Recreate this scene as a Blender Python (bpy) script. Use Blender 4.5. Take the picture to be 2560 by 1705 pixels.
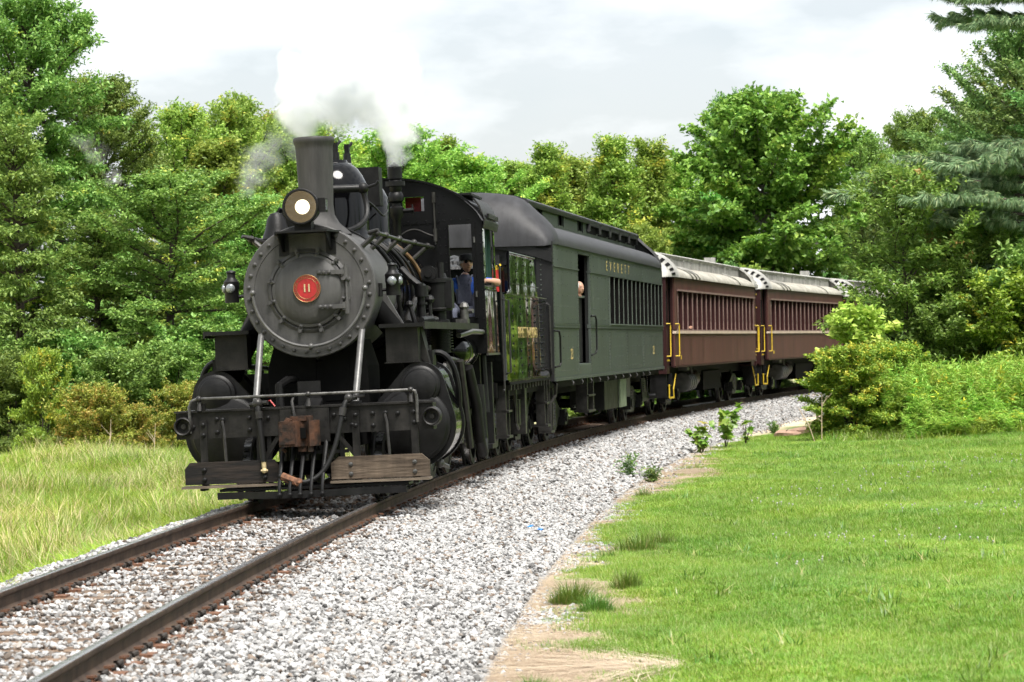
import bpy, bmesh, math, random
import numpy as np
from mathutils import Vector, Matrix, Euler

for o in list(bpy.data.objects):
    bpy.data.objects.remove(o, do_unlink=True)
scene = bpy.context.scene
COL = scene.collection
R = math.radians

# ------------------------------------------------------------------ camera
cam_data = bpy.data.cameras.new('camera')
cam_data.sensor_width = 36.0
cam_data.lens = 100.0
cam_data.clip_start = 0.5
cam_data.clip_end = 6000
cam_data.dof.use_dof = True
cam_data.dof.focus_distance = 38.0
cam_data.dof.aperture_fstop = 5.6
cam = bpy.data.objects.new('camera', cam_data)
COL.objects.link(cam)
cam.location = (0, 0, 1.80)
cam.rotation_euler = (R(90) + 5.5 / 7111, R(1.0), 0)
scene.camera = cam

# ------------------------------------------------------------------ sky
SUN_EL, SUN_AZ = R(62), R(155)      # azimuth from +Y towards +X
world = bpy.data.worlds.new('World')
scene.world = world
world.use_nodes = True
wn, wl = world.node_tree.nodes, world.node_tree.links
wn.clear()
w_out = wn.new('ShaderNodeOutputWorld')
w_bg = wn.new('ShaderNodeBackground'); w_bg.inputs['Strength'].default_value = 0.052
w_sky = wn.new('ShaderNodeTexSky'); w_sky.sky_type = 'NISHITA'; w_sky.sun_disc = False
w_sky.sun_elevation = SUN_EL; w_sky.sun_rotation = SUN_AZ
w_sky.air_density = 1.0; w_sky.dust_density = 3.0
w_tc = wn.new('ShaderNodeTexCoord')
w_map = wn.new('ShaderNodeMapping'); w_map.inputs['Scale'].default_value = (1.0, 1.0, 2.6)
w_n1 = wn.new('ShaderNodeTexNoise'); w_n1.inputs['Scale'].default_value = 5.5
w_n1.inputs['Detail'].default_value = 7; w_n1.inputs['Roughness'].default_value = 0.52
w_ramp = wn.new('ShaderNodeValToRGB')
w_ramp.color_ramp.elements[0].position = 0.38; w_ramp.color_ramp.elements[0].color = (0.45, 0.45, 0.45, 1)
w_ramp.color_ramp.elements[1].position = 0.56; w_ramp.color_ramp.elements[1].color = (1, 1, 1, 1)
w_n2 = wn.new('ShaderNodeTexNoise'); w_n2.inputs['Scale'].default_value = 9.0
w_n2.inputs['Detail'].default_value = 5
w_r2 = wn.new('ShaderNodeValToRGB')          # cloud base: pale grey to white, radiance in sky-texture units
w_r2.color_ramp.elements[0].position = 0.30; w_r2.color_ramp.elements[0].color = (9.7, 10.2, 10.4, 1)
w_r2.color_ramp.elements[1].position = 0.56; w_r2.color_ramp.elements[1].color = (10.8, 11.0, 11.1, 1)
w_mix = wn.new('ShaderNodeMix'); w_mix.data_type = 'RGBA'
wl.new(w_tc.outputs['Generated'], w_map.inputs['Vector'])
wl.new(w_map.outputs['Vector'], w_n1.inputs['Vector'])
wl.new(w_map.outputs['Vector'], w_n2.inputs['Vector'])
wl.new(w_n1.outputs['Fac'], w_ramp.inputs['Fac'])
wl.new(w_n2.outputs['Fac'], w_r2.inputs['Fac'])
wl.new(w_ramp.outputs['Color'], w_mix.inputs['Factor'])
wl.new(w_sky.outputs['Color'], w_mix.inputs['A'])
wl.new(w_r2.outputs['Color'], w_mix.inputs['B'])
wl.new(w_mix.outputs['Result'], w_bg.inputs['Color'])
wl.new(w_bg.outputs['Background'], w_out.inputs['Surface'])

sun_data = bpy.data.lights.new('sun', 'SUN')
sun_data.energy = 3.3
sun_data.angle = R(28)
sun_data.color = (1.0, 0.96, 0.90)
sun = bpy.data.objects.new('sun', sun_data)
COL.objects.link(sun)
_sd = Vector((math.sin(SUN_AZ) * math.cos(SUN_EL), math.cos(SUN_AZ) * math.cos(SUN_EL), math.sin(SUN_EL)))
sun.rotation_euler = (-_sd).to_track_quat('-Z', 'Y').to_euler()

scene.view_settings.view_transform = 'Standard'
scene.view_settings.look = 'None'
scene.view_settings.exposure = 1.35
scene.view_settings.gamma = 1.0
scene.view_settings.use_curve_mapping = False
cy = scene.cycles
cy.use_denoising = True
cy.use_adaptive_sampling = True
cy.adaptive_threshold = 0.03
cy.max_bounces = 16
cy.diffuse_bounces = 4
cy.glossy_bounces = 3
cy.transmission_bounces = 3
cy.volume_bounces = 16
cy.transparent_max_bounces = 12
cy.volume_step_rate = 1.0
cy.volume_max_steps = 256
cy.caustics_reflective = False
cy.caustics_refractive = False

# ------------------------------------------------------------------ track frame
RR, VX, VY = 375.0, -2.954, 1.31      # curve of the inner rail, its vertex
CX, RC = VX + RR, RR + 0.7175

def cpt(s, d=0.0, z=0.0):
    """point at arc length s on the centre line, d metres to the inside of the curve"""
    a = s / RC; r = RC - d
    return Vector((CX - r * math.cos(a), VY + r * math.sin(a), z))

def sd_of(X, Y):
    r = np.hypot(CX - X, Y - VY)
    return np.arctan2(Y - VY, CX - X) * RC, RC - r

def vehicle_pose(s_front, a, b, roll=0.0):
    p1, p2 = cpt(s_front + a), cpt(s_front + b)
    d = (p1 - p2).normalized()
    return p1 + d * a, (roll, 0.0, math.atan2(d.y, d.x))

def ground_z(X, Y):
    X = np.asarray(X, float); Y = np.asarray(Y, float)
    s, d = sd_of(X, Y)
    z = np.interp(d, [-400, -60, -14, -4.0, -2.75, -1.5, 0, 1.6, 3.0, 4.2, 9, 16, 60, 372],
                     [5, 1.0, -0.75, -1.0, -0.95, -0.26, -0.26, -0.26, -0.52, -0.47, -0.28, -0.12, 0.6, 1.0])
    bump = 0.05 * np.sin(X * 0.55 + 1.3 * np.sin(Y * 0.21)) * np.sin(Y * 0.33 + 0.7) + 0.03 * np.sin(X * 1.7 + Y * 0.9)
    w = np.clip((np.abs(d - 0.7) - 2.6) / 1.5, 0, 1)
    return z + bump * w

# ------------------------------------------------------------------ object helpers
def tag(o, label=None, cat=None, group=None, kind=None):
    if label: o['label'] = label
    if cat: o['category'] = cat
    if group: o['group'] = group
    if kind: o['kind'] = kind
    return o

def empty(name, loc=(0, 0, 0), rot=(0, 0, 0)):
    o = bpy.data.objects.new(name, None)
    o.empty_display_size = 0.3
    o.location = loc; o.rotation_euler = rot
    COL.objects.link(o)
    return o

def link_mesh(name, me, parent=None, loc=(0, 0, 0), rot=(0, 0, 0), scale=(1, 1, 1)):
    o = bpy.data.objects.new(name, me)
    o.location = loc; o.rotation_euler = rot; o.scale = scale
    COL.objects.link(o)
    if parent: o.parent = parent
    return o

def copy_tree(o, parent=None):
    c = o.copy(); COL.objects.link(c); c.parent = parent
    for ch in list(o.children):
        copy_tree(ch, c)
    return c

def v3(p): return Vector(p)

class MB:
    """collects shapes into one mesh"""
    def __init__(self): self.v = []; self.f = []
    def _add(self, vs, fs):
        n = len(self.v); self.v += [tuple(p) for p in vs]; self.f += [tuple(i + n for i in q) for q in fs]
        return self
    def box(self, x0, x1, y0, y1, z0, z1):
        x0, x1 = min(x0, x1), max(x0, x1); y0, y1 = min(y0, y1), max(y0, y1); z0, z1 = min(z0, z1), max(z0, z1)
        vs = [(x, y, z) for z in (z0, z1) for y in (y0, y1) for x in (x0, x1)]
        return self._add(vs, [(0, 2, 3, 1), (4, 5, 7, 6), (0, 1, 5, 4), (2, 6, 7, 3), (0, 4, 6, 2), (1, 3, 7, 5)])
    def cyl(self, p0, p1, r0, r1=None, n=16, caps=True):
        r1 = r0 if r1 is None else r1
        p0, p1 = v3(p0), v3(p1); d = (p1 - p0).normalized()
        a = d.orthogonal().normalized(); b = d.cross(a)
        vs = []
        for p, r in ((p0, r0), (p1, r1)):
            vs += [p + (a * math.cos(2 * math.pi * k / n) + b * math.sin(2 * math.pi * k / n)) * r for k in range(n)]
        fs = [(k, (k + 1) % n, n + (k + 1) % n, n + k) for k in range(n)]
        if caps: fs += [tuple(range(n))[::-1], tuple(range(n, 2 * n))]
        return self._add(vs, fs)
    def lathe(self, o, d, prof, n=32, a0=0.0, a1=2 * math.pi):
        """prof: (t, r) along axis d from o"""
        o, d = v3(o), v3(d).normalized()
        up = Vector((0, 0, 1)) if abs(d.z) < 0.9 else Vector((1, 0, 0))
        a = (up - d * up.dot(d)).normalized(); b = d.cross(a)
        full = abs(a1 - a0 - 2 * math.pi) < 1e-6
        m = n if full else n + 1
        vs = []
        for t, r in prof:
            for k in range(m):
                th = a0 + (a1 - a0) * k / n
                vs.append(o + d * t + (a * math.cos(th) + b * math.sin(th)) * max(r, 1e-4))
        fs = []
        for i in range(len(prof) - 1):
            for k in range(n):
                k2 = (k + 1) % m if full else k + 1
                fs.append((i * m + k, i * m + k2, (i + 1) * m + k2, (i + 1) * m + k))
        return self._add(vs, fs)
    def tube(self, pts, r, n=8, closed=False):
        pts = [v3(p) for p in pts]
        vs = []; prev = None
        for i, p in enumerate(pts):
            if i == 0: t = pts[1] - p
            elif i == len(pts) - 1: t = p - pts[i - 1]
            else: t = pts[i + 1] - pts[i - 1]
            t.normalize()
            if prev is None: a = t.orthogonal().normalized()
            else:
                a = prev - t * prev.dot(t)
                a = a.normalized() if a.length > 1e-5 else t.orthogonal().normalized()
            prev = a; b = t.cross(a)
            rr = r[i] if isinstance(r, (list, tuple)) else r
            vs += [p + (a * math.cos(2 * math.pi * k / n) + b * math.sin(2 * math.pi * k / n)) * rr for k in range(n)]
        fs = []
        for i in range(len(pts) - 1):
            for k in range(n):
                k2 = (k + 1) % n
                fs.append((i * n + k, i * n + k2, (i + 1) * n + k2, (i + 1) * n + k))
        fs += [tuple(range(n))[::-1], tuple(range(len(vs) - n, len(vs)))]
        return self._add(vs, fs)
    def prism(self, poly, ax, a, b):
        """poly: 2D outline; ax 'x': (y,z) pts, 'y': (x,z), 'z': (x,y)"""
        def p3(q, t):
            return {'x': (t, q[0], q[1]), 'y': (q[0], t, q[1]), 'z': (q[0], q[1], t)}[ax]
        n = len(poly)
        vs = [p3(q, a) for q in poly] + [p3(q, b) for q in poly]
        fs = [(k, (k + 1) % n, n + (k + 1) % n, n + k) for k in range(n)] + [tuple(range(n))[::-1], tuple(range(n, 2 * n))]
        return self._add(vs, fs)
    def sphere(self, c, r, n=12, sc=(1, 1, 1)):
        c = v3(c); m = max(4, n // 2); vs = []; fs = []
        for i in range(m + 1):
            ph = math.pi * i / m
            for k in range(n):
                th = 2 * math.pi * k / n
                vs.append((c.x + r * sc[0] * math.sin(ph) * math.cos(th), c.y + r * sc[1] * math.sin(ph) * math.sin(th), c.z + r * sc[2] * math.cos(ph)))
        for i in range(m):
            for k in range(n):
                k2 = (k + 1) % n
                fs.append((i * n + k, (i + 1) * n + k, (i + 1) * n + k2, i * n + k2))
        return self._add(vs, fs)
    def loft(self, rings, closed=False, caps=False):
        n = len(rings[0]); vs = [p for r in rings for p in r]; fs = []
        m = n if closed else n - 1
        for i in range(len(rings) - 1):
            for k in range(m):
                k2 = (k + 1) % n
                fs.append((i * n + k, i * n + k2, (i + 1) * n + k2, (i + 1) * n + k))
        if caps: fs += [tuple(range(n))[::-1], tuple(range(len(vs) - n, len(vs)))]
        return self._add(vs, fs)
    def mesh(self, name, mat=None, angle=38):
        me = bpy.data.meshes.new(name)
        me.from_pydata(self.v, [], self.f)
        bm = bmesh.new(); bm.from_mesh(me)
        bmesh.ops.remove_doubles(bm, verts=bm.verts, dist=2e-5)
        bmesh.ops.recalc_face_normals(bm, faces=bm.faces)
        bm.to_mesh(me); bm.free()
        me.polygons.foreach_set('use_smooth', [True] * len(me.polygons))
        me.set_sharp_from_angle(angle=R(angle))
        if mat: me.materials.append(mat)
        return me
    def build(self, name, mat, parent=None, angle=38, **kw):
        return link_mesh(name, self.mesh(name, mat, angle), parent, **kw)

def arc(c, r, a0, a1, n, plane='yz', x=0.0):
    out = []
    for k in range(n + 1):
        a = R(a0 + (a1 - a0) * k / n)
        u, w = c[0] + r * math.cos(a), c[1] + r * math.sin(a)
        out.append({'yz': (x, u, w), 'xz': (u, x, w), 'xy': (u, w, x)}[plane])
    return out

def bez(p0, p1, p2, p3, n=12):
    p0, p1, p2, p3 = map(v3, (p0, p1, p2, p3)); out = []
    for k in range(n + 1):
        t = k / n; u = 1 - t
        out.append(p0 * u**3 + p1 * 3 * u * u * t + p2 * 3 * u * t * t + p3 * t**3)
    return out

def text_mesh(body, size, depth, font_space=1.0, mat=None, name='lettering'):
    cu = bpy.data.curves.new('text_curve', 'FONT')
    cu.body = body; cu.size = size; cu.extrude = depth; cu.align_x = 'CENTER'; cu.align_y = 'CENTER'
    cu.space_character = font_space; cu.resolution_u = 3
    o = bpy.data.objects.new('text_tmp', cu); COL.objects.link(o)
    bpy.context.view_layer.update()
    me = bpy.data.meshes.new_from_object(o.evaluated_get(bpy.context.evaluated_depsgraph_get()))
    bpy.data.objects.remove(o); bpy.data.curves.remove(cu)
    me.name = name; me.materials.clear()
    if mat: me.materials.append(mat)
    return me

# ------------------------------------------------------------------ materials
MATS = {}
TONE = 0.78
def mat(name, col, rough=0.5, metal=0.0, var=0.25, scale=6.0, col2=None, bump=0.0, bscale=40.0, stretch=(1, 1, 1),
        spec=0.5, coat=0.0, detail=6, emit=None, ramp=(0.35, 0.68), rvar=0.0, bstretch=None, grime=0.0):
    col = tuple(c * TONE for c in col); col2 = tuple(c * TONE for c in col2) if col2 else None
    m = bpy.data.materials.new(name); m.use_nodes = True
    nt = m.node_tree; N, L = nt.nodes, nt.links
    b = N['Principled BSDF']
    b.inputs['Roughness'].default_value = rough
    b.inputs['Metallic'].default_value = metal
    b.inputs['Specular IOR Level'].default_value = spec
    b.inputs['Coat Weight'].default_value = coat
    tc = N.new('ShaderNodeTexCoord'); mp = N.new('ShaderNodeMapping'); mp.inputs['Scale'].default_value = stretch
    L.new(tc.outputs['Object'], mp.inputs['Vector'])
    nz = N.new('ShaderNodeTexNoise'); nz.inputs['Scale'].default_value = scale; nz.inputs['Detail'].default_value = detail
    nz.inputs['Roughness'].default_value = 0.6
    L.new(mp.outputs['Vector'], nz.inputs['Vector'])
    rp = N.new('ShaderNodeValToRGB')
    c1 = tuple(c * (1 - var) for c in col); c2 = col2 if col2 else tuple(min(1, c * (1 + var)) for c in col)
    rp.color_ramp.elements[0].position = ramp[0]; rp.color_ramp.elements[0].color = (*c1, 1)
    rp.color_ramp.elements[1].position = ramp[1]; rp.color_ramp.elements[1].color = (*c2, 1)
    L.new(nz.outputs['Fac'], rp.inputs['Fac']); L.new(rp.outputs['Color'], b.inputs['Base Color'])
    if grime:      # run-down streaks and dust patches in the paint
        g1 = N.new('ShaderNodeMapping'); g1.inputs['Scale'].default_value = (5.0, 5.0, 0.45); L.new(tc.outputs['Object'], g1.inputs['Vector'])
        g2 = N.new('ShaderNodeTexNoise'); g2.inputs['Scale'].default_value = 1.7; g2.inputs['Detail'].default_value = 7; g2.inputs['Roughness'].default_value = 0.65; L.new(g1.outputs['Vector'], g2.inputs['Vector'])
        g3 = N.new('ShaderNodeMapRange'); g3.inputs['From Min'].default_value = 0.34; g3.inputs['From Max'].default_value = 0.66; g3.inputs['To Min'].default_value = 1 - grime; g3.inputs['To Max'].default_value = 1 + grime * 0.8; L.new(g2.outputs['Fac'], g3.inputs['Value'])
        g4 = N.new('ShaderNodeVectorMath'); g4.operation = 'SCALE'; L.new(rp.outputs['Color'], g4.inputs[0]); L.new(g3.outputs['Result'], g4.inputs['Scale']); L.new(g4.outputs[0], b.inputs['Base Color'])
    if rvar:
        mr = N.new('ShaderNodeMapRange'); mr.inputs['To Min'].default_value = max(0.02, rough - rvar); mr.inputs['To Max'].default_value = rough + rvar
        L.new(nz.outputs['Fac'], mr.inputs['Value']); L.new(mr.outputs['Result'], b.inputs['Roughness'])
    if bump:
        bn = N.new('ShaderNodeTexNoise'); bn.inputs['Scale'].default_value = bscale; bn.inputs['Detail'].default_value = 4
        if bstretch:
            mb_ = N.new('ShaderNodeMapping'); mb_.inputs['Scale'].default_value = bstretch
            L.new(tc.outputs['Object'], mb_.inputs['Vector']); L.new(mb_.outputs['Vector'], bn.inputs['Vector'])
        else:
            L.new(mp.outputs['Vector'], bn.inputs['Vector'])
        bp = N.new('ShaderNodeBump'); bp.inputs['Strength'].default_value = bump; bp.inputs['Distance'].default_value = 0.02
        L.new(bn.outputs['Fac'], bp.inputs['Height']); L.new(bp.outputs['Normal'], b.inputs['Normal'])
    if emit:
        b.inputs['Emission Color'].default_value = (*emit[:3], 1); b.inputs['Emission Strength'].default_value = emit[3]
    MATS[name] = m
    return m

mat('smokebox_grey', (0.072, 0.070, 0.069), 0.56, 0.0, 0.28, 2.4, bump=0.12, bscale=30, rvar=0.1, ramp=(0.3, 0.75), spec=0.4, grime=0.3)
mat('stack_grey', (0.042, 0.040, 0.039), 0.6, 0.0, 0.35, 5.0, stretch=(1, 1, 0.25), bump=0.15, bscale=60, spec=0.35, grime=0.3)
mat('black_iron', (0.0068, 0.0066, 0.0068), 0.46, 0.0, 0.4, 5.0, bump=0.1, bscale=30, rvar=0.14, spec=0.24, grime=0.4)
mat('beam_black', (0.009, 0.0086, 0.0082), 0.5, 0.0, 0.45, 4.0, bump=0.15, bscale=22, rvar=0.16, col2=(0.024, 0.022, 0.020), spec=0.26, grime=0.45)
mat('black_gloss', (0.0022, 0.0022, 0.0028), 0.10, 0.0, 0.2, 3.0, spec=0.28, coat=0.0, bump=0.02, bscale=3)
mat('cab_black', (0.0035, 0.0035, 0.004), 0.36, 0.0, 0.25, 3.0, bump=0.03, bscale=3, rvar=0.08, spec=0.22)
def tender_paint():
    m = mat('tender_gloss', (0.003, 0.0035, 0.003), 0.05, 0.0, 0.3, 3.0, spec=0.6, coat=0.5)
    N, L = m.node_tree.nodes, m.node_tree.links; bs = N['Principled BSDF']
    tc = N.new('ShaderNodeTexCoord'); wv = N.new('ShaderNodeTexWave'); wv.bands_direction = 'X'; wv.wave_profile = 'SIN'
    wv.inputs['Scale'].default_value = 0.30; wv.inputs['Distortion'].default_value = 1.2; wv.inputs['Detail'].default_value = 2; wv.inputs['Detail Scale'].default_value = 0.6
    L.new(tc.outputs['Object'], wv.inputs['Vector'])
    mp = N.new('ShaderNodeMapping'); mp.inputs['Scale'].default_value = (1.6, 1, 0.12); nz = N.new('ShaderNodeTexNoise'); nz.inputs['Scale'].default_value = 1.6; nz.inputs['Detail'].default_value = 1.5
    L.new(tc.outputs['Object'], mp.inputs['Vector']); L.new(mp.outputs['Vector'], nz.inputs['Vector'])
    ad = N.new('ShaderNodeMath'); ad.operation = 'MULTIPLY_ADD'; L.new(wv.outputs['Fac'], ad.inputs[0]); ad.inputs[1].default_value = 0.6; L.new(nz.outputs['Fac'], ad.inputs[2])
    bp = N.new('ShaderNodeBump'); bp.inputs['Strength'].default_value = 1.0; bp.inputs['Distance'].default_value = 0.005
    L.new(ad.outputs[0], bp.inputs['Height']); L.new(bp.outputs['Normal'], bs.inputs['Normal']); L.new(bp.outputs['Normal'], bs.inputs['Coat Normal'])
tender_paint()
mat('rail_grey', (0.125, 0.123, 0.121), 0.42, 0.3, 0.25, 10.0)
mat('steel_pipe', (0.042, 0.040, 0.038), 0.40, 0.45, 0.35, 10.0, spec=0.35)
mat('worn_steel', (0.12, 0.117, 0.112), 0.38, 0.6, 0.4, 14.0, rvar=0.12)
mat('wheel_steel', (0.014, 0.013, 0.012), 0.55, 0.1, 0.4, 9.0, spec=0.25)
mat('tyre_steel', (0.30, 0.30, 0.30), 0.25, 0.9, 0.3, 20.0)
mat('dark_under', (0.0035, 0.0034, 0.0033), 0.75, 0.0, 0.4, 6.0, spec=0.1)
mat('rust_iron', (0.030, 0.021, 0.016), 0.75, 0.0, 0.5, 7.0, col2=(0.105, 0.046, 0.024), bump=0.35, bscale=28, ramp=(0.38, 0.70), spec=0.25)
mat('board_brown', (0.085, 0.062, 0.044), 0.8, 0.0, 0.35, 5.0, col2=(0.165, 0.126, 0.092), bump=0.4, bscale=16, stretch=(1, 0.35, 2.5), spec=0.25, grime=0.25)
mat('board_dark', (0.014, 0.0125, 0.012), 0.75, 0.0, 0.35, 5.0, col2=(0.045, 0.033, 0.026), bump=0.3, bscale=14, stretch=(1, 0.35, 2.5), ramp=(0.45, 0.75), spec=0.25)
mat('board_edge', (0.16, 0.125, 0.09), 0.85, 0.0, 0.35, 8.0, bump=0.3, bscale=20, stretch=(1, 0.3, 2))
mat('plate_red', (0.42, 0.018, 0.020), 0.42, 0.0, 0.22, 20.0)
mat('brass', (0.36, 0.20, 0.09), 0.42, 0.75, 0.2, 30.0)
mat('pale_brass', (0.62, 0.50, 0.28), 0.5, 0.2, 0.15, 30.0)
mat('gold_paint', (0.62, 0.47, 0.17), 0.5, 0.0, 0.15, 8.0)
mat('rubber', (0.008, 0.008, 0.008), 0.55, 0.0, 0.3, 30.0, spec=0.25)
mat('red_paint', (0.42, 0.012, 0.012), 0.45, 0.0, 0.2, 10.0)
mat('copper_pipe', (0.22, 0.13, 0.06), 0.4, 0.5, 0.3, 14.0)
mat('cab_green', (0.012, 0.055, 0.035), 0.5, 0.0, 0.2, 5.0)
mat('coal', (0.010, 0.010, 0.010), 0.45, 0.0, 0.5, 14.0, bump=0.8, bscale=14)
mat('coach_green', (0.057, 0.069, 0.061), 0.46, 0.0, 0.13, 1.2, bump=0.06, bscale=1.3, stretch=(0.7, 1, 0.35), rvar=0.06, spec=0.4, grime=0.28)
mat('coach_end', (0.013, 0.013, 0.0135), 0.5, 0.0, 0.25, 3.0, spec=0.3)
mat('coach_roof', (0.036, 0.036, 0.040), 0.56, 0.0, 0.25, 2.0, bump=0.10, bscale=4, rvar=0.08, spec=0.28, grime=0.3)
mat('coach_trim', (0.10, 0.12, 0.105), 0.45, 0.0, 0.2, 5.0)
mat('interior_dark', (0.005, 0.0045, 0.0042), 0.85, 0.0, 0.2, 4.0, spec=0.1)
mat('maroon', (0.086, 0.026, 0.022), 0.55, 0.0, 0.25, 2.2, col2=(0.138, 0.056, 0.045), stretch=(2.2, 1, 0.16), bump=0.06, bscale=3, rvar=0.08, spec=0.35, grime=0.25)
mat('maroon_dark', (0.034, 0.0095, 0.010), 0.5, 0.0, 0.3, 3.0, stretch=(1, 1, 0.3), spec=0.3)
mat('sash_brown', (0.040, 0.017, 0.014), 0.6, 0.0, 0.3, 4.0, spec=0.25)
mat('maroon_worn', (0.26, 0.17, 0.15), 0.55, 0.0, 0.3, 4.0)
mat('belt_cream', (0.62, 0.50, 0.40), 0.6, 0.0, 0.2, 5.0)
mat('roof_grey', (0.36, 0.355, 0.33), 0.75, 0.0, 0.25, 2.5, col2=(0.50, 0.49, 0.455), bump=0.4, bscale=6, stretch=(1, 1, 0.7), spec=0.2, grime=0.25)
mat('roof_canvas', (0.41, 0.39, 0.335), 0.8, 0.0, 0.25, 3.0, bump=0.6, bscale=5, stretch=(1.2, 1, 1), spec=0.2, grime=0.25)
mat('safety_yellow', (0.62, 0.43, 0.02), 0.45, 0.0, 0.15, 9.0)
mat('grey_tank', (0.10, 0.098, 0.092), 0.55, 0.0, 0.3, 6.0)
mat('pale_green_panel', (0.22, 0.27, 0.17), 0.6, 0.0, 0.25, 5.0)
mat('rail_brown', (0.064, 0.040, 0.027), 0.72, 0.1, 0.35, 5.0, col2=(0.115, 0.076, 0.052), bump=0.2, bscale=30, spec=0.3)
mat('rail_head', (0.34, 0.33, 0.33), 0.26, 0.85, 0.3, 12.0, rvar=0.1)
mat('tie_wood', (0.11, 0.072, 0.050), 0.9, 0.0, 0.45, 5.0, col2=(0.30, 0.215, 0.155), bump=0.8, bscale=18, stretch=(3.0, 0.4, 3.0), spec=0.2)
mat('plate_rust', (0.12, 0.052, 0.026), 0.85, 0.0, 0.4, 20.0, col2=(0.27, 0.12, 0.06), bump=0.3, bscale=40)
mat('anchor_iron', (0.040, 0.032, 0.026), 0.7, 0.0, 0.4, 20.0)
mat('bark', (0.075, 0.058, 0.045), 0.9, 0.0, 0.35, 5.0, bump=0.7, bscale=14, stretch=(1, 1, 0.3))
mat('bark_pale', (0.24, 0.22, 0.185), 0.85, 0.0, 0.35, 3.0, col2=(0.38, 0.35, 0.30), bump=0.4, bscale=10)
mat('skin', (0.52, 0.29, 0.20), 0.5, 0.0, 0.08, 8.0)
mat('shirt_blue', (0.020, 0.10, 0.50), 0.85, 0.0, 0.15, 10.0)
mat('denim', (0.11, 0.12, 0.17), 0.9, 0.0, 0.2, 30.0, bump=0.2, bscale=80)
mat('cap_dark', (0.012, 0.012, 0.016), 0.8, 0.0, 0.2, 20.0)
mat('hair_grey', (0.45, 0.44, 0.42), 0.7, 0.0, 0.2, 40.0)
mat('plastic_blue', (0.03, 0.22, 0.75), 0.4, 0.0, 0.1, 9.0)
mat('pink_stone', (0.52, 0.33, 0.24), 0.85, 0.0, 0.2, 5.0, bump=0.5, bscale=9)
mat('glass_lamp', (0.30, 0.32, 0.33), 0.08, 0.5, 0.2, 5.0)
M = MATS

def glass_mat(name, tint):
    m = bpy.data.materials.new(name); m.use_nodes = True
    N, L = m.node_tree.nodes, m.node_tree.links
    N.clear()
    out = N.new('ShaderNodeOutputMaterial'); mx = N.new('ShaderNodeMixShader'); fr = N.new('ShaderNodeFresnel')
    fr.inputs['IOR'].default_value = 1.35
    tr = N.new('ShaderNodeBsdfTransparent'); tr.inputs['Color'].default_value = (*tint, 1)
    gl = N.new('ShaderNodeBsdfGlossy'); gl.inputs['Roughness'].default_value = 0.03
    nz = N.new('ShaderNodeTexNoise'); nz.inputs['Scale'].default_value = 1.5
    bp = N.new('ShaderNodeBump'); bp.inputs['Strength'].default_value = 0.05
    L.new(nz.outputs['Fac'], bp.inputs['Height']); L.new(bp.outputs['Normal'], gl.inputs['Normal'])
    L.new(fr.outputs['Fac'], mx.inputs['Fac']); L.new(tr.outputs['BSDF'], mx.inputs[1]); L.new(gl.outputs['BSDF'], mx.inputs[2])
    L.new(mx.outputs['Shader'], out.inputs['Surface'])
    MATS[name] = m
glass_mat('window_glass', (0.55, 0.58, 0.56))
# ================================================================== locomotive
loc, rot = vehicle_pose(31.5, 3.0, 8.0, R(1.6))
loco = empty('steam_locomotive', loc, rot)
tag(loco, 'black steam locomotive with grey smokebox, lit headlight and red number 11 plate', 'locomotive')

def bolt_mesh(r, h, mt, name='bolt'):
    b = MB(); b.lathe((0, 0, 0), (1, 0, 0), [(-0.01, r * 1.25), (h * 0.25, r * 1.25), (h * 0.3, r), (h * 0.8, r * 0.92), (h, r * 0.55), (h * 1.02, 0)], n=8)
    return b.mesh(name, mt)
BOLT = bolt_mesh(0.024, 0.03, M['black_iron'])
BOLT_G = bolt_mesh(0.021, 0.03, M['smokebox_grey'])
BOLT_S = bolt_mesh(0.022, 0.022, M['worn_steel'])

def wheel_pair(x, r, parent, spoked=True, name='wheel', gauge=0.7175, mt='wheel_steel'):
    """two wheels and an axle"""
    for sgn in (1, -1):
        b = MB(); y0 = sgn * (gauge + 0.005); d = (0, sgn, 0)
        rim = r - 0.09
        b.lathe((x, y0, r), d, [(-0.03, r + 0.028), (0.0, r + 0.028), (0.012, r), (0.10, r - 0.006), (0.105, rim), (0.02, rim), (-0.03, rim), (-0.03, r + 0.028)], n=40)
        b.lathe((x, y0, r), d, [(-0.05, 0), (-0.05, 0.13), (0.12, 0.13), (0.13, 0.09), (0.13, 0)], n=20)
        if spoked:
            n = 12
            for k in range(n):
                a = 2 * math.pi * k / n
                b.cyl((x + 0.1 * math.cos(a), y0 + sgn * 0.04, r + 0.1 * math.sin(a)), (x + rim * math.cos(a), y0 + sgn * 0.04, r + rim * math.sin(a)), 0.036, 0.028, n=6)
            b.prism([(x + rim * math.cos(t), r + rim * math.sin(t)) for t in np.linspace(3.6, 5.8, 12)], 'y', y0 + sgn * 0.02, y0 + sgn * 0.09)
        else:
            b.lathe((x, y0, r), d, [(0.02, rim), (0.05, rim * 0.7), (0.05, 0.12)], n=28)
        w = b.build(name, M[mt], parent)
        t = MB(); t.lathe((x, y0, r), d, [(0.013, r + 0.0015), (0.098, r - 0.0045)], n=48)
        t.build('tyre_tread', M['tyre_steel'], w)
    MB().cyl((x, -gauge, r), (x, gauge, r), 0.085, n=12).build('axle', M['dark_under'], parent)

# --- frame and front end
b = MB()
for s in (1, -1):
    b.box(-8.3, -0.3, s * 0.44, s * 0.55, 0.62, 0.98)
b.box(-8.3, -7.9, -0.6, 0.6, 0.6, 1.1); b.box(-0.9, -0.3, -0.44, 0.44, 0.72, 0.97)
b.build('main_frame', M['dark_under'], loco)

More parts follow.
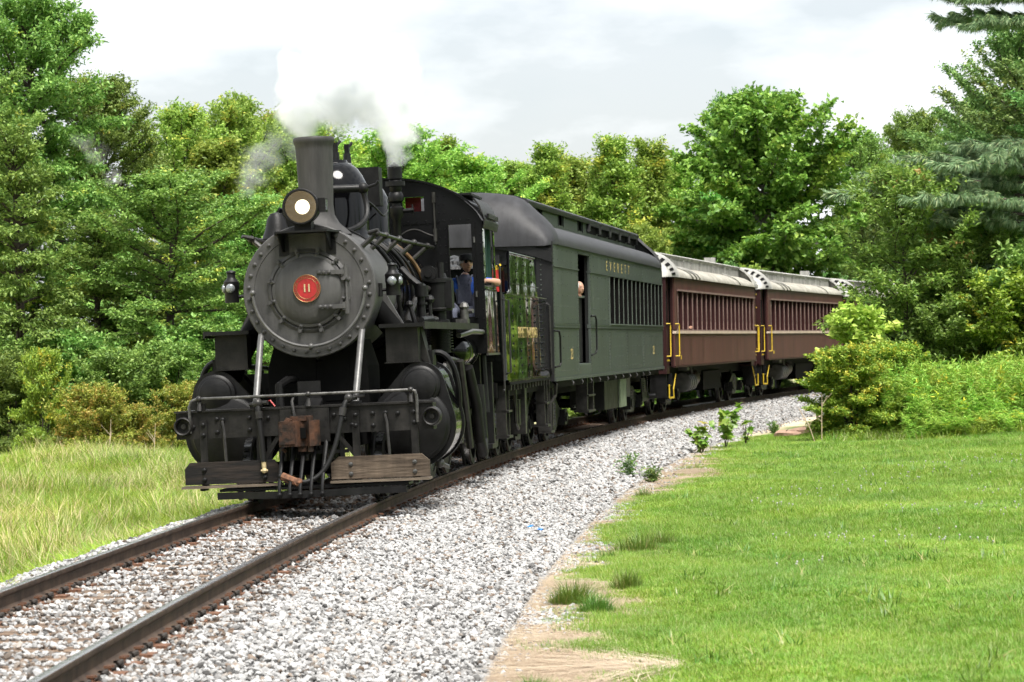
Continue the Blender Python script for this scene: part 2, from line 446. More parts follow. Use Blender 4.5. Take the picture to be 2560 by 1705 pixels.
b = MB(); b.box(-0.28, 0.0, -1.50, 1.50, 0.79, 1.095)
b.build('pilot_beam', M['beam_black'], loco)
b = MB(); b.prism([(-0.62, -1.30), (0.035, -1.515), (0.035, 1.515), (-0.62, 1.30)], 'z', 1.097, 1.117)
b.build('deck_plate', M['beam_black'], loco)
for (y, z) in [(-1.02, 1.01), (-1.02, 0.86), (-0.64, 1.01), (-0.64, 0.87), (-0.42, 1.0), (0.35, 1.0), (0.47, 0.95), (0.56, 0.88), (0.80, 1.0), (0.80, 0.86), (1.09, 0.99), (-0.24, 1.03), (0.20, 1.02), (-1.30, 0.93)]:
    link_mesh('bolt', BOLT, loco, (0.0, y, z))
# pole pockets
for y in (-1.405, 1.49):
    b = MB(); b.lathe((0.0, y, 0.94), (1, 0, 0), [(0, 0.115), (0.10, 0.105), (0.11, 0.095), (0.10, 0.082), (0.02, 0.075), (0.015, 0)], n=22)
    w = b.build('pole_pocket', M['beam_black'], loco)
    MB().cyl((0.015, y, 0.94), (0.05, y, 0.94), 0.03, n=8).build('pocket_bolt', M['steel_pipe'], w)
# hangers, braces, grab irons
for y, zt in ((-1.18, 1.0), (-0.52, 0.98), (0.60, 1.04), (1.28, 1.05)):
    b = MB(); b.box(0.004, 0.024, y - 0.042, y + 0.042, 0.24, zt); b.box(0.02, 0.075, y - 0.035, y + 0.035, 0.30, 0.46)
    b.build('step_hanger', M['beam_black'], loco)
    for z in (zt - 0.05, zt - 0.17): link_mesh('bolt', BOLT, loco, (0.024, y, z))
for s, y0, y1 in ((1, 0.36, 0.60), (1, -0.30, -0.50)):
    b = MB(); b.prism([(y0 - 0.03, 0.80), (y0 + 0.03, 0.80), (y1 + 0.03, 0.50), (y1 - 0.03, 0.50)], 'x', -0.04, -0.015)
    b.build('diagonal_brace', M['beam_black'], loco)
for y in (-0.93, 0.97):
    MB().tube([(0.01, y - 0.02, 0.99), (0.05, y - 0.02, 0.975), (0.07, y, 0.90), (0.10, y + 0.02, 0.52)], 0.018).build('grab_iron', M['steel_pipe'], loco)
    link_mesh('bolt', BOLT, loco, (0.01, y - 0.02, 1.0))
# footboards
def footboard(y0, y1, c0, c1, mt):
    b = MB(); b.prism([(y0, 0.265), (y1, 0.262), (y1, 0.44), (y1 - c1, 0.522), (y0 + c0, 0.520), (y0, 0.45)], 'x', 0.078, 0.128)
    w = b.build('footboard', M[mt], loco)
    for yy in (y0 + 0.23, y1 - 0.17):
        for z in (0.43, 0.32): link_mesh('board_bolt', BOLT_S if mt == 'board_brown' else BOLT, w, (0.128, yy, z))
    return w
o = footboard(-1.395, -0.29, 0.06, 0.06, 'board_dark'); o['label'] = 'black painted footboard plank, worn and stained'
o = footboard(0.31, 1.45, 0.09, 0.09, 'board_brown'); o['label'] = 'bare brown wooden footboard plank'
for y0, y1 in ((-1.435, -0.287), (0.30, 1.447)):
    b = MB(); b.box(-0.10, 0.165, y0, y1, 0.220, 0.247); b.build('step_plank', M['board_edge'], loco)
for y in (-1.2, -0.52, 0.6, 1.28):
    b = MB(); b.box(-0.1, 0.1, y - 0.03, y + 0.03, 0.19, 0.219); b.build('step_bracket', M['black_iron'], loco)
# pilot: bottom bar and rods
pts_o = []; pts_i = []
for k in range(25):
    y = -1.02 + 2.2 * k / 24; x = 0.16 + 0.30 * max(0, 1 - (y / 0.75) ** 2) ** 1.0
    pts_o.append((x, y)); pts_i.append((x - 0.035, y))
b = MB(); b.prism(pts_o + pts_i[::-1], 'z', 0.085, 0.165); b.build('pilot_bar', M['black_iron'], loco)
for k, y in enumerate((-0.245, -0.12, 0.0, 0.125, 0.25)):
    x = 0.16 + 0.30 * (1 - (y / 0.75) ** 2)
    b = MB(); b.tube([(x + 0.012, y, 0.10), (x + 0.012, y, 0.2), (0.26, y, 0.45), (0.05, y, 0.66), (-0.02, y, 0.80)], [0.021, 0.021, 0.024, 0.028, 0.028])
    w = b.build('pilot_rod', M['black_iron'], loco)
    link_mesh('rod_nut', BOLT, w, (x + 0.012, y, 0.125))
b = MB(); b.box(-0.06, -0.03, 0.0, 0.5, 0.56, 0.60); b.box(-0.06, -0.02, -0.45, -0.40, 0.2, 0.8); b.box(-0.06, -0.02, 0.40, 0.45, 0.2, 0.8)
b.box(-0.5, 0.12, -1.0, 1.2, 0.17, 0.20)
b.build('pilot_frame', M['black_iron'], loco)
# guard irons hanging in front of the wheels
for y in (-0.80, 0.80):
    b = MB(); b.prism([(y - 0.05, 0.30), (y + 0.05, 0.30), (y + 0.02, 0.06), (y - 0.02, 0.06)], 'x', -0.12, -0.09); b.build('guard_iron', M['steel_pipe'], loco)
# coupler
b = MB()
out = [(-0.25, -0.10), (0.08, -0.12), (0.17, -0.20), (0.24, -0.245), (0.30, -0.25), (0.345, -0.23), (0.365, -0.19), (0.355, -0.10), (0.335, -0.03), (0.29, -0.012), (0.25, 0.005), (0.235, 0.035), (0.255, 0.075), (0.30, 0.085), (0.325, 0.11), (0.31, 0.155), (0.27, 0.19), (0.20, 0.21), (0.12, 0.20), (0.04, 0.14), (-0.25, 0.10)]
b.prism(out, 'z', 0.665, 0.955)
w = b.build('coupler', M['rust_iron'], loco); w['label'] = 'rusty iron knuckle coupler at the front beam'
b = MB(); b.box(0.30, 0.373, -0.232, -0.055, 0.695, 0.92); b.cyl((0.27, 0.11, 0.60), (0.27, 0.11, 1.0), 0.035, n=10)
b.cyl((0.30, -0.15, 0.92), (0.30, -0.12, 0.985), 0.05, 0.04, n=10); b.box(0.10, 0.26, -0.12, 0.12, 0.955, 1.01); b.box(0.1, 0.22, -0.05, 0.05, 0.60, 0.665)
b.cyl((0.20, -0.23, 0.64), (0.20, -0.19, 0.60), 0.02, n=6)
b.build('coupler_knuckle', M['rust_iron'], w)
b = MB(); b.box(0.255, 0.275, -0.03, 0.06, 0.755, 0.875); b.build('knuckle_gap', M['dark_under'], w)
b = MB(); b.box(0.002, 0.05, -0.27, 0.30, 0.70, 1.09); b.build('coupler_plate', M['beam_black'], loco)
# beam handrail
b = MB()
b.tube([(0.06, -1.325, 0.86), (0.06, -1.325, 1.16), (0.06, -1.30, 1.225), (0.06, -1.24, 1.25), (0.06, 0, 1.252), (0.06, 1.25, 1.252), (0.06, 1.31, 1.235), (0.06, 1.325, 1.18), (0.06, 1.325, 0.88)], 0.019)
w = b.build('beam_handrail', M['worn_steel'], loco)
for y in (-1.207, 0.07, 1.258):
    b = MB(); b.sphere((0.06, y, 1.252), 0.036, 10); b.cyl((0.06, y, 1.11), (0.03, y, 1.25), 0.03, 0.02, n=8)
    b.build('rail_post', M['steel_pipe'], w)
for y in (-1.21, 1.27):
    b = MB(); b.box(-0.02, 0.03, y - 0.06, y + 0.06, 1.118, 1.20); b.build('post_foot', M['beam_black'], w)
# uncoupling lever and centre plate
MB().tube([(0.03, -0.10, 1.25), (0.07, -0.12, 1.18), (0.10, -0.10, 1.05), (0.25, -0.06, 1.0)], 0.018).build('uncoupling_lever', M['steel_pipe'], loco)
MB().tube(bez((0.10, -0.10, 1.03), (0.14, -0.14, 0.98), (0.16, -0.02, 0.94), (0.24, -0.02, 0.97)), 0.012, 6).build('lever_chain', M['steel_pipe'], loco)
b = MB(); b.box(-0.42, -0.40, -0.13, 0.14, 1.117, 1.40); b.prism([(-0.40, 1.117), (-0.40, 1.20), (-0.15, 1.117)], 'y', -0.02, 0.16)
b.build('draft_gusset', M['black_iron'], loco)
# hoses
b = MB(); b.tube([(0.03, -0.52, 1.17), (0.09, -0.52, 1.17), (0.12, -0.51, 1.10), (0.125, -0.50, 0.95), (0.14, -0.48, 0.75), (0.15, -0.465, 0.50)], 0.034, 10)
w = b.build('air_hose', M['rubber'], loco)
b = MB(); b.sphere((0.08, -0.52, 1.17), 0.065, 10); b.cyl((0.02, -0.62, 1.16), (0.09, -0.40, 1.18), 0.028, n=8); b.cyl((0.12, -0.505, 1.08), (0.125, -0.50, 1.0), 0.048, n=10)
b.build('angle_cock', M['steel_pipe'], w)
b = MB(); b.cyl((0.15, -0.465, 0.50), (0.152, -0.462, 0.40), 0.03, 0.024, n=10); b.sphere((0.155, -0.46, 0.40), 0.035, 8); b.cyl((0.155, -0.50, 0.40), (0.155, -0.42, 0.40), 0.014, n=6)
b.build('hose_gland', M['pale_brass'], w)
b = MB(); b.tube([(0.03, -0.43, 1.19), (0.08, -0.37, 1.20), (0.12, -0.31, 1.13)], 0.008, 6); b.build('valve_lever', M['red_paint'], w)
path = [(0.02, 0.62, 1.19), (0.08, 0.54, 1.19), (0.12, 0.50, 1.13), (0.15, 0.48, 1.05)] + bez((0.15, 0.48, 1.05), (0.22, 0.42, 0.75), (0.30, 0.34, 0.30), (0.40, 0.06, 0.26), 16)[1:] + bez((0.40, 0.06, 0.26), (0.42, -0.05, 0.25), (0.40, -0.14, 0.28), (0.36, -0.25, 0.34), 8)[1:]
w = MB().tube(path, 0.030, 10).build('air_hose', M['rubber'], loco); w['label'] = 'long black brake hose looped under the coupler'
b = MB(); b.sphere((0.08, 0.54, 1.19), 0.055, 10); b.cyl((0.05, 0.54, 1.20), (0.03, 0.72, 1.21), 0.022, n=8); b.cyl((0.14, 0.485, 1.08), (0.16, 0.465, 0.99), 0.046, n=10); b.build('angle_cock', M['steel_pipe'], w)
b = MB(); b.cyl((0.40, -0.05, 0.265), (0.36, -0.22, 0.33), 0.045, 0.05, n=8); b.sphere((0.42, -0.02, 0.26), 0.05, 8); b.cyl((0.42, 0.02, 0.28), (0.43, -0.06, 0.24), 0.03, n=6)
b.build('hose_coupling', M['plate_rust'], w)
MB().tube([(0.03, 0.54, 1.22), (0.05, 0.50, 1.255)], 0.012, 6).build('valve_lever', M['red_paint'], w)
# pilot deck details: cylinder saddle, truck
b = MB(); b.box(-2.05, -1.1, -0.60, 0.60, 0.85, 1.55)
b.loft([[( x, y, 1.55 if abs(y) < 0.001 else 1.55) for y in (-0.6, 0.6)] + [(x, 0.62 * math.cos(a), 2.42 - 0.80 * math.sin(a)) for a in np.linspace(R(38), R(142), 9)] for x in (-1.1, -2.05)], closed=True, caps=True)
b.box(-1.12, -1.09, -0.30, -0.02, 1.15, 1.72); b.box(-1.12, -1.09, 0.08, 0.38, 1.15, 1.72)
b.build('cylinder_saddle', M['dark_under'], loco)
b = MB(); b.tube([(-0.45, -0.35, 1.12), (-0.45, -0.36, 1.36), (-0.7, -0.30, 1.42), (-1.0, -0.28, 1.42)], 0.05, 8); b.build('drain_pipe', M['black_iron'], loco)
wheel_pair(-0.78, 0.38, loco, True, 'pilot_wheel')
for s in (1, -1):
    b = MB(); b.tube([(-0.16, s * 0.585, 1.12), (-0.20, s * 0.585, 1.22), (-0.70, s * 0.60, 1.88), (-0.80, s * 0.60, 1.98)], 0.040, 10); w = b.build('smokebox_brace', M['rail_grey'], loco)
    b = MB(); b.box(-0.26, -0.06, s * 0.53, s * 0.64, 1.118, 1.15); b.build('brace_foot', M['black_iron'], w)
# smokebox
b = MB(); b.cyl((-0.80, 0, 2.46), (-2.62, 0, 2.46), 0.775, n=72, caps=False)
sb = b.build('smokebox', M['smokebox_grey'], loco)
b = MB(); b.lathe((-0.75, 0, 2.46), (1, 0, 0), [(-0.06, 0.770), (-0.06, 0.79), (-0.012, 0.79), (0, 0.778), (0, 0.66), (-0.008, 0.655), (-0.008, 0.50), (0.012, 0.475), (0.022, 0.46), (0.012, 0.445), (0.0, 0.43), (0, 0)], n=96)
b.build('smokebox_front', M['smokebox_grey'], sb)
b = MB(); b.lathe((-0.735, 0, 2.465), (1, 0, 0), [(0, 0.437), (0.026, 0.435), (0.034, 0.42), (0.036, 0.40), (0.060, 0.375), (0.090, 0.31), (0.112, 0.22), (0.124, 0.12), (0.127, 0)], n=80)
door = b.build('smokebox_door', M['smokebox_grey'], sb)
for k in range(32):
    a = 2 * math.pi * (k + 0.5) / 32
    link_mesh('rim_bolt', BOLT_G, sb, (-0.75, 0.722 * math.cos(a), 2.46 + 0.722 * math.sin(a)), (a, 0, 0))
dogb = MB(); dogb.box(0.0, 0.028, -0.024, 0.024, -0.055, 0.035); dogb.cyl((0.02, 0, 0.015), (0.062, 0, 0.015), 0.022, n=8); dogb.sphere((0.03, 0, -0.045), 0.026, 8)
DOG = dogb.mesh('door_dog', M['smokebox_grey'])
for k in range(12):
    a = R(15 + 30 * k)
    if abs(math.degrees(a) - 15) < 1 or abs(math.degrees(a) - 345) < 1: rr = 0.47
    else: rr = 0.475
    link_mesh('door_dog', DOG, sb, (-0.742, rr * math.cos(a), 2.465 + rr * math.sin(a)), (a - R(90), 0, 0))
for z in (2.665, 2.262):
    b = MB(); b.prism([(-0.70, 0.44), (-0.655, 0.44), (-0.612, 0.12), (-0.66, 0.12)], 'z', z - 0.026, z + 0.026); b.box(-0.74, -0.66, 0.40, 0.455, z - 0.045, z + 0.045); b.cyl((-0.68, 0.455, z - 0.09), (-0.68, 0.455, z + 0.06), 0.032, n=10)
    w = b.build('door_hinge', M['smokebox_grey'], door)
    for y in (0.15, 0.205, 0.265): link_mesh('hinge_rivet', BOLT_G, w, (-0.612 - 0.134 * (y - 0.12), y, z))
MB().cyl((-0.68, 0.455, 2.2), (-0.68, 0.455, 2.76), 0.014, n=8).build('hinge_pin', M['smokebox_grey'], door)
MB().cyl((-0.655, 0.43, 2.60), (-0.72, 0.47, 2.57), 0.04, n=10).build('hinge_lug', M['smokebox_grey'], door)
# number plate
px0 = -0.610
b = MB(); b.cyl((px0, 0, 2.485), (px0 + 0.02, 0, 2.485), 0.160, n=48)
npl = b.build('number_plate', M['plate_red'], loco); npl['label'] = 'round red cast number plate reading 11 with brass lettering'
for r0, r1 in ((0.155, 0.163), (0.119, 0.124)):
    b = MB(); b.lathe((px0, 0, 2.485), (1, 0, 0), [(0.0, r1), (0.024, r1), (0.026, (r0 + r1) / 2), (0.024, r0), (0.0, r0)], n=56); b.build('plate_ring', M['brass'], npl)
tm = text_mesh('1', 0.135, 0.004, 1.0, M['pale_brass'], 'digit')
tm.transform(Matrix.Diagonal((1.25, 1.0, 1, 1)))
for y in (-0.026, 0.026): link_mesh('digit', tm, npl, (px0 + 0.024, y, 2.485), (R(90), 0, R(90)))
def ring_text(txt, r, a0, a1, flip=False):
    vs, fs = [], []
    for k, ch in enumerate(txt):
        if ch == ' ': continue
        a = R(a0 + (a1 - a0) * k / (len(txt) - 1))
        me = text_mesh(ch, 0.034, 0.002)
        th = a - R(90) if not flip else a + R(90)
        n = len(vs)
        for v in me.vertices:
            u, w_ = v.co.x, v.co.y
            yy = r * math.cos(a) + u * math.cos(th) - w_ * math.sin(th); zz = r * math.sin(a) + u * math.sin(th) + w_ * math.cos(th)
            vs.append((px0 + 0.022 + v.co.z, yy, 2.485 + zz))
        fs += [tuple(i + n for i in p.vertices) for p in me.polygons]
        bpy.data.meshes.remove(me)
    return vs, fs
vs, fs = ring_text('AMERICAN LOCOMOTIVE COMPANY', 0.138, 228, -48)
v2, f2 = ring_text('1923', 0.138, 256, 284, True)
me = bpy.data.meshes.new('ring_lettering'); me.from_pydata(vs + v2, [], fs + [tuple(i + len(vs) for i in f) for f in f2]); me.materials.append(M['brass'])
link_mesh('ring_lettering', me, npl)['kind'] = 'stuff'
# curved handrail on the smokebox front
w = MB().tube(arc((0, 2.475), 0.668, 182, 358, 40, 'yz', -0.70), 0.0185, 8).build('front_handrail', M['rail_grey'], loco)
for a in (181, 270, 359):
    y, z = 0.668 * math.cos(R(a)), 2.475 + 0.668 * math.sin(R(a))
    b = MB(); b.sphere((-0.70, y, z), 0.036, 12); b.cyl((-0.76, y, z), (-0.70, y, z), 0.022, n=8); b.build('rail_knob', M['rail_grey'], w)
# headlight platform and headlight
b = MB(); b.prism([(-0.33, -0.31), (-0.33, 0.31), (-0.82, 0.40), (-0.82, -0.40)], 'z', 3.135, 3.158)
for s in (1, -1):
    b.prism([(-0.76, 2.93), (-0.70, 2.93), (-0.36, 3.135), (-0.76, 3.135)], 'y', s * 0.27, s * 0.29)
    b.box(-0.775, -0.75, s * 0.22, s * 0.34, 2.88, 3.14)
b.box(-0.80, -0.78, -0.42, 0.42, 3.02, 3.14)
b.build('headlight_bracket', M['black_iron'], loco)
hl = MB(); hx, hz = -0.42, 3.437
hl.lathe((hx, 0, hz), (1, 0, 0), [(-0.36, 0), (-0.36, 0.14), (-0.30, 0.185), (-0.02, 0.195), (-0.02, 0.212), (0.035, 0.214), (0.045, 0.205), (0.045, 0.188), (0.01, 0.184)], n=48)
hl.box(hx - 0.28, hx - 0.08, -0.10, 0.10, 3.158, 3.27)
head = hl.build('headlight', M['black_iron'], loco); head['label'] = 'round headlight, switched on'
def refl_mat():
    m = bpy.data.materials.new('reflector'); m.use_nodes = True; bb = m.node_tree.nodes['Principled BSDF']
    bb.inputs['Base Color'].default_value = (0.060, 0.050, 0.042, 1); bb.inputs['Metallic'].default_value = 0.8; bb.inputs['Roughness'].default_value = 0.3
    return m
b = MB(); b.lathe((hx, 0, hz), (1, 0, 0), [(0.012, 0.186), (-0.03, 0.16), (-0.075, 0.12), (-0.10, 0.08), (-0.115, 0.03), (-0.117, 0)], n=40); b.build('reflector', refl_mat(), head)
em = bpy.data.materials.new('lamp_glow'); em.use_nodes = True; eN, eL = em.node_tree.nodes, em.node_tree.links; bb = eN['Principled BSDF']
lw = eN.new('ShaderNodeLayerWeight'); lw.inputs['Blend'].default_value = 0.35
er = eN.new('ShaderNodeValToRGB'); er.color_ramp.elements[0].position = 0.0; er.color_ramp.elements[0].color = (1.0, 0.90, 0.66, 1); er.color_ramp.elements[1].position = 0.75; er.color_ramp.elements[1].color = (0.9, 0.52, 0.16, 1)
eL.new(lw.outputs['Facing'], er.inputs['Fac']); eL.new(er.outputs['Color'], bb.inputs['Emission Color']); bb.inputs['Emission Strength'].default_value = 2.2
b = MB(); b.lathe((hx, 0.012, hz), (1, 0, 0), [(-0.095, 0.0), (-0.085, 0.06), (-0.06, 0.082), (-0.035, 0.086), (-0.015, 0.07), (-0.005, 0.04), (0.0, 0)], n=32); b.build('bulb', em, head)
b = MB(); b.lathe((hx, 0, hz), (1, 0, 0), [(0.03, 0.188), (0.034, 0.1), (0.036, 0)], n=32); b.build('headlight_lens', M['window_glass'], head)
b = MB(); b.box(hx - 0.20, hx - 0.02, 0.195, 0.285, 3.37, 3.53); nb = b.build('number_box', M['black_iron'], head)
b = MB(); b.box(hx - 0.17, hx - 0.05, 0.286, 0.29, 3.39, 3.51); b.build('number_glass', M['glass_lamp'], nb)
# stack
b = MB(); b.lathe((-1.55, 0, 0), (0, 0, 1), [(3.14, 0.42), (3.20, 0.36), (3.28, 0.27), (3.38, 0.215), (3.5, 0.203), (4.17, 0.226), (4.225, 0.229), (4.255, 0.244), (4.285, 0.251), (4.312, 0.248), (4.325, 0.238), (4.31, 0.225), (4.2, 0.205), (3.6, 0.19)], n=56)
b.build('smokestack', M['stack_grey'], loco)
# bell
b = MB(); b.lathe((-1.0, -0.40, 0), (0, 0, 1), [(3.10, 0.185), (3.13, 0.17), (3.22, 0.135), (3.34, 0.11), (3.40, 0.07), (3.42, 0.0)], n=28); b.box(-1.1, -0.9, -0.5, -0.3, 3.0, 3.12)
b.build('bell', M['black_iron'], loco)
# boiler jacket, bands
b = MB(); b.cyl((-2.62, 0, 2.46), (-6.62, 0, 2.46), 0.745, n=72, caps=False); b.build('boiler_jacket', M['black_gloss'], loco)
for x in (-2.63, -3.55, -4.5, -5.45, -6.3):
    b = MB(); b.cyl((x - 0.05, 0, 2.46), (x + 0.05, 0, 2.46), 0.754, n=72, caps=True); b.build('boiler_band', M['black_gloss'], loco)
b = MB(); b.box(-8.2, -4.9, -0.62, 0.62, 1.15, 2.4); b.build('firebox', M['dark_under'], loco)
# domes
b = MB(); b.lathe((-2.98, 0, 0), (0, 0, 1), [(2.98, 0.56), (3.08, 0.47), (3.16, 0.43), (3.24, 0.42), (3.74, 0.415), (3.84, 0.40), (3.93, 0.36), (4.02, 0.30), (4.09, 0.22), (4.10, 0.18), (4.135, 0.17), (4.14, 0)], n=56)
d1 = b.build('sand_dome', M['black_gloss'], loco)
for (x, y) in ((-2.98, 0.03), (-3.35, 0.12)):
    b = MB()
    b.cyl((x, y, 4.10), (x, y, 4.24), 0.055, 0.045, n=12); b.box(x - 0.05, x + 0.03, y - 0.03, y + 0.03, 4.22, 4.36); b.cyl((x, y, 4.3), (x - 0.1, y + 0.05, 4.38), 0.02, n=6)
    b.build('pop_valve', M['black_iron'], d1)
b = MB(); b.lathe((-4.75, 0, 0), (0, 0, 1), [(2.98, 0.58), (3.08, 0.49), (3.16, 0.455), (3.24, 0.445), (3.62, 0.44), (3.74, 0.42), (3.86, 0.36), (3.95, 0.27), (4.01, 0.16), (4.03, 0)], n=56)
b.build('steam_dome', M['black_gloss'], loco)
b = MB(); b.box(-4.3, -4.0, -0.5, 0.42, 3.6, 4.10); b.build('turret_shield', M['black_iron'], loco)
b = MB(); b.tube([(-2.3, 0.0, 3.74), (-2.45, 0.42, 3.74)], 0.05, 10); b.sphere((-2.45, 0.44, 3.74), 0.075, 10); b.tube([(-2.45, 0.46, 3.74), (-2.46, 0.60, 3.78), (-2.46, 0.63, 3.82)], 0.018, 8)
b.tube(bez((-2.45, 0.44, 3.70), (-2.5, 0.50, 3.45), (-2.3, 0.55, 3.25), (-1.9, 0.22, 3.18)), 0.035, 8)
b.build('blower_pipe', M['black_iron'], loco)
b = MB(); b.tube(bez((-2.9, 0.42, 3.60), (-3.2, 0.55, 3.50), (-3.6, 0.50, 3.35), (-4.4, 0.46, 3.55), 14), 0.014, 6); b.build('whistle_cord', M['black_iron'], loco)
b = MB(); b.tube(bez((-1.5, 0.2, 3.26), (-1.6, 0.45, 3.2), (-1.7, 0.62, 3.02), (-1.75, 0.72, 2.96), 10), 0.012, 6); b.build('headlight_cable', M['black_iron'], loco)
# sand pipes and boiler plumbing on the visible side
for x0, z0 in ((-2.95, 3.02), (-4.6, 3.05)):
    MB().tube([(x0, 0.40, 3.12), (x0 - 0.02, 0.52, 3.06), (x0 - 0.05, 0.62, 2.97)], 0.045, 8).build('sand_trap', M['steel_pipe'], loco)
def round_boiler(x, r, a0, a1, rad, name, mt, dx=0.0, n=16, tail=None):
    pts = []
    for k in range(n + 1):
        a = R(a0 + (a1 - a0) * k / n); pts.append((x + dx * k / n, r * math.cos(a), 2.46 + r * math.sin(a)))
    if tail: pts += tail
    return MB().tube(pts, rad, 8).build(name, M[mt], loco)
round_boiler(-2.35, 0.80, 52, -8, 0.028, 'sand_pipe', 'black_iron', -0.3, tail=[(-2.7, 0.82, 2.1), (-2.75, 0.88, 1.2)])
round_boiler(-3.9, 0.78, 55, -5, 0.026, 'sand_pipe', 'black_iron', -0.2, tail=[(-4.15, 0.80, 2.0)])
round_boiler(-4.3, 0.785, 52, 5, 0.020, 'feed_pipe', 'steel_pipe', -0.3)
round_boiler(-4.9, 0.80, 56, 12, 0.030, 'copper_feed_pipe', 'copper_pipe', -0.25)
# boiler handrails with stanchions
for s in (1, -1):
    w = MB().tube([(-1.05, s * 0.70, 3.12), (-1.3, s * 0.755, 3.13), (-3.4, s * 0.76, 3.11), (-6.5, s * 0.77, 3.12)], 0.026, 8).build('boiler_handrail', M['steel_pipe'], loco)
    for x in (-1.25, -2.0, -3.2, -4.6, -6.0):
        b = MB(); b.cyl((x + 0.05, s * 0.56, 2.95), (x, s * 0.76, 3.12), 0.033, 0.028, n=8); b.sphere((x, s * 0.76, 3.12), 0.045, 10); b.build('stanchion', M['steel_pipe'], w)
    b = MB(); b.cyl((-1.05, s * 0.70, 3.12), (-0.98, s * 0.82, 3.15), 0.03, 0.02, n=8); b.build('handrail_tip', M['steel_pipe'], w)
# marker lamps
for s, y in ((1, 0.945), (-1, -1.0)):
    b = MB(); x = -1.12
    b.lathe((x, y, 0), (0, 0, 1), [(2.37, 0), (2.37, 0.085), (2.52, 0.085), (2.53, 0.092), (2.62, 0.092), (2.66, 0.055), (2.675, 0.05), (2.72, 0.05), (2.73, 0.062), (2.745, 0.055), (2.76, 0.0)], n=24)
    b.cyl((x, y, 2.44), (x, s * 0.78, 2.44), 0.02, n=8); b.cyl((x, s * 0.79, 2.36), (x, s * 0.79, 2.52), 0.03, n=8)
    w = b.build('marker_lamp', M['black_iron'], loco)
    b = MB(); b.sphere((x + 0.085, y, 2.54), 0.058, 12, (0.6, 1, 1)); b.sphere((x, y + s * 0.085, 2.54), 0.058, 12, (1, 0.6, 1)); b.build('lamp_lens', M['glass_lamp'], w)
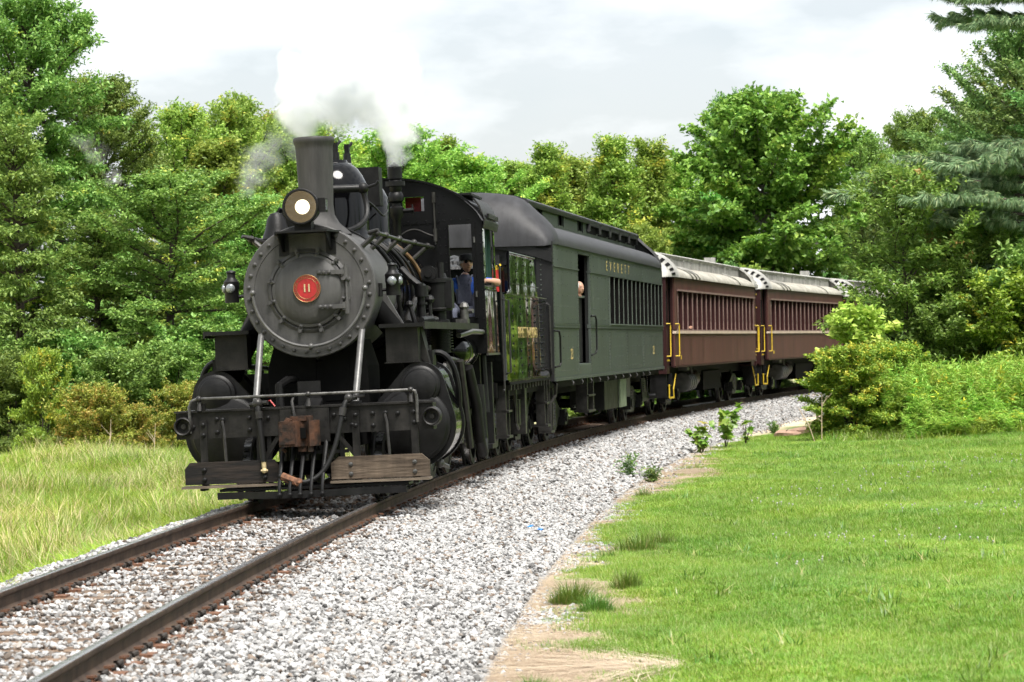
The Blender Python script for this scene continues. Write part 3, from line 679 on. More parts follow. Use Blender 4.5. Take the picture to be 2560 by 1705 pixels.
# running boards, drop steps, steam pipes, cylinders
for s in (1, -1):
    b = MB(); b.prism([(-0.92, s * 0.78), (-0.92, s * 1.31), (-1.9, s * 1.34), (-6.45, s * 1.34), (-6.45, s * 0.74)], 'z', 1.985, 2.03); b.build('running_board', M['black_iron'], loco)
    b = MB(); b.prism([(-0.92, s * 1.312), (-0.92, s * 1.33), (-1.9, s * 1.36), (-6.45, s * 1.36), (-6.45, s * 1.342)], 'z', 1.955, 2.04); b.build('board_edge_strip', M['beam_black'], loco)
    b = MB(); b.box(-1.32, -1.06, s * 0.835, s * 1.222, 1.575, 1.984); b.prism([(s * 1.222, 1.984), (s * 1.222, 1.60), (s * 1.33, 1.50)], 'x', -1.60, -1.30)
    b.box(-1.34, -1.035, s * 0.815, s * 1.235, 1.563, 1.574)
    b.build('drop_step', M['beam_black'], loco)
    b = MB(); b.prism([(s * 0.62, 2.36), (s * 0.80, 2.40), (s * 1.00, 2.03), (s * 0.62, 2.03)], 'x', -1.55, -1.50); b.build('smokebox_gusset', M['smokebox_grey'], loco)
    MB().tube([(-1.5, s * 0.62, 2.30), (-1.5, s * 0.85, 2.0), (-1.52, s * 1.08, 1.6), (-1.52, s * 1.15, 1.40)], 0.13, 14).build('steam_pipe', M['dark_under'], loco)
    # jacket hull of valve chest and cylinder
    def hull(cs):
        pts = []
        for (cyy, cz, r) in cs:
            pts += [(cyy + r * math.cos(t), cz + r * math.sin(t)) for t in np.linspace(0, 2 * math.pi, 48, endpoint=False)]
        pts = sorted(set(pts))
        def half(P):
            h = []
            for p in P:
                while len(h) > 1 and (h[-1][0]-h[-2][0])*(p[1]-h[-2][1]) - (h[-1][1]-h[-2][1])*(p[0]-h[-2][0]) <= 0: h.pop()
                h.append(p)
            return h[:-1]
        return half(pts) + half(pts[::-1])
    hp = hull([(s * 1.23, 1.28, 0.265), (s * 1.12, 0.82, 0.49)])
    b = MB(); b.prism(hp, 'x', -2.02, -1.08); jk = b.build('cylinder_jacket', M['black_gloss'], loco)
    hp2 = hull([(s * 1.23, 1.28, 0.285), (s * 1.12, 0.82, 0.51)])
    for x in (-1.10, -2.0):
        MB().prism(hp2, 'x', x - 0.03, x + 0.03).build('jacket_flange', M['black_iron'], jk)
    b = MB(); b.lathe((-1.07, s * 1.23, 1.285), (1, 0, 0), [(0, 0.245), (0.06, 0.235), (0.075, 0.215), (0.08, 0.20), (0.10, 0.19), (0.125, 0.12), (0.13, 0)], n=40); b.build('valve_chest_head', M['black_iron'], jk)
    b = MB(); b.lathe((-1.07, s * 1.12, 0.82), (1, 0, 0), [(0, 0.455), (0.05, 0.45), (0.06, 0.42), (0.09, 0.40), (0.13, 0.25), (0.14, 0)], n=48); b.build('cylinder_head', M['black_iron'], jk)
    for k in range(10):
        a = 2 * math.pi * k / 10
        link_mesh('head_bolt', BOLT, jk, (-1.05, s * 1.12 + 0.43 * math.cos(a), 0.82 + 0.43 * math.sin(a)))
    b = MB(); b.box(-1.75, -1.45, s * 1.10, s * 1.34, 1.52, 1.70); b.cyl((-1.6, s * 1.22, 1.68), (-1.6, s * 1.22, 1.76), 0.09, n=12); b.box(-1.72, -1.48, s * 1.12, s * 1.30, 1.60, 1.64); b.build('relief_valve', M['black_iron'], jk)
    b = MB(); b.tube(bez((-1.75, s * 1.28, 1.66), (-1.75, s * 1.55, 1.75), (-1.8, s * 1.62, 1.3), (-1.9, s * 1.58, 1.0), 12), 0.035, 8); b.tube([(-1.6, s * 1.25, 0.33), (-1.4, s * 1.22, 0.25)], 0.03, 6); b.build('lubricator_pipe', M['black_iron'], jk)
    b = MB(); b.sphere((-1.75, s * 1.33, 0.33), 0.06, 10); b.cyl((-1.75, s * 1.33, 0.33), (-1.95, s * 1.40, 0.28), 0.03, n=8); b.cyl((-1.2, s * 1.28, 0.36), (-1.2, s * 1.28, 0.26), 0.03, n=8); b.build('drain_cock', M['worn_steel'], jk)
    # motion
    b = MB(); b.box(-3.35, -2.02, s * 1.02, s * 1.14, 1.04, 1.10); b.box(-3.35, -2.02, s * 1.02, s * 1.14, 0.54, 0.60); b.box(-3.42, -3.34, s * 0.8, s * 1.3, 0.5, 1.5); b.build('crosshead_guide', M['black_iron'], loco)
    b = MB(); b.box(-2.75, -2.45, s * 1.0, s * 1.18, 0.60, 1.04); b.cyl((-2.02, s * 1.10, 0.82), (-2.6, s * 1.10, 0.82), 0.04, n=10); b.build('crosshead', M['steel_pipe'], loco)
    b = MB(); b.prism([(-2.6, 0.77), (-2.6, 0.87), (-5.0, 0.64), (-5.0, 0.50)], 'y', s * 1.14, s * 1.20); b.cyl((-5.0, s * 1.12, 0.57), (-5.0, s * 1.24, 0.57), 0.12, n=16); b.build('main_rod', M['steel_pipe'], loco)
    b = MB(); b.box(-6.65, -3.35, s * 1.02, s * 1.08, 0.51, 0.62)
    for x in (-3.4, -5.0, -6.6): b.cyl((x, s * 1.0, 0.565), (x, s * 1.12, 0.565), 0.11, n=16)
    b.build('side_rod', M['steel_pipe'], loco)
    b = MB()
    b.box(-2.55, -2.40, s * 1.36, s * 1.44, 0.72, 1.16); b.cyl((-2.2, s * 1.40, 0.92), (-2.85, s * 1.42, 0.62), 0.05, n=8)
    b.sphere((-2.9, s * 1.42, 0.60), 0.09, 10); b.tube([(-3.2, s * 1.3, 1.55), (-3.2, s * 1.34, 1.05), (-3.3, s * 1.3, 0.75)], 0.045, 8); b.tube(arc((-3.3, 1.2), 0.4, -40, 50, 8, 'xz', s * 1.28), 0.04, 6)
    b.tube([(-2.0, s * 1.25, 1.28), (-3.3, s * 1.28, 1.22)], 0.03, 8); b.tube([(-3.3, s * 1.28, 1.6), (-6.4, s * 1.20, 1.5)], 0.03, 8)
    b.tube([(-4.4, s * 1.32, 1.55), (-4.7, s * 1.34, 0.85), (-4.95, s * 1.34, 0.40)], 0.05, 8)
    b.build('valve_gear', M['steel_pipe'], loco)
for x in (-3.4, -5.0, -6.6):
    wheel_pair(x, 0.64, loco, True, 'driving_wheel')
# brake and pipe gear along the side, dark under the cab
b = MB(); b.tube([(-5.6, 1.28, 1.45), (-5.9, 1.34, 0.95), (-6.0, 1.36, 0.45), (-6.25, 1.36, 0.28), (-6.5, 1.34, 0.45), (-6.45, 1.32, 1.2)], 0.075, 10); b.build('injector_hose', M['black_iron'], loco)
b = MB(); b.tube([(-7.3, 1.30, 1.6), (-7.3, 1.32, 0.8)], 0.05, 8); b.box(-7.6, -7.45, 1.2, 1.4, 0.35, 1.5); b.box(-7.75, -7.0, 1.15, 1.42, 0.30, 0.36); b.box(-7.0, -6.9, 1.1, 1.3, 0.9, 1.6); b.build('cab_step', M['black_iron'], loco)
# air compressor on the visible side
cx_, cyy = -4.55, 1.06
b = MB()
b.lathe((cx_, cyy, 0), (0, 0, 1), [(2.045, 0.10), (2.05, 0.13), (2.09, 0.13), (2.10, 0.09), (2.20, 0.09), (2.21, 0.175), (2.24, 0.18), (2.25, 0.168), (2.57, 0.168), (2.58, 0.19), (2.63, 0.19), (2.64, 0.12), (2.70, 0.10), (2.72, 0)], n=32)
b.box(cx_ - 0.12, cx_ + 0.14, cyy - 0.02, cyy + 0.19, 2.24, 2.60)
pump = b.build('air_compressor', M['black_iron'], loco)
b = MB()
for k in range(8):
    z = 1.70 + 0.036 * k
    b.cyl((cx_, cyy, z), (cx_, cyy, z + 0.016), 0.165, n=28)
b.cyl((cx_, cyy, 1.66), (cx_, cyy, 2.05), 0.13, n=24)
b.build('cooling_fins', M['black_iron'], pump)
b = MB(); b.cyl((cx_ + 0.12, cyy - 0.10, 2.70), (cx_ + 0.18, cyy - 0.10, 2.70), 0.105, n=20); b.cyl((cx_ + 0.18, cyy - 0.10, 2.70), (cx_ + 0.21, cyy - 0.10, 2.70), 0.05, n=14); b.box(cx_ - 0.1, cx_ + 0.13, cyy - 0.20, cyy + 0.02, 2.60, 2.78); b.cyl((cx_ + 0.1, cyy + 0.05, 2.63), (cx_ + 0.1, cyy + 0.05, 2.84), 0.045, n=10)
b.build('pump_valve_head', M['black_iron'], pump)
b = MB(); b.tube([(cx_ + 0.15, cyy - 0.12, 2.50), (cx_ + 0.3, cyy - 0.15, 2.49), (cx_ + 0.55, cyy - 0.22, 2.38), (cx_ + 1.1, cyy - 0.27, 2.12), (cx_ + 1.2, cyy - 0.25, 2.06)], 0.045, 10); b.tube([(cx_ + 0.9, 0.9, 2.10), (cx_ + 0.3, 1.05, 2.10)], 0.04, 8); b.sphere((cx_ + 0.6, 1.0, 2.13), 0.06, 8)
b.build('exhaust_pipe', M['steel_pipe'], pump)
b = MB(); b.cyl((-3.3, 1.0, 2.04), (-3.3, 0.98, 2.55), 0.05, n=10); b.cyl((-3.3, 1.0, 2.38), (-3.3, 1.0, 2.52), 0.085, n=12); b.cyl((-3.3, 1.0, 2.28), (-3.3, 1.0, 2.31), 0.07, n=10); b.tube([(-3.3, 1.0, 2.5), (-3.35, 0.86, 2.62), (-3.4, 0.74, 2.75)], 0.045, 8); b.sphere((-3.7, 1.05, 2.35), 0.06, 8); b.tube([(-3.7, 1.05, 2.04), (-3.7, 1.05, 2.35), (-3.9, 0.9, 2.45)], 0.025, 6)
b.sphere((-3.75, 0.95, 2.5), 0.065, 8); b.cyl((-2.7, 0.98, 2.04), (-2.7, 0.92, 2.3), 0.03, n=8); b.sphere((-2.7, 0.92, 2.28), 0.05, 8); b.tube([(-2.4, 1.1, 2.08), (-3.2, 1.12, 2.10), (-3.6, 1.1, 2.08)], 0.035, 8)
b.build('check_valve', M['black_iron'], loco)
b = MB(); b.cyl((-5.3, 1.30, 2.06), (-5.3, 1.30, 2.22), 0.06, n=10); b.sphere((-5.3, 1.30, 2.26), 0.07, 8); b.cyl((-5.35, 1.30, 2.2), (-5.3, 1.42, 2.2), 0.03, n=8); b.box(-5.4, -5.15, 1.2, 1.36, 2.04, 2.10); b.build('lubricator', M['worn_steel'], loco)
# air reservoir
b = MB(); b.lathe((-5.3, 1.10, 1.67), (-1, 0, 0), [(-0.09, 0), (-0.08, 0.10), (-0.04, 0.19), (0, 0.215), (1.75, 0.215), (1.79, 0.19), (1.83, 0.1), (1.84, 0)], n=44); res = b.build('air_reservoir', M['black_gloss'], loco)
for x in (-5.75, -6.6):
    b = MB(); b.lathe((x, 1.10, 1.67), (-1, 0, 0), [(0, 0.2), (0, 0.222), (0.05, 0.222), (0.05, 0.2)], n=36); b.box(x - 0.05, x, 1.07, 1.13, 1.88, 1.98); b.build('tank_strap', M['black_iron'], res)
b = MB(); b.tube([(-4.7, 1.28, 1.88), (-5.6, 1.36, 1.93), (-6.9, 1.40, 1.92)], 0.038, 10); b.build('air_pipe', M['worn_steel'], loco)
# ------------------------------------------------------------------ cab
XF, XR, HW = -6.60, -8.16, 1.45
def roof_z(y):
    t = min(1.0, abs(y) / HW)
    return 3.46 + 0.64 * (1 - t ** 2.4) ** 0.75
def wall_columns(bm, x0, x1, ys, zbot, holes, ztop):
    for ya, yb in zip(ys[:-1], ys[1:]):
        ym = (ya + yb) / 2
        zt = ztop(ym); segs = [(zbot, zt)]
        for (h0, h1, k0, k1) in holes:
            if h0 - 1e-6 <= ya and yb <= h1 + 1e-6:
                ns = []
                for (a, c) in segs:
                    if k0 > a: ns.append((a, min(c, k0)))
                    if k1 < c: ns.append((max(a, k1), c))
                segs = [q for q in ns if q[1] - q[0] > 1e-4]
        for (a, c) in segs:
            if abs(c - zt) < 1e-6:
                bm.prism([(ya, a), (yb, a), (yb, ztop(yb)), (ya, ztop(ya))], 'x', x0, x1)
            else:
                bm.box(x0, x1, ya, yb, a, c)
holes = [(0.985, 1.33, 2.14, 3.42), (-1.33, -0.985, 2.14, 3.42), (0.36, 0.66, 3.63, 3.83), (-0.66, -0.36, 3.63, 3.83)]
ys = sorted(set([round(v, 4) for v in list(np.linspace(-HW, HW, 41)) + [h for q in holes for h in q[:2]]]))
b = MB(); wall_columns(b, XF - 0.02, XF, ys, 1.63, holes, roof_z)
b.build('cab_front_wall', M['cab_black'], loco)
for s in (1, -1):
    b = MB()
    b.box(XF - 0.02, XR, s * HW, s * (HW - 0.02), 1.63, 2.60)
    b.box(XF - 0.02, XF - 0.26, s * HW, s * (HW - 0.02), 2.60, 3.40); b.box(XR + 0.16, XR, s * HW, s * (HW - 0.02), 2.60, 3.40)
    b.box(XF - 0.02, XR, s * HW, s * (HW - 0.02), 3.40, 3.463)
    sd = b.build('cab_side_wall', M['tender_gloss'], loco)
    b = MB(); b.box(XF - 0.03, XR, s * (HW + 0.002), s * (HW + 0.012), 2.50, 2.515); b.box(XF - 0.26, XR + 0.14, s * (HW - 0.05), s * (HW + 0.07), 2.57, 2.60); b.build('window_sill', M['cab_black'], sd)
    b = MB(); b.box(XF - 0.02, XR, s * (HW - 0.02), s * (HW + 0.012), 1.60, 1.63); b.build('cab_foot_edge', M['worn_steel'], sd)
    b = MB(); b.box(XF - 0.30, XF - 0.33, s * (HW - 0.06), s * (HW - 0.03), 2.62, 3.38); b.box(XF - 0.72, XF - 0.75, s * (HW - 0.06), s * (HW - 0.03), 2.62, 3.38); b.build('window_frame', M['cab_green'], sd)
    b = MB(); b.tube([(XR - 0.04, s * (HW + 0.03), 2.9), (XR - 0.06, s * (HW + 0.05), 2.85), (XR - 0.06, s * (HW + 0.05), 1.55), (XR - 0.03, s * (HW + 0.05), 1.1), (XR + 0.12, s * (HW + 0.05), 1.08)], 0.016, 8); b.build('cab_grab_rail', M['steel_pipe'], loco)
# window frame moulding and open window leaf in the front wall
for s in (1, -1):
    b = MB(); x = XF + 0.004
    b.box(x - 0.004, x + 0.03, s * 1.30, s * 1.345, 2.12, 3.44); b.box(x - 0.004, x + 0.02, s * 0.97, s * 0.985, 2.12, 3.44); b.box(x - 0.004, x + 0.02, s * 0.985, s * 1.30, 3.42, 3.44)
    w = b.build('front_window_frame', M['cab_black'], loco)
    b = MB()
    for z in (2.45, 3.2): b.cyl((x + 0.03, s * 1.335, z - 0.04), (x + 0.03, s * 1.335, z + 0.04), 0.016, n=8)
    b.build('window_hinge', M['worn_steel'], w)
b = MB(); b.box(XF - 0.30, XF - 0.32, 0.36, 0.58, 3.57, 3.84); b.build('red_flag_panel', M['red_paint'], loco)
# rivets on the front wall
b = MB()
def dome(bm, p, d, r=0.012):
    bm.lathe(p, d, [(-0.002, r), (r * 0.5, r * 0.75), (r * 0.75, 0)], n=6)
for z in np.arange(2.1, 3.9, 0.115):
    for y in (0.86, 0.935):
        if z < roof_z(y) - 0.06: dome(b, (XF, y, z), (1, 0, 0)); dome(b, (XF, -y, z), (1, 0, 0))
for y in np.arange(-1.25, 1.3, 0.12): dome(b, (XF, y, 3.49), (1, 0, 0))
for y in np.arange(0.1, 0.80, 0.12): dome(b, (XF, y, 3.44), (1, 0, 0)); dome(b, (XF, -y, 3.44), (1, 0, 0))
for z in np.arange(1.72, 3.4, 0.13): dome(b, (XF, 1.42, z), (1, 0, 0)); dome(b, (XF, -1.42, z), (1, 0, 0))
for x in (XF - 0.06, XR + 0.06):
    for z in np.arange(1.72, 3.45, 0.16): dome(b, (x, HW, z), (0, 1, 0))
o = b.build('cab_rivets', M['cab_black'], loco); o['kind'] = 'stuff'
b = MB(); b.box(XF + 0.002, XF + 0.012, 0.05, 0.86, 3.455, 3.468); b.build('seam_strip', M['cab_black'], loco)
b = MB(); b.cyl((XF + 0.03, 0.80, 3.16), (XF + 0.03, 0.80, 3.76), 0.014, n=8); b.cyl((XF + 0.03, 0.80, 3.74), (XF + 0.03, 0.80, 3.88), 0.028, n=8); b.cyl((XF + 0.03, 0.80, 3.20), (XF + 0.03, 0.80, 3.38), 0.028, n=8)
b.tube(bez((XF + 0.03, 0.79, 3.28), (XF + 0.05, 0.62, 3.30), (XF + 0.06, 0.56, 3.48), (XF + 0.1, 0.32, 3.30), 14), 0.012, 6); b.build('gauge_pipe', M['steel_pipe'], loco)
# roof
b = MB(); rings = []
yy = [HW * 1.035 * math.sin(R(a)) for a in np.linspace(-90, 90, 49)]
for x in (XF + 0.05, XR - 0.22): rings.append([(x, y, roof_z(y / 1.035) + 0.012) for y in yy] + [(x, y * 0.985, roof_z(y / 1.035) - 0.012) for y in yy[::-1]])
b.loft(rings, closed=True, caps=True); rf = b.build('cab_roof', M['cab_black'], loco)
b = MB()
for s in (1, -1):
    rr_ = []
    for x in (XF + 0.05, XR - 0.22): rr_.append([(x, s * 1.475, 3.36), (x, s * 1.50, 3.46), (x, s * 1.44, 3.66), (x, s * 1.36, 3.78), (x, s * 1.34, 3.765), (x, s * 1.42, 3.65), (x, s * 1.48, 3.46), (x, s * 1.46, 3.36)])
    b.loft(rr_, closed=True, caps=True)
    b.box(XF - 0.2, XR + 0.1, s * 1.497, s * 1.53, 3.50, 3.56)
b.build('roof_gutter', M['beam_black'], rf)
b = MB(); b.box(XF - 0.1, XR, 1.05, 1.30, roof_z(1.15) + 0.03, roof_z(1.15) + 0.06); b.build('roof_vent_board', M['black_iron'], rf)
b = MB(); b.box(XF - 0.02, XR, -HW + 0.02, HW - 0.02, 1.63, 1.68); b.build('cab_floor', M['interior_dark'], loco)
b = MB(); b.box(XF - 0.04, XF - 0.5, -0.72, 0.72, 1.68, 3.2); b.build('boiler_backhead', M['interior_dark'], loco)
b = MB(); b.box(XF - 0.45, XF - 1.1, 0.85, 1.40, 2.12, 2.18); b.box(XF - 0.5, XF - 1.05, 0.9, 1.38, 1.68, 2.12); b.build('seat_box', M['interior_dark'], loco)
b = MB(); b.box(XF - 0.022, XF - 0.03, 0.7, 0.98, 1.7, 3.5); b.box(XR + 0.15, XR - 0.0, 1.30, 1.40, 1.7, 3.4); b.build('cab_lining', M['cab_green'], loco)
# turret, smoking pop valve ahead of the cab
tx, ty = -6.0, 0.355
b = MB(); b.lathe((tx, ty, 0), (0, 0, 1), [(3.05, 0.05), (3.50, 0.055), (3.56, 0.10), (3.66, 0.105), (3.69, 0.06), (3.72, 0.06), (3.75, 0.10), (3.80, 0.11), (3.86, 0.095), (3.88, 0.075), (3.92, 0.09), (3.95, 0.09), (3.955, 0.135), (4.02, 0.135), (4.025, 0.09), (4.05, 0.075), (4.055, 0.100), (4.22, 0.100), (4.225, 0.06), (4.25, 0.055), (4.255, 0.02), (4.28, 0.018), (4.28, 0)], n=28)
b.cyl((tx, ty, 3.61), (tx + 0.02, ty + 0.24, 3.62), 0.03, n=8); b.cyl((tx, ty + 0.22, 3.56), (tx, ty + 0.22, 3.70), 0.012, n=6)
b.build('turret_valve', M['black_iron'], loco)
# ================================================================== tender
loc, rot = vehicle_pose(31.5 + 9.02, 1.4, 4.6, R(1.0))
tender = empty('tender', loc, rot)
tag(tender, 'glossy black riveted coal tender coupled behind the locomotive cab', 'tender')
TL = 5.86
b = MB()
def rrect(hx0, hx1, hw, r, n=6):
    out = []
    for (cx0, cy0, a0) in ((hx0 - r, hw - r, 0), (hx1 + r, hw - r, 90), (hx1 + r, -hw + r, 180), (hx0 - r, -hw + r, 270)):
        out += [(cx0 + r * math.cos(R(a0 + 90 * k / n)), cy0 + r * math.sin(R(a0 + 90 * k / n))) for k in range(n + 1)]
    return out
b.prism(rrect(0, -TL, 1.45, 0.05), 'z', 1.22, 2.52)
b.build('water_tank', M['tender_gloss'], tender)
b = MB(); b.prism([(-0.55, 2.52), (-0.55, 3.12), (-4.1, 3.12), (-4.55, 2.52)], 'y', 1.43, 1.45); b.prism([(-0.55, 2.52), (-0.55, 3.12), (-4.1, 3.12), (-4.55, 2.52)], 'y', -1.45, -1.43)
b.box(-0.55, -0.57, -1.43, 1.43, 2.52, 2.9); b.box(-4.2, -4.22, -1.43, 1.43, 2.52, 3.05)
b.build('coal_bunker', M['tender_gloss'], tender)
b = MB()
for s in (1, -1):
    b.tube([(-0.10, s * 1.46, 2.52), (-0.50, s * 1.46, 2.53), (-0.545, s * 1.46, 2.60), (-0.55, s * 1.46, 3.12), (-4.1, s * 1.46, 3.125)], 0.02, 8)
    b.box(0.01, -TL, s * 1.450, s * 1.464, 2.495, 2.515); b.box(-0.5, -4.6, s * 1.450, s * 1.462, 2.66, 2.675); b.box(0.0, -TL, s * 1.45, s * 1.475, 1.205, 1.235)
b.build('tank_beading', M['black_gloss'], tender)
b = MB()
for x in np.linspace(-0.95, -5.15, 5):
    for z in np.arange(1.32, 2.48, 0.112): dome(b, (x, 1.45, z), (0, 1, 0), 0.022); dome(b, (x, -1.45, z), (0, 1, 0), 0.022)
for x in (-0.75, -1.6, -2.6, -3.7):
    for z in (2.74, 2.86, 2.98, 3.07): dome(b, (x, 1.45, z), (0, 1, 0), 0.020)
for x in np.arange(-0.15, -5.8, -0.22): dome(b, (x, 1.45, 2.455), (0, 1, 0), 0.012)
o = b.build('tank_rivets', M['black_gloss'], tender); o['kind'] = 'stuff'
tm = text_mesh('EVERETT RAILROAD', 0.24, 0.001, 1.3, M['gold_paint'])
link_mesh('lettering', tm, tender, (-2.95, 1.4535, 1.93), (R(90), 0, R(180)))
rng = random.Random(4)
b = MB()
for k in range(140):
    x, y = rng.uniform(-4.0, -0.8), rng.uniform(-1.3, 1.3); b.sphere((x, y, 2.62 + 0.42 * (1 - (y / 1.5) ** 2) * (1 - ((x + 2.4) / 2.2) ** 2) + rng.uniform(-.05, .05)), rng.uniform(0.09, 0.2), 5, (1, 1, 0.8))
b.box(-0.6, -4.15, -1.4, 1.4, 2.5, 2.6); o = b.build('coal_load', M['coal'], tender); o['kind'] = 'stuff'
b = MB(); b.box(0.12, -TL - 0.1, -1.30, 1.30, 0.98, 1.20); b.box(-0.1, -TL, -1.48, 1.48, 1.16, 1.204); b.build('tender_frame', M['dark_under'], tender)
for x in np.arange(-0.3, -5.8, -0.42):
    b = MB(); b.box(x, x - 0.06, 1.34, 1.47, 1.08, 1.16); b.build('frame_bracket', M['steel_pipe'], tender)
def truck(parent, x, wb=1.6, r=0.42, hw=1.0, big=False):
    """four-wheel truck centred at x"""
    for dx in (-wb / 2, wb / 2):
        wheel_pair(x + dx, r, parent, False, 'wheel')
    for s in (1, -1):
        b = MB(); y0, y1 = s * (hw - 0.06), s * (hw + 0.06)
        e = wb / 2
        b.prism([(x - e - 0.25, 0.56), (x - e + 0.15, 0.62), (x - 0.3, 0.80), (x + 0.3, 0.80), (x + e - 0.15, 0.62), (x + e + 0.25, 0.56), (x + e + 0.25, 0.46), (x + e - 0.25, 0.44), (x + 0.35, 0.22), (x - 0.35, 0.22), (x - e + 0.25, 0.44), (x - e - 0.25, 0.46)], 'y', y0, y1)
        sf = b.build('truck_side_frame', M['black_iron'], parent)
        for dx in (-e, e):
            b = MB(); b.box(x + dx - 0.13, x + dx + 0.13, s * (hw - 0.05), s * (hw + 0.16), 0.30, 0.58); b.cyl((x + dx, s * (hw + 0.15), 0.44), (x + dx, s * (hw + 0.19), 0.44), 0.09, n=12); b.build('journal_box', M['black_iron'], sf)
        b = MB()
        for dx in (-0.16, 0.0, 0.16):
            for k in range(7): b.lathe((x + dx, s * (hw + 0.02), 0.30), (0, 0, 1), [(0.06 * k, 0.055), (0.06 * k + 0.03, 0.068), (0.06 * k + 0.06, 0.055)], n=10)
        b.build('bolster_springs', M['steel_pipe'], sf)
    b = MB(); b.box(x - 0.22, x + 0.22, -hw, hw, 0.60, 0.92); b.build('bolster', M['dark_under'], parent)
truck(tender, -1.45); truck(tender, -4.5)
b = MB()
for x in (-0.15, -5.6):
    b.box(x, x - 0.05, 1.25, 1.40, 0.40, 1.2); b.box(x - 0.40, x - 0.45, 1.25, 1.40, 0.40, 1.2); b.box(x, x - 0.45, 1.18, 1.44, 0.38, 0.42); b.box(x, x - 0.45, 1.22, 1.44, 0.76, 0.79)
b.build('tender_step', M['steel_pipe'], tender)
for x in (0.05, -5.75):
    b = MB(); b.tube([(x, 1.40, 2.42), (x + 0.05, 1.52, 2.40), (x + 0.05, 1.52, 1.35), (x, 1.44, 1.33)], 0.016, 8); b.build('grab_iron', M['steel_pipe'], tender)
b = MB(); b.tube([(-5.0, 1.38, 1.15), (-5.5, 1.45, 1.25), (-5.95, 1.4, 1.2), (-6.0, 1.25, 1.0), (-5.7, 1.2, 0.8)], 0.06, 10); b.build('coiled_hose', M['rubber'], tender)
b = MB(); b.box(-3.1, -3.3, 1.1, 1.35, 0.35, 1.15); b.tube([(-2.2, 1.3, 1.1), (-2.25, 1.3, 0.55), (-2.5, 1.3, 0.45)], 0.03, 6); b.tube([(-3.6, 1.3, 1.1), (-3.62, 1.3, 0.6), (-3.4, 1.3, 0.4)], 0.03, 6); b.box(-2.7, -2.9, 1.0, 1.3, 0.5, 0.9); b.build('brake_rigging', M['steel_pipe'], tender)
# fire extinguisher at the front of the bunker
b = MB(); b.cyl((-0.28, 1.30, 2.54), (-0.28, 1.30, 2.86), 0.06, n=12); b.build('fire_bottle', M['red_paint'], tender)
b = MB(); b.cyl((-0.28, 1.30, 2.86), (-0.28, 1.30, 2.90), 0.045, n=10); b.cyl((-0.28, 1.30, 2.90), (-0.20, 1.38, 2.93), 0.02, n=6); b.build('bottle_valve', M['safety_yellow'], tender)
# ================================================================== combine coach
loc, rot = vehicle_pose(47.3, 3.0, 17.5, 0.0)
combine = empty('combine_coach', loc, rot)
tag(combine, 'grey-green riveted steel combine coach lettered EVERETT, behind the tender', 'railway coach')
CL = 18.45; SILL, EAVE, CW = 1.14, 3.50, 1.50

def side_panels(root, rects, y, th, mt, name='side_panel', gap=0.006):
    for (xa, xb, za, zb) in rects:
        b = MB(); s = 1 if y > 0 else -1
        b.box(xa - gap, xb + gap, y, y - s * th, za + gap * 0.5, zb - gap * 0.5)
        b.build(name, mt, root)

LOW = [0.0, -3.15, -3.30]
rects = [(0.0, -3.30, 1.20, 2.05), (-4.95, -7.95, 1.20, 2.05), (-7.95, -11.0, 1.20, 2.05), (-11.0, -14.2, 1.20, 2.05), (-14.2, -18.40, 1.20, 2.05),
         (0.0, -3.30, 2.13, 3.09), (-4.95, -8.02, 2.13, 3.09),
         (0.0, -3.30, 3.12, 3.49), (-4.95, -7.85, 3.12, 3.49), (-7.85, -11.05, 3.12, 3.49), (-11.05, -14.25, 3.12, 3.49), (-14.25, -18.40, 3.12, 3.49), (-3.30, -4.95, 3.40, 3.49), (-3.30, -4.95, 1.20, 1.38)]
side_panels(combine, rects, CW, 0.04, M['coach_green'])
b = MB(); b.box(-0.0, -18.40, 1.40, 1.455, 1.16, 2.06); b.box(0, -18.40, 1.40, 1.455, 3.08, 3.5); b.box(0, -3.28, 1.40, 1.455, 2.06, 3.08); b.box(-4.97, -8.0, 1.40, 1.455, 2.06, 3.08)
b2 = MB(); b2.box(0, -3.28, 1.40, 1.455, 1.16, 3.5); b2.box(-4.97, -8.0, 1.40, 1.455, 1.16, 3.5); b2.box(-8.0, -18.40, 1.40, 1.455, 1.16, 2.08); b2.box(-8.0, -18.4, 1.40, 1.455, 3.08, 3.5); b2.box(-3.28, -4.97, 1.40, 1.455, 3.41, 3.5); b2.box(-3.28, -4.97, 1.40, 1.455, 1.16, 1.37)
b2.build('side_backing', M['coach_end'], combine)
b = MB(); b.box(0, -18.40, -CW, -CW + 0.05, 1.16, 3.5); b.build('far_side_wall', M['coach_green'], combine)
b = MB()
for (xa, xb) in ((0.01, -3.30), (-4.95, -18.42)):
    b.box(xa, xb, 1.44, 1.522, 2.055, 2.075); b.box(xa, xb, 1.44, 1.514, 2.075, 2.108); b.box(xa, xb, 1.44, 1.522, 2.108, 2.128)
    b.box(xa, xb, 1.44, 1.520, 3.092, 3.118)
b.build('belt_rail', M['coach_green'], combine)
b = MB(); b.box(0.01, -18.42, 1.44, 1.530, 1.14, 1.20); b.build('side_sill', M['coach_green'], combine)
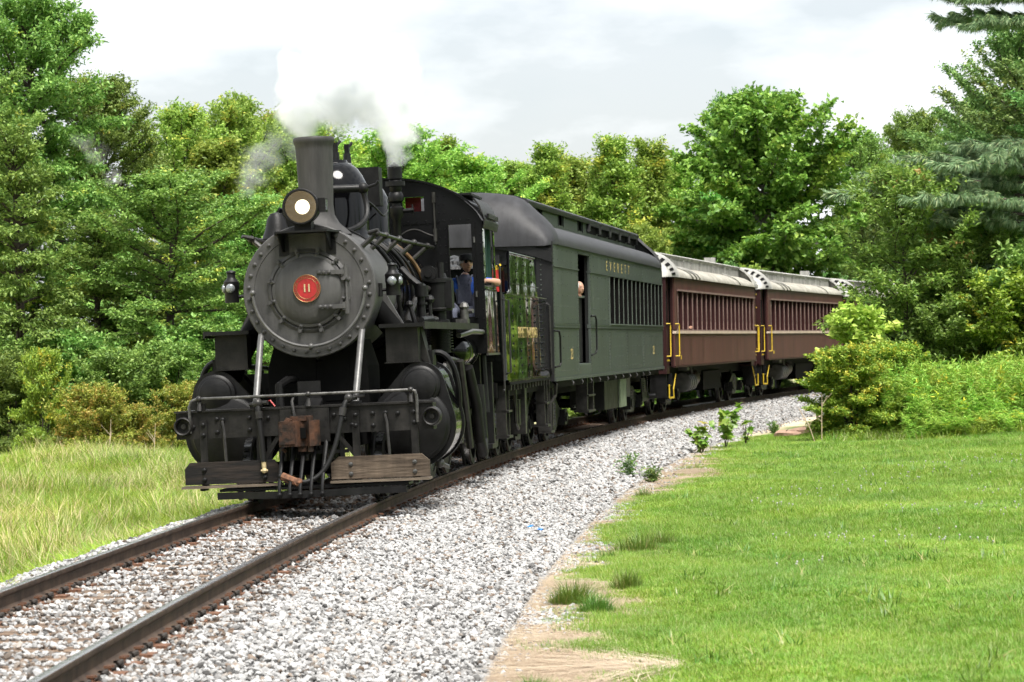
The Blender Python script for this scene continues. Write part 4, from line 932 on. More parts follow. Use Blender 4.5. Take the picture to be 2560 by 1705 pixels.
# windows
b = MB(); b.box(-8.03, -18.38, 1.36, 1.545, 2.129, 2.15); b.build('window_ledge', M['coach_trim'], combine)
nwin = 13; x0w, x1w = -8.06, -18.36; pw = (x1w - x0w) / nwin
pm = MB(); pm.box(-0.040, 0.040, 1.28, 1.498, 2.15, 3.092); PM = pm.mesh('window_post', M['interior_dark'])
pe = MB(); pe.box(-0.030, 0.030, 1.498, 1.510, 2.15, 3.092); PEC = pe.mesh('post_strip', M['coach_trim'])
gm = MB(); gm.box(0.04, pw * -1 - 0.04, 1.292, 1.298, 2.15, 3.09); GM = gm.mesh('window_pane', M['window_glass'])
sm_ = MB(); sm_.box(0.04, -pw - 0.04, 1.285, 1.33, 2.60, 2.64); SM = sm_.mesh('window_sash_bar', M['coach_end'])
for k in range(nwin + 1):
    w = link_mesh('window_post', PM, combine, (x0w + pw * k, 0, 0)); link_mesh('post_strip', PEC, w)
    if k < nwin:
        p = link_mesh('window_pane', GM, combine, (x0w + pw * (k + 1), 0, 0))
        link_mesh('window_sash_bar', SM, p)
# interior
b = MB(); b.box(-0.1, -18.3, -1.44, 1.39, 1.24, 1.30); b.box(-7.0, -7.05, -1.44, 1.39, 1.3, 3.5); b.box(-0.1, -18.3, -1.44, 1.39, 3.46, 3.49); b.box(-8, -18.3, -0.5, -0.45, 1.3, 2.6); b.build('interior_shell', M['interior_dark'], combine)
# baggage door, lower half shut and set back, with grab rails
b = MB(); b.box(-3.2, -4.99, 1.30, 1.345, 1.42, 2.62); dr = b.build('baggage_door', M['coach_end'], combine)
b = MB(); b.box(-3.25, -4.95, 1.28, 1.40, 2.62, 2.66); b.box(-3.28, -4.97, 1.36, 1.50, 1.375, 1.405); b.build('door_ledge', M['coach_trim'], dr)
for x, zt in ((-3.62, 2.36), (-5.10, 2.28)):
    y = 1.36 if x > -4 else 1.52
    b = MB(); b.tube([(x + 0.16, y, zt), (x, y + 0.06, zt), (x - 0.04, y + 0.07, zt - 0.07), (x - 0.06, y + 0.07, zt - 0.62 if x < -4 else zt - 0.8), (x, y + 0.05, zt - 0.70 if x < -4 else zt - 0.86), (x + 0.16, y, zt - 0.73 if x < -4 else zt - 0.88)], 0.018, 8)
    b.build('door_grab_rail', M['black_iron'], combine)
b = MB(); b.tube([(0.03, 1.51, 2.0), (-0.06, 1.58, 1.99), (-0.12, 1.59, 1.9), (-0.14, 1.59, 1.45), (-0.10, 1.58, 1.40), (0.0, 1.51, 1.38)], 0.018, 8); b.build('corner_grab_rail', M['black_iron'], combine)
b = MB(); b.tube([(0.02, 0.9, 2.5), (0.08, 0.9, 2.46), (0.10, 1.42, 2.46), (0.10, 1.46, 2.4), (0.10, 1.46, 1.3), (0.02, 1.44, 1.25)], 0.016, 8); b.build('end_grab_rail', M['black_iron'], combine)
# ends
for x, sx in ((0.0, 1), (-18.40, -1)):
    b = MB()
    if sx > 0:
        b.box(x, x - 0.05, 0.42, 1.5, 1.14, 3.52); b.box(x, x - 0.05, -1.5, -0.42, 1.14, 3.52); b.box(x, x - 0.05, -0.42, 0.42, 3.2, 3.52); b.box(x - 0.3, x - 0.33, -0.42, 0.42, 1.14, 3.3)
        b.box(x + 0.002, x + 0.06, 1.22, 1.502, 1.14, 3.40); b.box(x + 0.002, x + 0.06, -1.502, -1.22, 1.14, 3.40); b.box(x + 0.004, x + 0.10, 0.45, 0.60, 1.1, 3.3); b.box(x + 0.004, x + 0.10, -0.60, -0.45, 1.1, 3.3)
        pts = [(y, 3.16 + 0.28 * (1 - (y / 1.5) ** 2)) for y in np.linspace(-1.5, 1.5, 19)]; b.prism(pts + [(y, z + 0.16) for y, z in pts[::-1]], 'x', x + 0.06, x + 0.10)
    else:
        b.box(x, x + 0.05, -1.5, 1.5, 1.14, 3.52); b.box(x - 0.004, x - 0.5, -0.6, 0.6, 1.1, 3.35); b.box(x - 0.002, x - 0.05, 1.38, 1.503, 1.1, 3.45)
    b.build('end_wall', M['coach_end'], combine)
# roof
LOWR = [(1.535, 3.475), (1.535, 3.55), (1.50, 3.64), (1.42, 3.73), (1.30, 3.80), (1.14, 3.865), (0.96, 3.91)]
TOPR = [(1.03, 4.215), (1.03, 4.25), (0.98, 4.285), (0.80, 4.335), (0.55, 4.375), (0.28, 4.40), (0.0, 4.41)]
HOOD = [(1.535, 3.475), (1.535, 3.56), (1.505, 3.68), (1.43, 3.81), (1.31, 3.94), (1.17, 4.06), (1.05, 4.18), (0.96, 4.265), (0.78, 4.335), (0.52, 4.38), (0.27, 4.40), (0.0, 4.41)]
def sym(pr): return [(y, z) for y, z in pr] + [(-y, z) for y, z in pr[-2::-1]]
def hood_rings(x_in, x_out, prof, ze, n=9, p=0.75):
    rings = []
    for k in range(n + 1):
        t = k / n * R(90); kk = max(0.0, math.cos(t)) ** p
        x = x_in + (x_out - x_in) * math.sin(t)
        rings.append([(x, y * (1 - 0.10 * (1 - kk)), ze + (z - ze) * kk) for (y, z) in sym(prof)])
    return rings
def monitor_roof(root, length, low, top, hood, ze, hl, mt, mt_low=None, out=0.16):
    b = MB()
    for s in (1, -1):
        b.loft([[(x, s * y, z) for (y, z) in low] for x in (-hl - 0.002, -length + hl + 0.002)])
    lowo = b.build('lower_roof', mt_low or mt, root)
    b = MB(); tp = sym(top); x0, x1 = -hl + 0.06, -length + hl - 0.06
    b.loft([[(x, y, z) for (y, z) in tp] + [(x, y * 0.97, z - 0.05) for (y, z) in tp[::-1]] for x in (x0, x1)], closed=True, caps=True)
    topo = b.build('monitor_deck', mt, root)
    for xi, xo in ((-hl, out), (-length + hl, -length - out)):
        b = MB(); rings = hood_rings(xi, xo, hood, ze)
        b.loft(rings)
        d = 0.10 if xo > xi else -0.10
        rim_o = [(xi, y, z) for y, z in sym(hood)]; rim_i = [(xi - d * 0.4, y * 0.965, ze + (z - ze) * 0.95) for y, z in sym(hood)]
        b.loft([rim_o, rim_i])
        # inner bulkhead closing the hood behind the monitor opening
        bk = [(xi + d, y * 0.93, ze + (z - ze) * 0.92) for y, z in sym(hood)]
        b.loft([rim_i, bk]); b._add([p for p in bk], [tuple(range(len(bk)))])
        b.build('roof_hood', mt, root)
    return lowo, topo
monitor_roof(combine, CL, LOWR, TOPR, HOOD, 3.44, 0.55, M['coach_roof'], out=0.14)
MW = 0.95
# monitor side: three small windows and a row of ventilator hoods
wins = [(-1.95, -2.62), (-4.78, -5.45), (-7.6, -8.3)]
b = MB(); xs = [-0.6] + [v for w in wins for v in w] + [-17.85]
for xa, xb in zip(xs[0::2], xs[1::2]): b.box(xa, xb, MW - 0.03, MW, 3.90, 4.23)
for xa, xb in wins: b.box(xa, xb, MW - 0.03, MW, 3.90, 3.99); b.box(xa, xb, MW - 0.03, MW, 4.20, 4.23)
b.box(-0.6, -17.85, -MW, -MW + 0.03, 3.90, 4.23)
mon = b.build('monitor_side', M['coach_green'], combine)
for xa, xb in wins:
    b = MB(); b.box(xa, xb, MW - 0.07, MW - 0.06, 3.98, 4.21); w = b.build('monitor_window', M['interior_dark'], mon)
    b = MB(); b.box(xa + 0.03, xa, MW, MW + 0.012, 3.97, 4.22); b.box(xb, xb - 0.03, MW, MW + 0.012, 3.97, 4.22); b.build('window_trim', M['coach_end'], w)
for k in range(5):
    xa = -8.95 - 1.78 * k; xb = xa - 1.55
    b = MB(); b.prism([(xa, 4.17), (xa - 0.25, 4.215), (xb + 0.25, 4.215), (xb, 4.17), (xb - 0.05, 4.02), (xb + 0.06, 4.02), (xb + 0.12, 4.14), (xa - 0.12, 4.14), (xa - 0.06, 4.02), (xa + 0.05, 4.02)], 'y', MW + 0.002, MW + 0.075)
    w = b.build('ventilator_hood', M['coach_end'], mon)
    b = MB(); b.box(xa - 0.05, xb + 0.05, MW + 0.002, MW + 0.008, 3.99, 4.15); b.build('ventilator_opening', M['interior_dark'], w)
# rivets on the visible side
b = MB()
def rv(x, z, r=0.0135): b.lathe((x, CW, z), (0, 1, 0), [(-0.002, r), (r * 0.55, r * 0.7), (r * 0.75, 0)], n=5)
for xe in (-0.06, -3.22, -5.05, -7.86, -8.05, -10.92, -11.08, -14.12, -14.28, -18.32):
    for z in np.arange(1.26, 2.03, 0.065): rv(xe, z)
    for z in np.arange(3.16, 3.47, 0.065): rv(xe, z)
    if xe > -8.0:
        for z in np.arange(2.18, 3.06, 0.075): rv(xe, z)
for x in np.arange(-0.55, -18.2, -0.62):
    if -5.0 < x < -3.25: continue
    for z in (1.30, 1.50, 1.70, 1.90): rv(x, z)
    for z in (3.22, 3.40): rv(x, z)
    if x > -8.0:
        for z in np.arange(2.22, 3.05, 0.2): rv(x, z)
for x in np.arange(-0.1, -18.3, -0.16): b.lathe((x, 1.53, 1.17), (0, 1, 0), [(-0.002, 0.009), (0.006, 0.006), (0.008, 0)], n=5)
for x in np.arange(-0.7, -17.7, -0.24): b.lathe((x, MW, 4.18), (0, 1, 0), [(-0.002, 0.011), (0.006, 0.008), (0.009, 0)], n=5); b.lathe((x, MW, 3.95), (0, 1, 0), [(-0.002, 0.011), (0.006, 0.008), (0.009, 0)], n=5)
for z in np.arange(1.25, 3.35, 0.085):
    for y in (1.05, 1.30, -1.05, -1.30): b.lathe((0.06 if abs(y) > 1.2 else 0.0, y, z), (1, 0, 0), [(-0.002, 0.016), (0.008, 0.012), (0.012, 0)], n=5)
o = b.build('side_rivets', M['coach_green'], combine); o['kind'] = 'stuff'
tm = text_mesh('EVERETT', 0.26, 0.001, 1.0, M['gold_paint']); 
w_ = max(v.co.x for v in tm.vertices) - min(v.co.x for v in tm.vertices)
tm.transform(Matrix.Diagonal((4.05 / w_ * 0.62, 0.92, 1, 1)))
bpy.data.meshes.remove(tm)
for k, ch in enumerate('EVERETT'):
    lm = text_mesh(ch, 0.27, 0.001, 1.0, M['gold_paint'], 'letter'); lm.transform(Matrix.Diagonal((1.55, 1.0, 1, 1)))
    link_mesh('letter', lm, combine, (-7.65 - 0.64 * k, 1.5035, 3.275), (R(90), 0, R(180)))
for x in (-2.25, -16.3):
    lm = text_mesh('23', 0.27, 0.001, 1.1, M['gold_paint'], 'car_number'); lm.transform(Matrix.Diagonal((1.1, 1.0, 1, 1)))
    link_mesh('car_number', lm, combine, (x, 1.5035, 1.58), (R(90), 0, R(180)))
# underframe
b = MB(); b.box(-0.3, -18.2, -1.0, 1.0, 0.86, 1.14); b.box(-0.1, -18.35, 1.20, 1.40, 1.02, 1.14); b.box(-0.1, -18.35, -1.40, -1.2, 1.02, 1.14); b.build('underframe', M['dark_under'], combine)
truck(combine, -2.7, 2.0, 0.43, 1.02); truck(combine, -15.4, 2.0, 0.43, 1.02)
b = MB(); b.box(-4.95, -5.05, 1.20, 1.42, 0.50, 1.14); b.box(-5.85, -5.95, 1.20, 1.42, 0.50, 1.14); b.box(-4.95, -5.95, 1.16, 1.45, 0.48, 0.52); b.box(-4.95, -5.95, 1.2, 1.45, 0.78, 0.81); b.build('crew_step', M['steel_pipe'], combine)
b = MB(); b.box(-9.0, -12.7, 0.55, 1.25, 0.42, 1.02); bx_ = b.build('battery_box', M['black_iron'], combine)
for xa in (-11.45, -12.02):
    b = MB(); b.box(xa, xa - 0.54, 1.252, 1.29, 0.42, 1.06); b.build('box_door', M['pale_green_panel'], bx_)
b = MB(); b.tube(bez((-7.6, 1.1, 1.1), (-7.6, 1.15, 0.7), (-7.4, 1.15, 0.55), (-7.0, 1.1, 0.45)), 0.035, 8); b.tube([(-6.8, 0.9, 0.55), (-9.0, 0.9, 0.55)], 0.03, 6); b.build('steam_line', M['steel_pipe'], combine)
b = MB(); b.box(-14.3, -15.0, 1.05, 1.1, 0.25, 1.0); b.build('truck_guard_plate', M['grey_tank'], combine)
b = MB(); b.tube([(-0.25, 1.42, 1.16), (-0.15, 1.5, 1.08), (-0.2, 1.48, 0.9), (-0.1, 1.4, 0.75), (-0.1, 1.4, 0.3)], 0.03, 6); b.box(-0.05, -0.5, 1.2, 1.42, 0.26, 0.30); b.box(-0.05, -0.1, 1.2, 1.4, 0.28, 1.1); b.box(-0.45, -0.5, 1.2, 1.4, 0.28, 1.1); b.build('end_step', M['steel_pipe'], combine)
b = MB(); b.prism([(-16.2, 0.95), (-17.0, 0.95), (-17.6, 0.42), (-16.4, 0.42)], 'y', 1.18, 1.22); b.cyl((-17.65, 1.2, 0.52), (-17.75, 1.35, 0.52), 0.07, n=10); b.build('brake_hanger', M['black_iron'], combine)
for x in (-16.5, -17.2):
    b = MB()
    for k in range(9): b.sphere((x, 1.24, 1.06 - 0.05 * k), 0.022, 6)
    b.build('safety_chain', M['steel_pipe'], combine)
for x in np.arange(-2.2, -16, -1.3):
    b = MB(); b.tube([(x, 1.5, 1.13), (x, 1.53, 1.08), (x - 0.06, 1.5, 1.05)], 0.014, 6); b.build('sill_hook', M['worn_steel'], combine)

# ================================================================== maroon coaches
RL = 18.3; RS, RE = 1.16, 3.36
def make_red_coach():
    root = empty('passenger_coach')
    bx0, bx1 = -0.85, -17.35
    seams = [bx0, -6.3, -11.9, bx1]
    rects = [(a, c, 1.18, 1.97) for a, c in zip(seams[:-1], seams[1:])] + [(a, c, 3.03, 3.35) for a, c in zip(seams[:-1], seams[1:])]
    side_panels(root, rects + [(bx0, bx0 - 0.55, 2.06, 3.03), (bx1 + 0.45, bx1, 2.06, 3.03)], CW, 0.04, M['maroon'], gap=0.004)
    b = MB(); b.box(bx0, bx1, 1.40, 1.455, 1.16, 2.0); b.box(bx0, bx1, 1.40, 1.455, 3.0, 3.36); b.box(bx0, bx0 - 0.53, 1.40, 1.455, 2.0, 3.0); b.box(bx1 + 0.43, bx1, 1.40, 1.455, 2.0, 3.0); b.build('side_backing', M['maroon_dark'], root)
    b = MB(); b.box(bx0, bx1, -CW, -CW + 0.05, 1.16, 3.36); b.build('far_side_wall', M['maroon'], root)
    b = MB(); b.box(bx0 + 0.01, bx1 - 0.01, 1.45, 1.535, 1.965, 2.03); b.build('belt_stripe', M['belt_cream'], root)
    b = MB(); b.box(bx0 - 0.40, bx1 + 0.2, 1.38, 1.53, 2.03, 2.062); b.build('window_ledge', M['maroon_worn'], root)
    b = MB(); b.box(bx0 - 0.45, bx1 + 0.40, 1.45, 1.555, 3.005, 3.045); b.build('drip_rail', M['maroon_worn'], root)
    b = MB(); b.box(bx0, bx1, 1.44, 1.522, 1.14, 1.178); b.build('side_sill', M['maroon_dark'], root)
    n = 18; wa, wb_ = bx0 - 0.58, bx1 + 0.47; p_ = (wb_ - wa) / n
    pm = MB(); pm.box(-0.05, 0.05, 1.30, 1.49, 2.062, 3.03); PMm = pm.mesh('window_post', M['maroon_dark'])
    pe = MB(); pe.box(-0.028, 0.028, 1.49, 1.512, 2.062, 3.03); PE = pe.mesh('post_strip', M['maroon_worn'])
    gm = MB(); gm.box(0.05, -p_ - 0.05, 1.318, 1.324, 2.062, 3.03); GMm = gm.mesh('window_pane', M['window_glass'])
    sh = MB(); sh.box(0.06, -p_ - 0.06, 1.35, 1.39, 2.38, 2.46); sh.box(0.06, 0.12, 1.35, 1.39, 2.46, 3.02); sh.box(-p_ - 0.12, -p_ - 0.06, 1.35, 1.39, 2.46, 3.02); SH = sh.mesh('raised_sash', M['sash_brown'])
    sl = MB(); sl.box(0.06, -p_ - 0.06, 1.35, 1.39, 2.07, 2.14); sl.box(0.06, -p_ - 0.06, 1.35, 1.39, 2.52, 2.57); SLm = sl.mesh('closed_sash', M['sash_brown'])
    for k in range(n + 1):
        w = link_mesh('window_post', PMm, root, (wa + p_ * k, 0, 0)); link_mesh('post_strip', PE, w)
        if k < n:
            g = link_mesh('window_pane', GMm, root, (wa + p_ * (k + 1), 0, 0))
            link_mesh('raised_sash' if k % 7 not in (4, 5) else 'closed_sash', SH if k % 7 not in (4, 5) else SLm, g)
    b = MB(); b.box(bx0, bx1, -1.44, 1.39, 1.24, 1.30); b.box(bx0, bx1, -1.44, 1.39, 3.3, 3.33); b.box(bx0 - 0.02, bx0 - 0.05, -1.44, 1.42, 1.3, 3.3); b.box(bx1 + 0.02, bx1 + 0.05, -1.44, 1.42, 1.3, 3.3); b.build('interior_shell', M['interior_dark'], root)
    for k in range(n):
        b = MB(); x = wa + p_ * (k + 0.5); b.box(x, x - 0.12, 0.35, 1.25, 1.3, 2.30); b.build('seat_back', M['sash_brown'], root)
    # vestibules
    for x0, x1 in ((0.0, bx0), (bx1, -18.2)):
        s0, s1 = (x0, x1) if x0 == 0.0 else (x1, x0)
        b = MB(); b.box(x0 - 0.02, x1 + 0.02, 1.32, 1.36, 1.0, 3.34); b.box(x0, x1, -1.36, -1.32, 1.0, 3.34); b.box(x0, x1, -1.35, 1.35, 1.0, 1.05)
        xe = 0.0 if x0 == 0.0 else -18.2
        sg = 1 if x0 == 0.0 else -1
        b.box(xe, xe - sg * 0.05, 0.45, 1.42, 1.0, 3.34); b.box(xe, xe - sg * 0.05, -1.42, -0.45, 1.0, 3.34); b.box(xe - sg * 0.2, xe - sg * 0.23, -0.45, 0.45, 1.0, 3.34)
        vb = b.build('vestibule', M['maroon_dark'], root)
        xd = (x0 + x1) / 2
        b = MB(); b.box(xd + 0.16, xd - 0.16, 1.362, 1.372, 2.15, 3.0); b.build('vestibule_window', M['interior_dark'], vb)
        b = MB(); b.box(xe + sg * 0.002, xe + sg * 0.30, 0.40, 0.46, 1.05, 3.25); b.box(xe + sg * 0.002, xe + sg * 0.30, -0.46, -0.40, 1.05, 3.25); b.box(xe + sg * 0.002, xe + sg * 0.30, -0.46, 0.46, 3.25, 3.31); b.build('diaphragm', M['rubber'], vb)
        # yellow rails
        for xr in (xe - sg * 0.06, bx0 - 0.12 if sg > 0 else bx1 + 0.12):
            yb = 1.42 if abs(xr - xe) < 0.1 else 1.50
            b = MB(); b.tube([(xr + 0.03, yb, 2.20), (xr + 0.02, yb + 0.09, 2.20), (xr - 0.02, yb + 0.09, 2.16), (xr - 0.03, yb + 0.09, 1.46), (xr, yb + 0.09, 1.42), (xr + 0.05, yb, 1.42)], 0.016, 8); b.build('yellow_handrail', M['safety_yellow'], root)
        # step well under the vestibule
        b = MB(); b.box(x0 - 0.05, x0 - 0.09, 1.0, 1.40, 0.42, 1.0) if sg > 0 else b.box(x1 + 0.05, x1 + 0.09, 1.0, 1.40, 0.42, 1.0)
        xs_ = bx0 + 0.06 if sg > 0 else bx1 - 0.06
        b.prism([(1.02, 1.0), (1.42, 1.0), (1.45, 0.42), (1.20, 0.42)], 'x', xs_, xs_ - 0.03)
        b.box(x0 - 0.08, x1 + 0.05, 1.18, 1.45, 0.40, 0.44); b.box(x0 - 0.08, x1 + 0.05, 1.05, 1.42, 0.70, 0.73)
        st = b.build('entry_steps', M['black_iron'], root)
        b = MB(); b.box(x0 - 0.08, x1 + 0.05, 1.452, 1.475, 0.40, 0.445); xo = xe - sg * 0.07
        b.tube([(xo, 1.46, 0.42), (xo, 1.46, 0.75)], 0.018, 6); b.tube([(xs_ - 0.015, 1.46, 0.44), (xs_ - 0.015, 1.45, 0.62), (xs_ - sg * 0.15, 1.45, 0.72), (xs_ - sg * 0.5, 1.44, 0.98)], 0.014, 6)
        b.build('step_edging', M['safety_yellow'], st)
        b = MB(); b.box(xe - sg * 0.03, xe - sg * 0.5, 1.38, 1.42, 1.30, 1.34); b.build('step_light_bar', M['safety_yellow'], st)
    # ladder rungs on the rear end
    for z in (1.5, 2.2, 2.75, 3.15):
        b = MB(); b.tube([(-18.2, 1.42, z), (-18.28, 1.44, z), (-18.28, 1.20, z), (-18.2, 1.18, z)], 0.02, 6); b.build('ladder_rung', M['safety_yellow'], root)
    b = MB(); b.box(bx0 - 0.95, bx0 - 1.10, CW, CW + 0.003, 1.33, 1.43); b.build('number_placard', M['safety_yellow'], root)
    # roof
    low = [(1.56, 3.335), (1.56, 3.37), (1.50, 3.46), (1.36, 3.55), (1.22, 3.61), (1.08, 3.65)]
    top = [(1.12, 3.90), (1.13, 3.925), (1.05, 3.96), (0.8, 4.0), (0.4, 4.04), (0.0, 4.05)]
    hood = [(1.57, 3.335), (1.57, 3.40), (1.53, 3.52), (1.45, 3.65), (1.33, 3.78), (1.18, 3.89), (1.02, 3.965), (0.75, 4.02), (0.4, 4.045), (0.0, 4.055)]
    lo, tp = monitor_roof(root, 18.2, low, top, hood, 3.32, 1.35, M['roof_grey'], M['roof_canvas'], out=0.05)
    b = MB(); b.box(-1.3, -16.9, 1.05, 1.08, 3.62, 3.91); b.box(-1.3, -16.9, -1.08, -1.05, 3.62, 3.91); ms = b.build('monitor_side', M['roof_grey'], root)
    for x in (-2.0, -2.9, -5.2, -6.6, -8.4, -11.2, -13.4, -14.6):
        b = MB(); b.box(x, x - 0.05, 1.08, 1.10, 3.68, 3.86); b.box(x - 0.05, x - 0.35, 1.08, 1.10, 3.82, 3.86); b.build('vent_lip', M['roof_grey'], ms)
    for x in (-3.3, -4.0, -4.6, -12.9):
        pts = [(x - 0.4 * k / 5, y + 0.012, z + 0.015) for k, (y, z) in enumerate(low[::-1])]
        MB().tube(pts, 0.018, 6).build('roof_conduit', M['roof_grey'], lo)
    # louvre slots in the hoods
    for xi, sg in ((-1.35, 1), (-18.2 + 1.35, -1)):
        for k in range(7):
            t = 0.10 + 0.118 * k; q = sym(hood)[:10]; f = t * 9; i = int(f); fr_ = f - i
            y0 = q[i][0] + (q[i + 1][0] - q[i][0]) * fr_; z0 = q[i][1] + (q[i + 1][1] - q[i][1]) * fr_
            f2 = f + 0.52; i2 = int(f2); fr2 = f2 - i2
            y1 = q[i2][0] + (q[i2 + 1][0] - q[i2][0]) * fr2; z1 = q[i2][1] + (q[i2 + 1][1] - q[i2][1]) * fr2
            xa = xi + sg * 0.62; xb = xi + sg * 1.02
            def pt(x, y, z, off):
                tt = math.asin(min(1, abs(x - xi) / 1.40)); kk = math.cos(tt) ** 0.75
                return (x, (y + off) * (1 - 0.10 * (1 - kk)), 3.32 + (z + off * 0.6 - 3.32) * kk)
            b = MB(); b.loft([[pt(xa, y0, z0, 0.012), pt(xa, y1, z1, 0.012)], [pt((xa + xb) / 2, y0, z0, 0.012), pt((xa + xb) / 2, y1, z1, 0.012)], [pt(xb, y0, z0, 0.012), pt(xb, y1, z1, 0.012)]])
            b.build('louvre_slot', M['interior_dark'], root)
    b = MB(); b.box(-15.8, -16.1, 0.2, 0.5, 4.0, 4.22); b.build('roof_ventilator', M['roof_grey'], root)
    b = MB(); b.box(-5.0, -5.5, -0.2, 0.2, 4.04, 4.09); b.box(-9.5, -10.2, -0.3, 0.3, 4.04, 4.08); b.build('roof_patch', M['roof_canvas'], root)
    # under
    b = MB(); b.box(-0.3, -18.0, -1.0, 1.0, 0.86, 1.16); b.build('underframe', M['dark_under'], root)
    truck(root, -2.4, 2.0, 0.43, 1.02); truck(root, -15.3, 2.0, 0.43, 1.02)
    b = MB(); b.cyl((-4.55, 1.12, 0.72), (-5.7, 1.12, 0.72), 0.245, n=28); tk = b.build('air_tank', M['grey_tank'], root)
    for x in (-4.75, -5.1, -5.45): MB().lathe((x, 1.12, 0.72), (1, 0, 0), [(0, 0.24), (0, 0.256), (0.05, 0.256), (0.05, 0.24)], n=28).build('tank_band', M['black_iron'], tk)
    b = MB(); b.cyl((-6.8, 0.95, 0.80), (-7.6, 0.95, 0.80), 0.22, n=24); b.build('brake_cylinder', M['maroon_dark'], root)
    b = MB(); b.box(-9.0, -12.6, 0.3, 1.05, 0.45, 0.95); b.build('equipment_box', M['dark_under'], root)
    b = MB(); b.box(-3.4, -3.8, 1.2, 1.42, 1.04, 1.12); b.tube([(-4.9, 1.3, 1.15), (-4.95, 1.32, 0.95)], 0.03, 6); b.build('sill_bracket', M['grey_tank'], root)
    return root
rc = make_red_coach()
labels = ['maroon passenger coach with pale roof directly behind the grey-green combine', 'maroon passenger coach with pale roof, second maroon one, partly hidden by the bush',
          'last maroon passenger coach, only its pale roof showing through the leaves']
coaches = []
for k in range(3):
    o = rc if k == 0 else copy_tree(rc)
    l_, r_ = vehicle_pose(67.45 + 19.3 * k, 3.0, 15.3, 0.0)
    o.location = l_; o.rotation_euler = r_
    tag(o, labels[k], 'railway coach', 'maroon coaches of the train')
    coaches.append(o)
# ================================================================== rails and crossties
def arc_sweep(prof, s0, s1, d0, step=0.8):
    """sweep a (d, z) profile along the track curve; d towards the inside of the curve"""
    b = MB(); n = int((s1 - s0) / step) + 1
    b.loft([[tuple(cpt(s0 + (s1 - s0) * k / n, d0 + d, z)) for d, z in prof] for k in range(n + 1)], closed=True, caps=True)
    return b
RAILP = [(-0.034, -0.004), (-0.028, 0.0), (0.028, 0.0), (0.034, -0.004), (0.035, -0.030), (0.030, -0.040), (0.010, -0.052), (0.008, -0.125), (0.020, -0.140), (0.068, -0.152), (0.068, -0.163),
         (-0.068, -0.163), (-0.068, -0.152), (-0.020, -0.140), (-0.008, -0.125), (-0.010, -0.052), (-0.030, -0.040), (-0.035, -0.030)]
HEADP = [(-0.031, 0.0005), (-0.026, 0.0022), (0.026, 0.0022), (0.031, 0.0005)]
for d0, lab in ((0.7525, 'brown steel rail nearer the camera, running out of the bottom of the picture'), (-0.7525, 'brown steel rail on the far side of the track, beside the tall grass')):
    o = arc_sweep(RAILP, 2, 135, d0).build('rail', M['rail_brown'])
    tag(o, lab, 'rail', 'the two rails of the track')
    b = MB(); n = 160
    b.loft([[tuple(cpt(2 + 133 * k / n, d0 + d, z)) for d, z in HEADP] for k in range(n + 1)])
    h = b.build('rail_head', M['rail_head'], o)
    for s in (17.2, 24.0, 30.6, 37.3, 44.0):
        b = MB(); p = cpt(s, d0, 0); a = s / RC
        for sg in (1, -1): b.box(-0.01, 0.01, sg * 0.036, sg * 0.038, -0.038, 0.0)
        b.build('rail_joint', M['anchor_iron'], o, loc=p, rot=(0, 0, math.pi / 2 - a))
rng = np.random.default_rng(5)
tb = MB(); tb.box(-0.115, 0.115, -1.30, 1.30, -0.34, -0.182)
TIES = []
for k in range(4):
    b = MB(); n = 13; yy_ = np.linspace(-1.30, 1.30, n)
    rr_ = []
    for y in yy_:
        j = rng.uniform(-0.007, 0.007, 4)
        rr_.append([(-0.115 + j[0], y, -0.34), (-0.115 + j[1], y, -0.188 + j[0] * 0.8), (-0.10, y, -0.181 + j[1] * 0.5), (0.0, y, -0.184 + j[2] * 0.7), (0.10, y, -0.181 + j[2] * 0.5), (0.115 + j[2], y, -0.188 + j[3] * 0.8), (0.115 + j[3], y, -0.34)])
    b.loft(rr_, closed=True, caps=True); TIES.append(b.mesh('crosstie', M['tie_wood']))
b = MB(); b.box(-0.09, 0.09, -0.19, 0.19, -0.181, -0.164); b.box(-0.09, 0.09, 0.072, 0.085, -0.164, -0.152); b.box(-0.09, 0.09, -0.085, -0.072, -0.164, -0.152); PLATE = b.mesh('tie_plate', M['plate_rust'])
b = MB(); b.box(-0.009, 0.009, -0.009, 0.009, -0.2, -0.125); b.box(-0.017, 0.017, -0.028, 0.016, -0.136, -0.122); SPIKE = b.mesh('spike', M['plate_rust'])
b = MB(); b.box(-0.02, 0.02, -0.012, 0.05, -0.168, -0.136); b.box(-0.02, 0.02, -0.012, 0.016, -0.185, -0.136); b.tube([(-0.05, 0.02, -0.15), (0.0, 0.04, -0.138), (0.05, 0.02, -0.15)], 0.014, 6); ANCH = b.mesh('rail_anchor', M['anchor_iron'])
s = 9.0; ti = 0
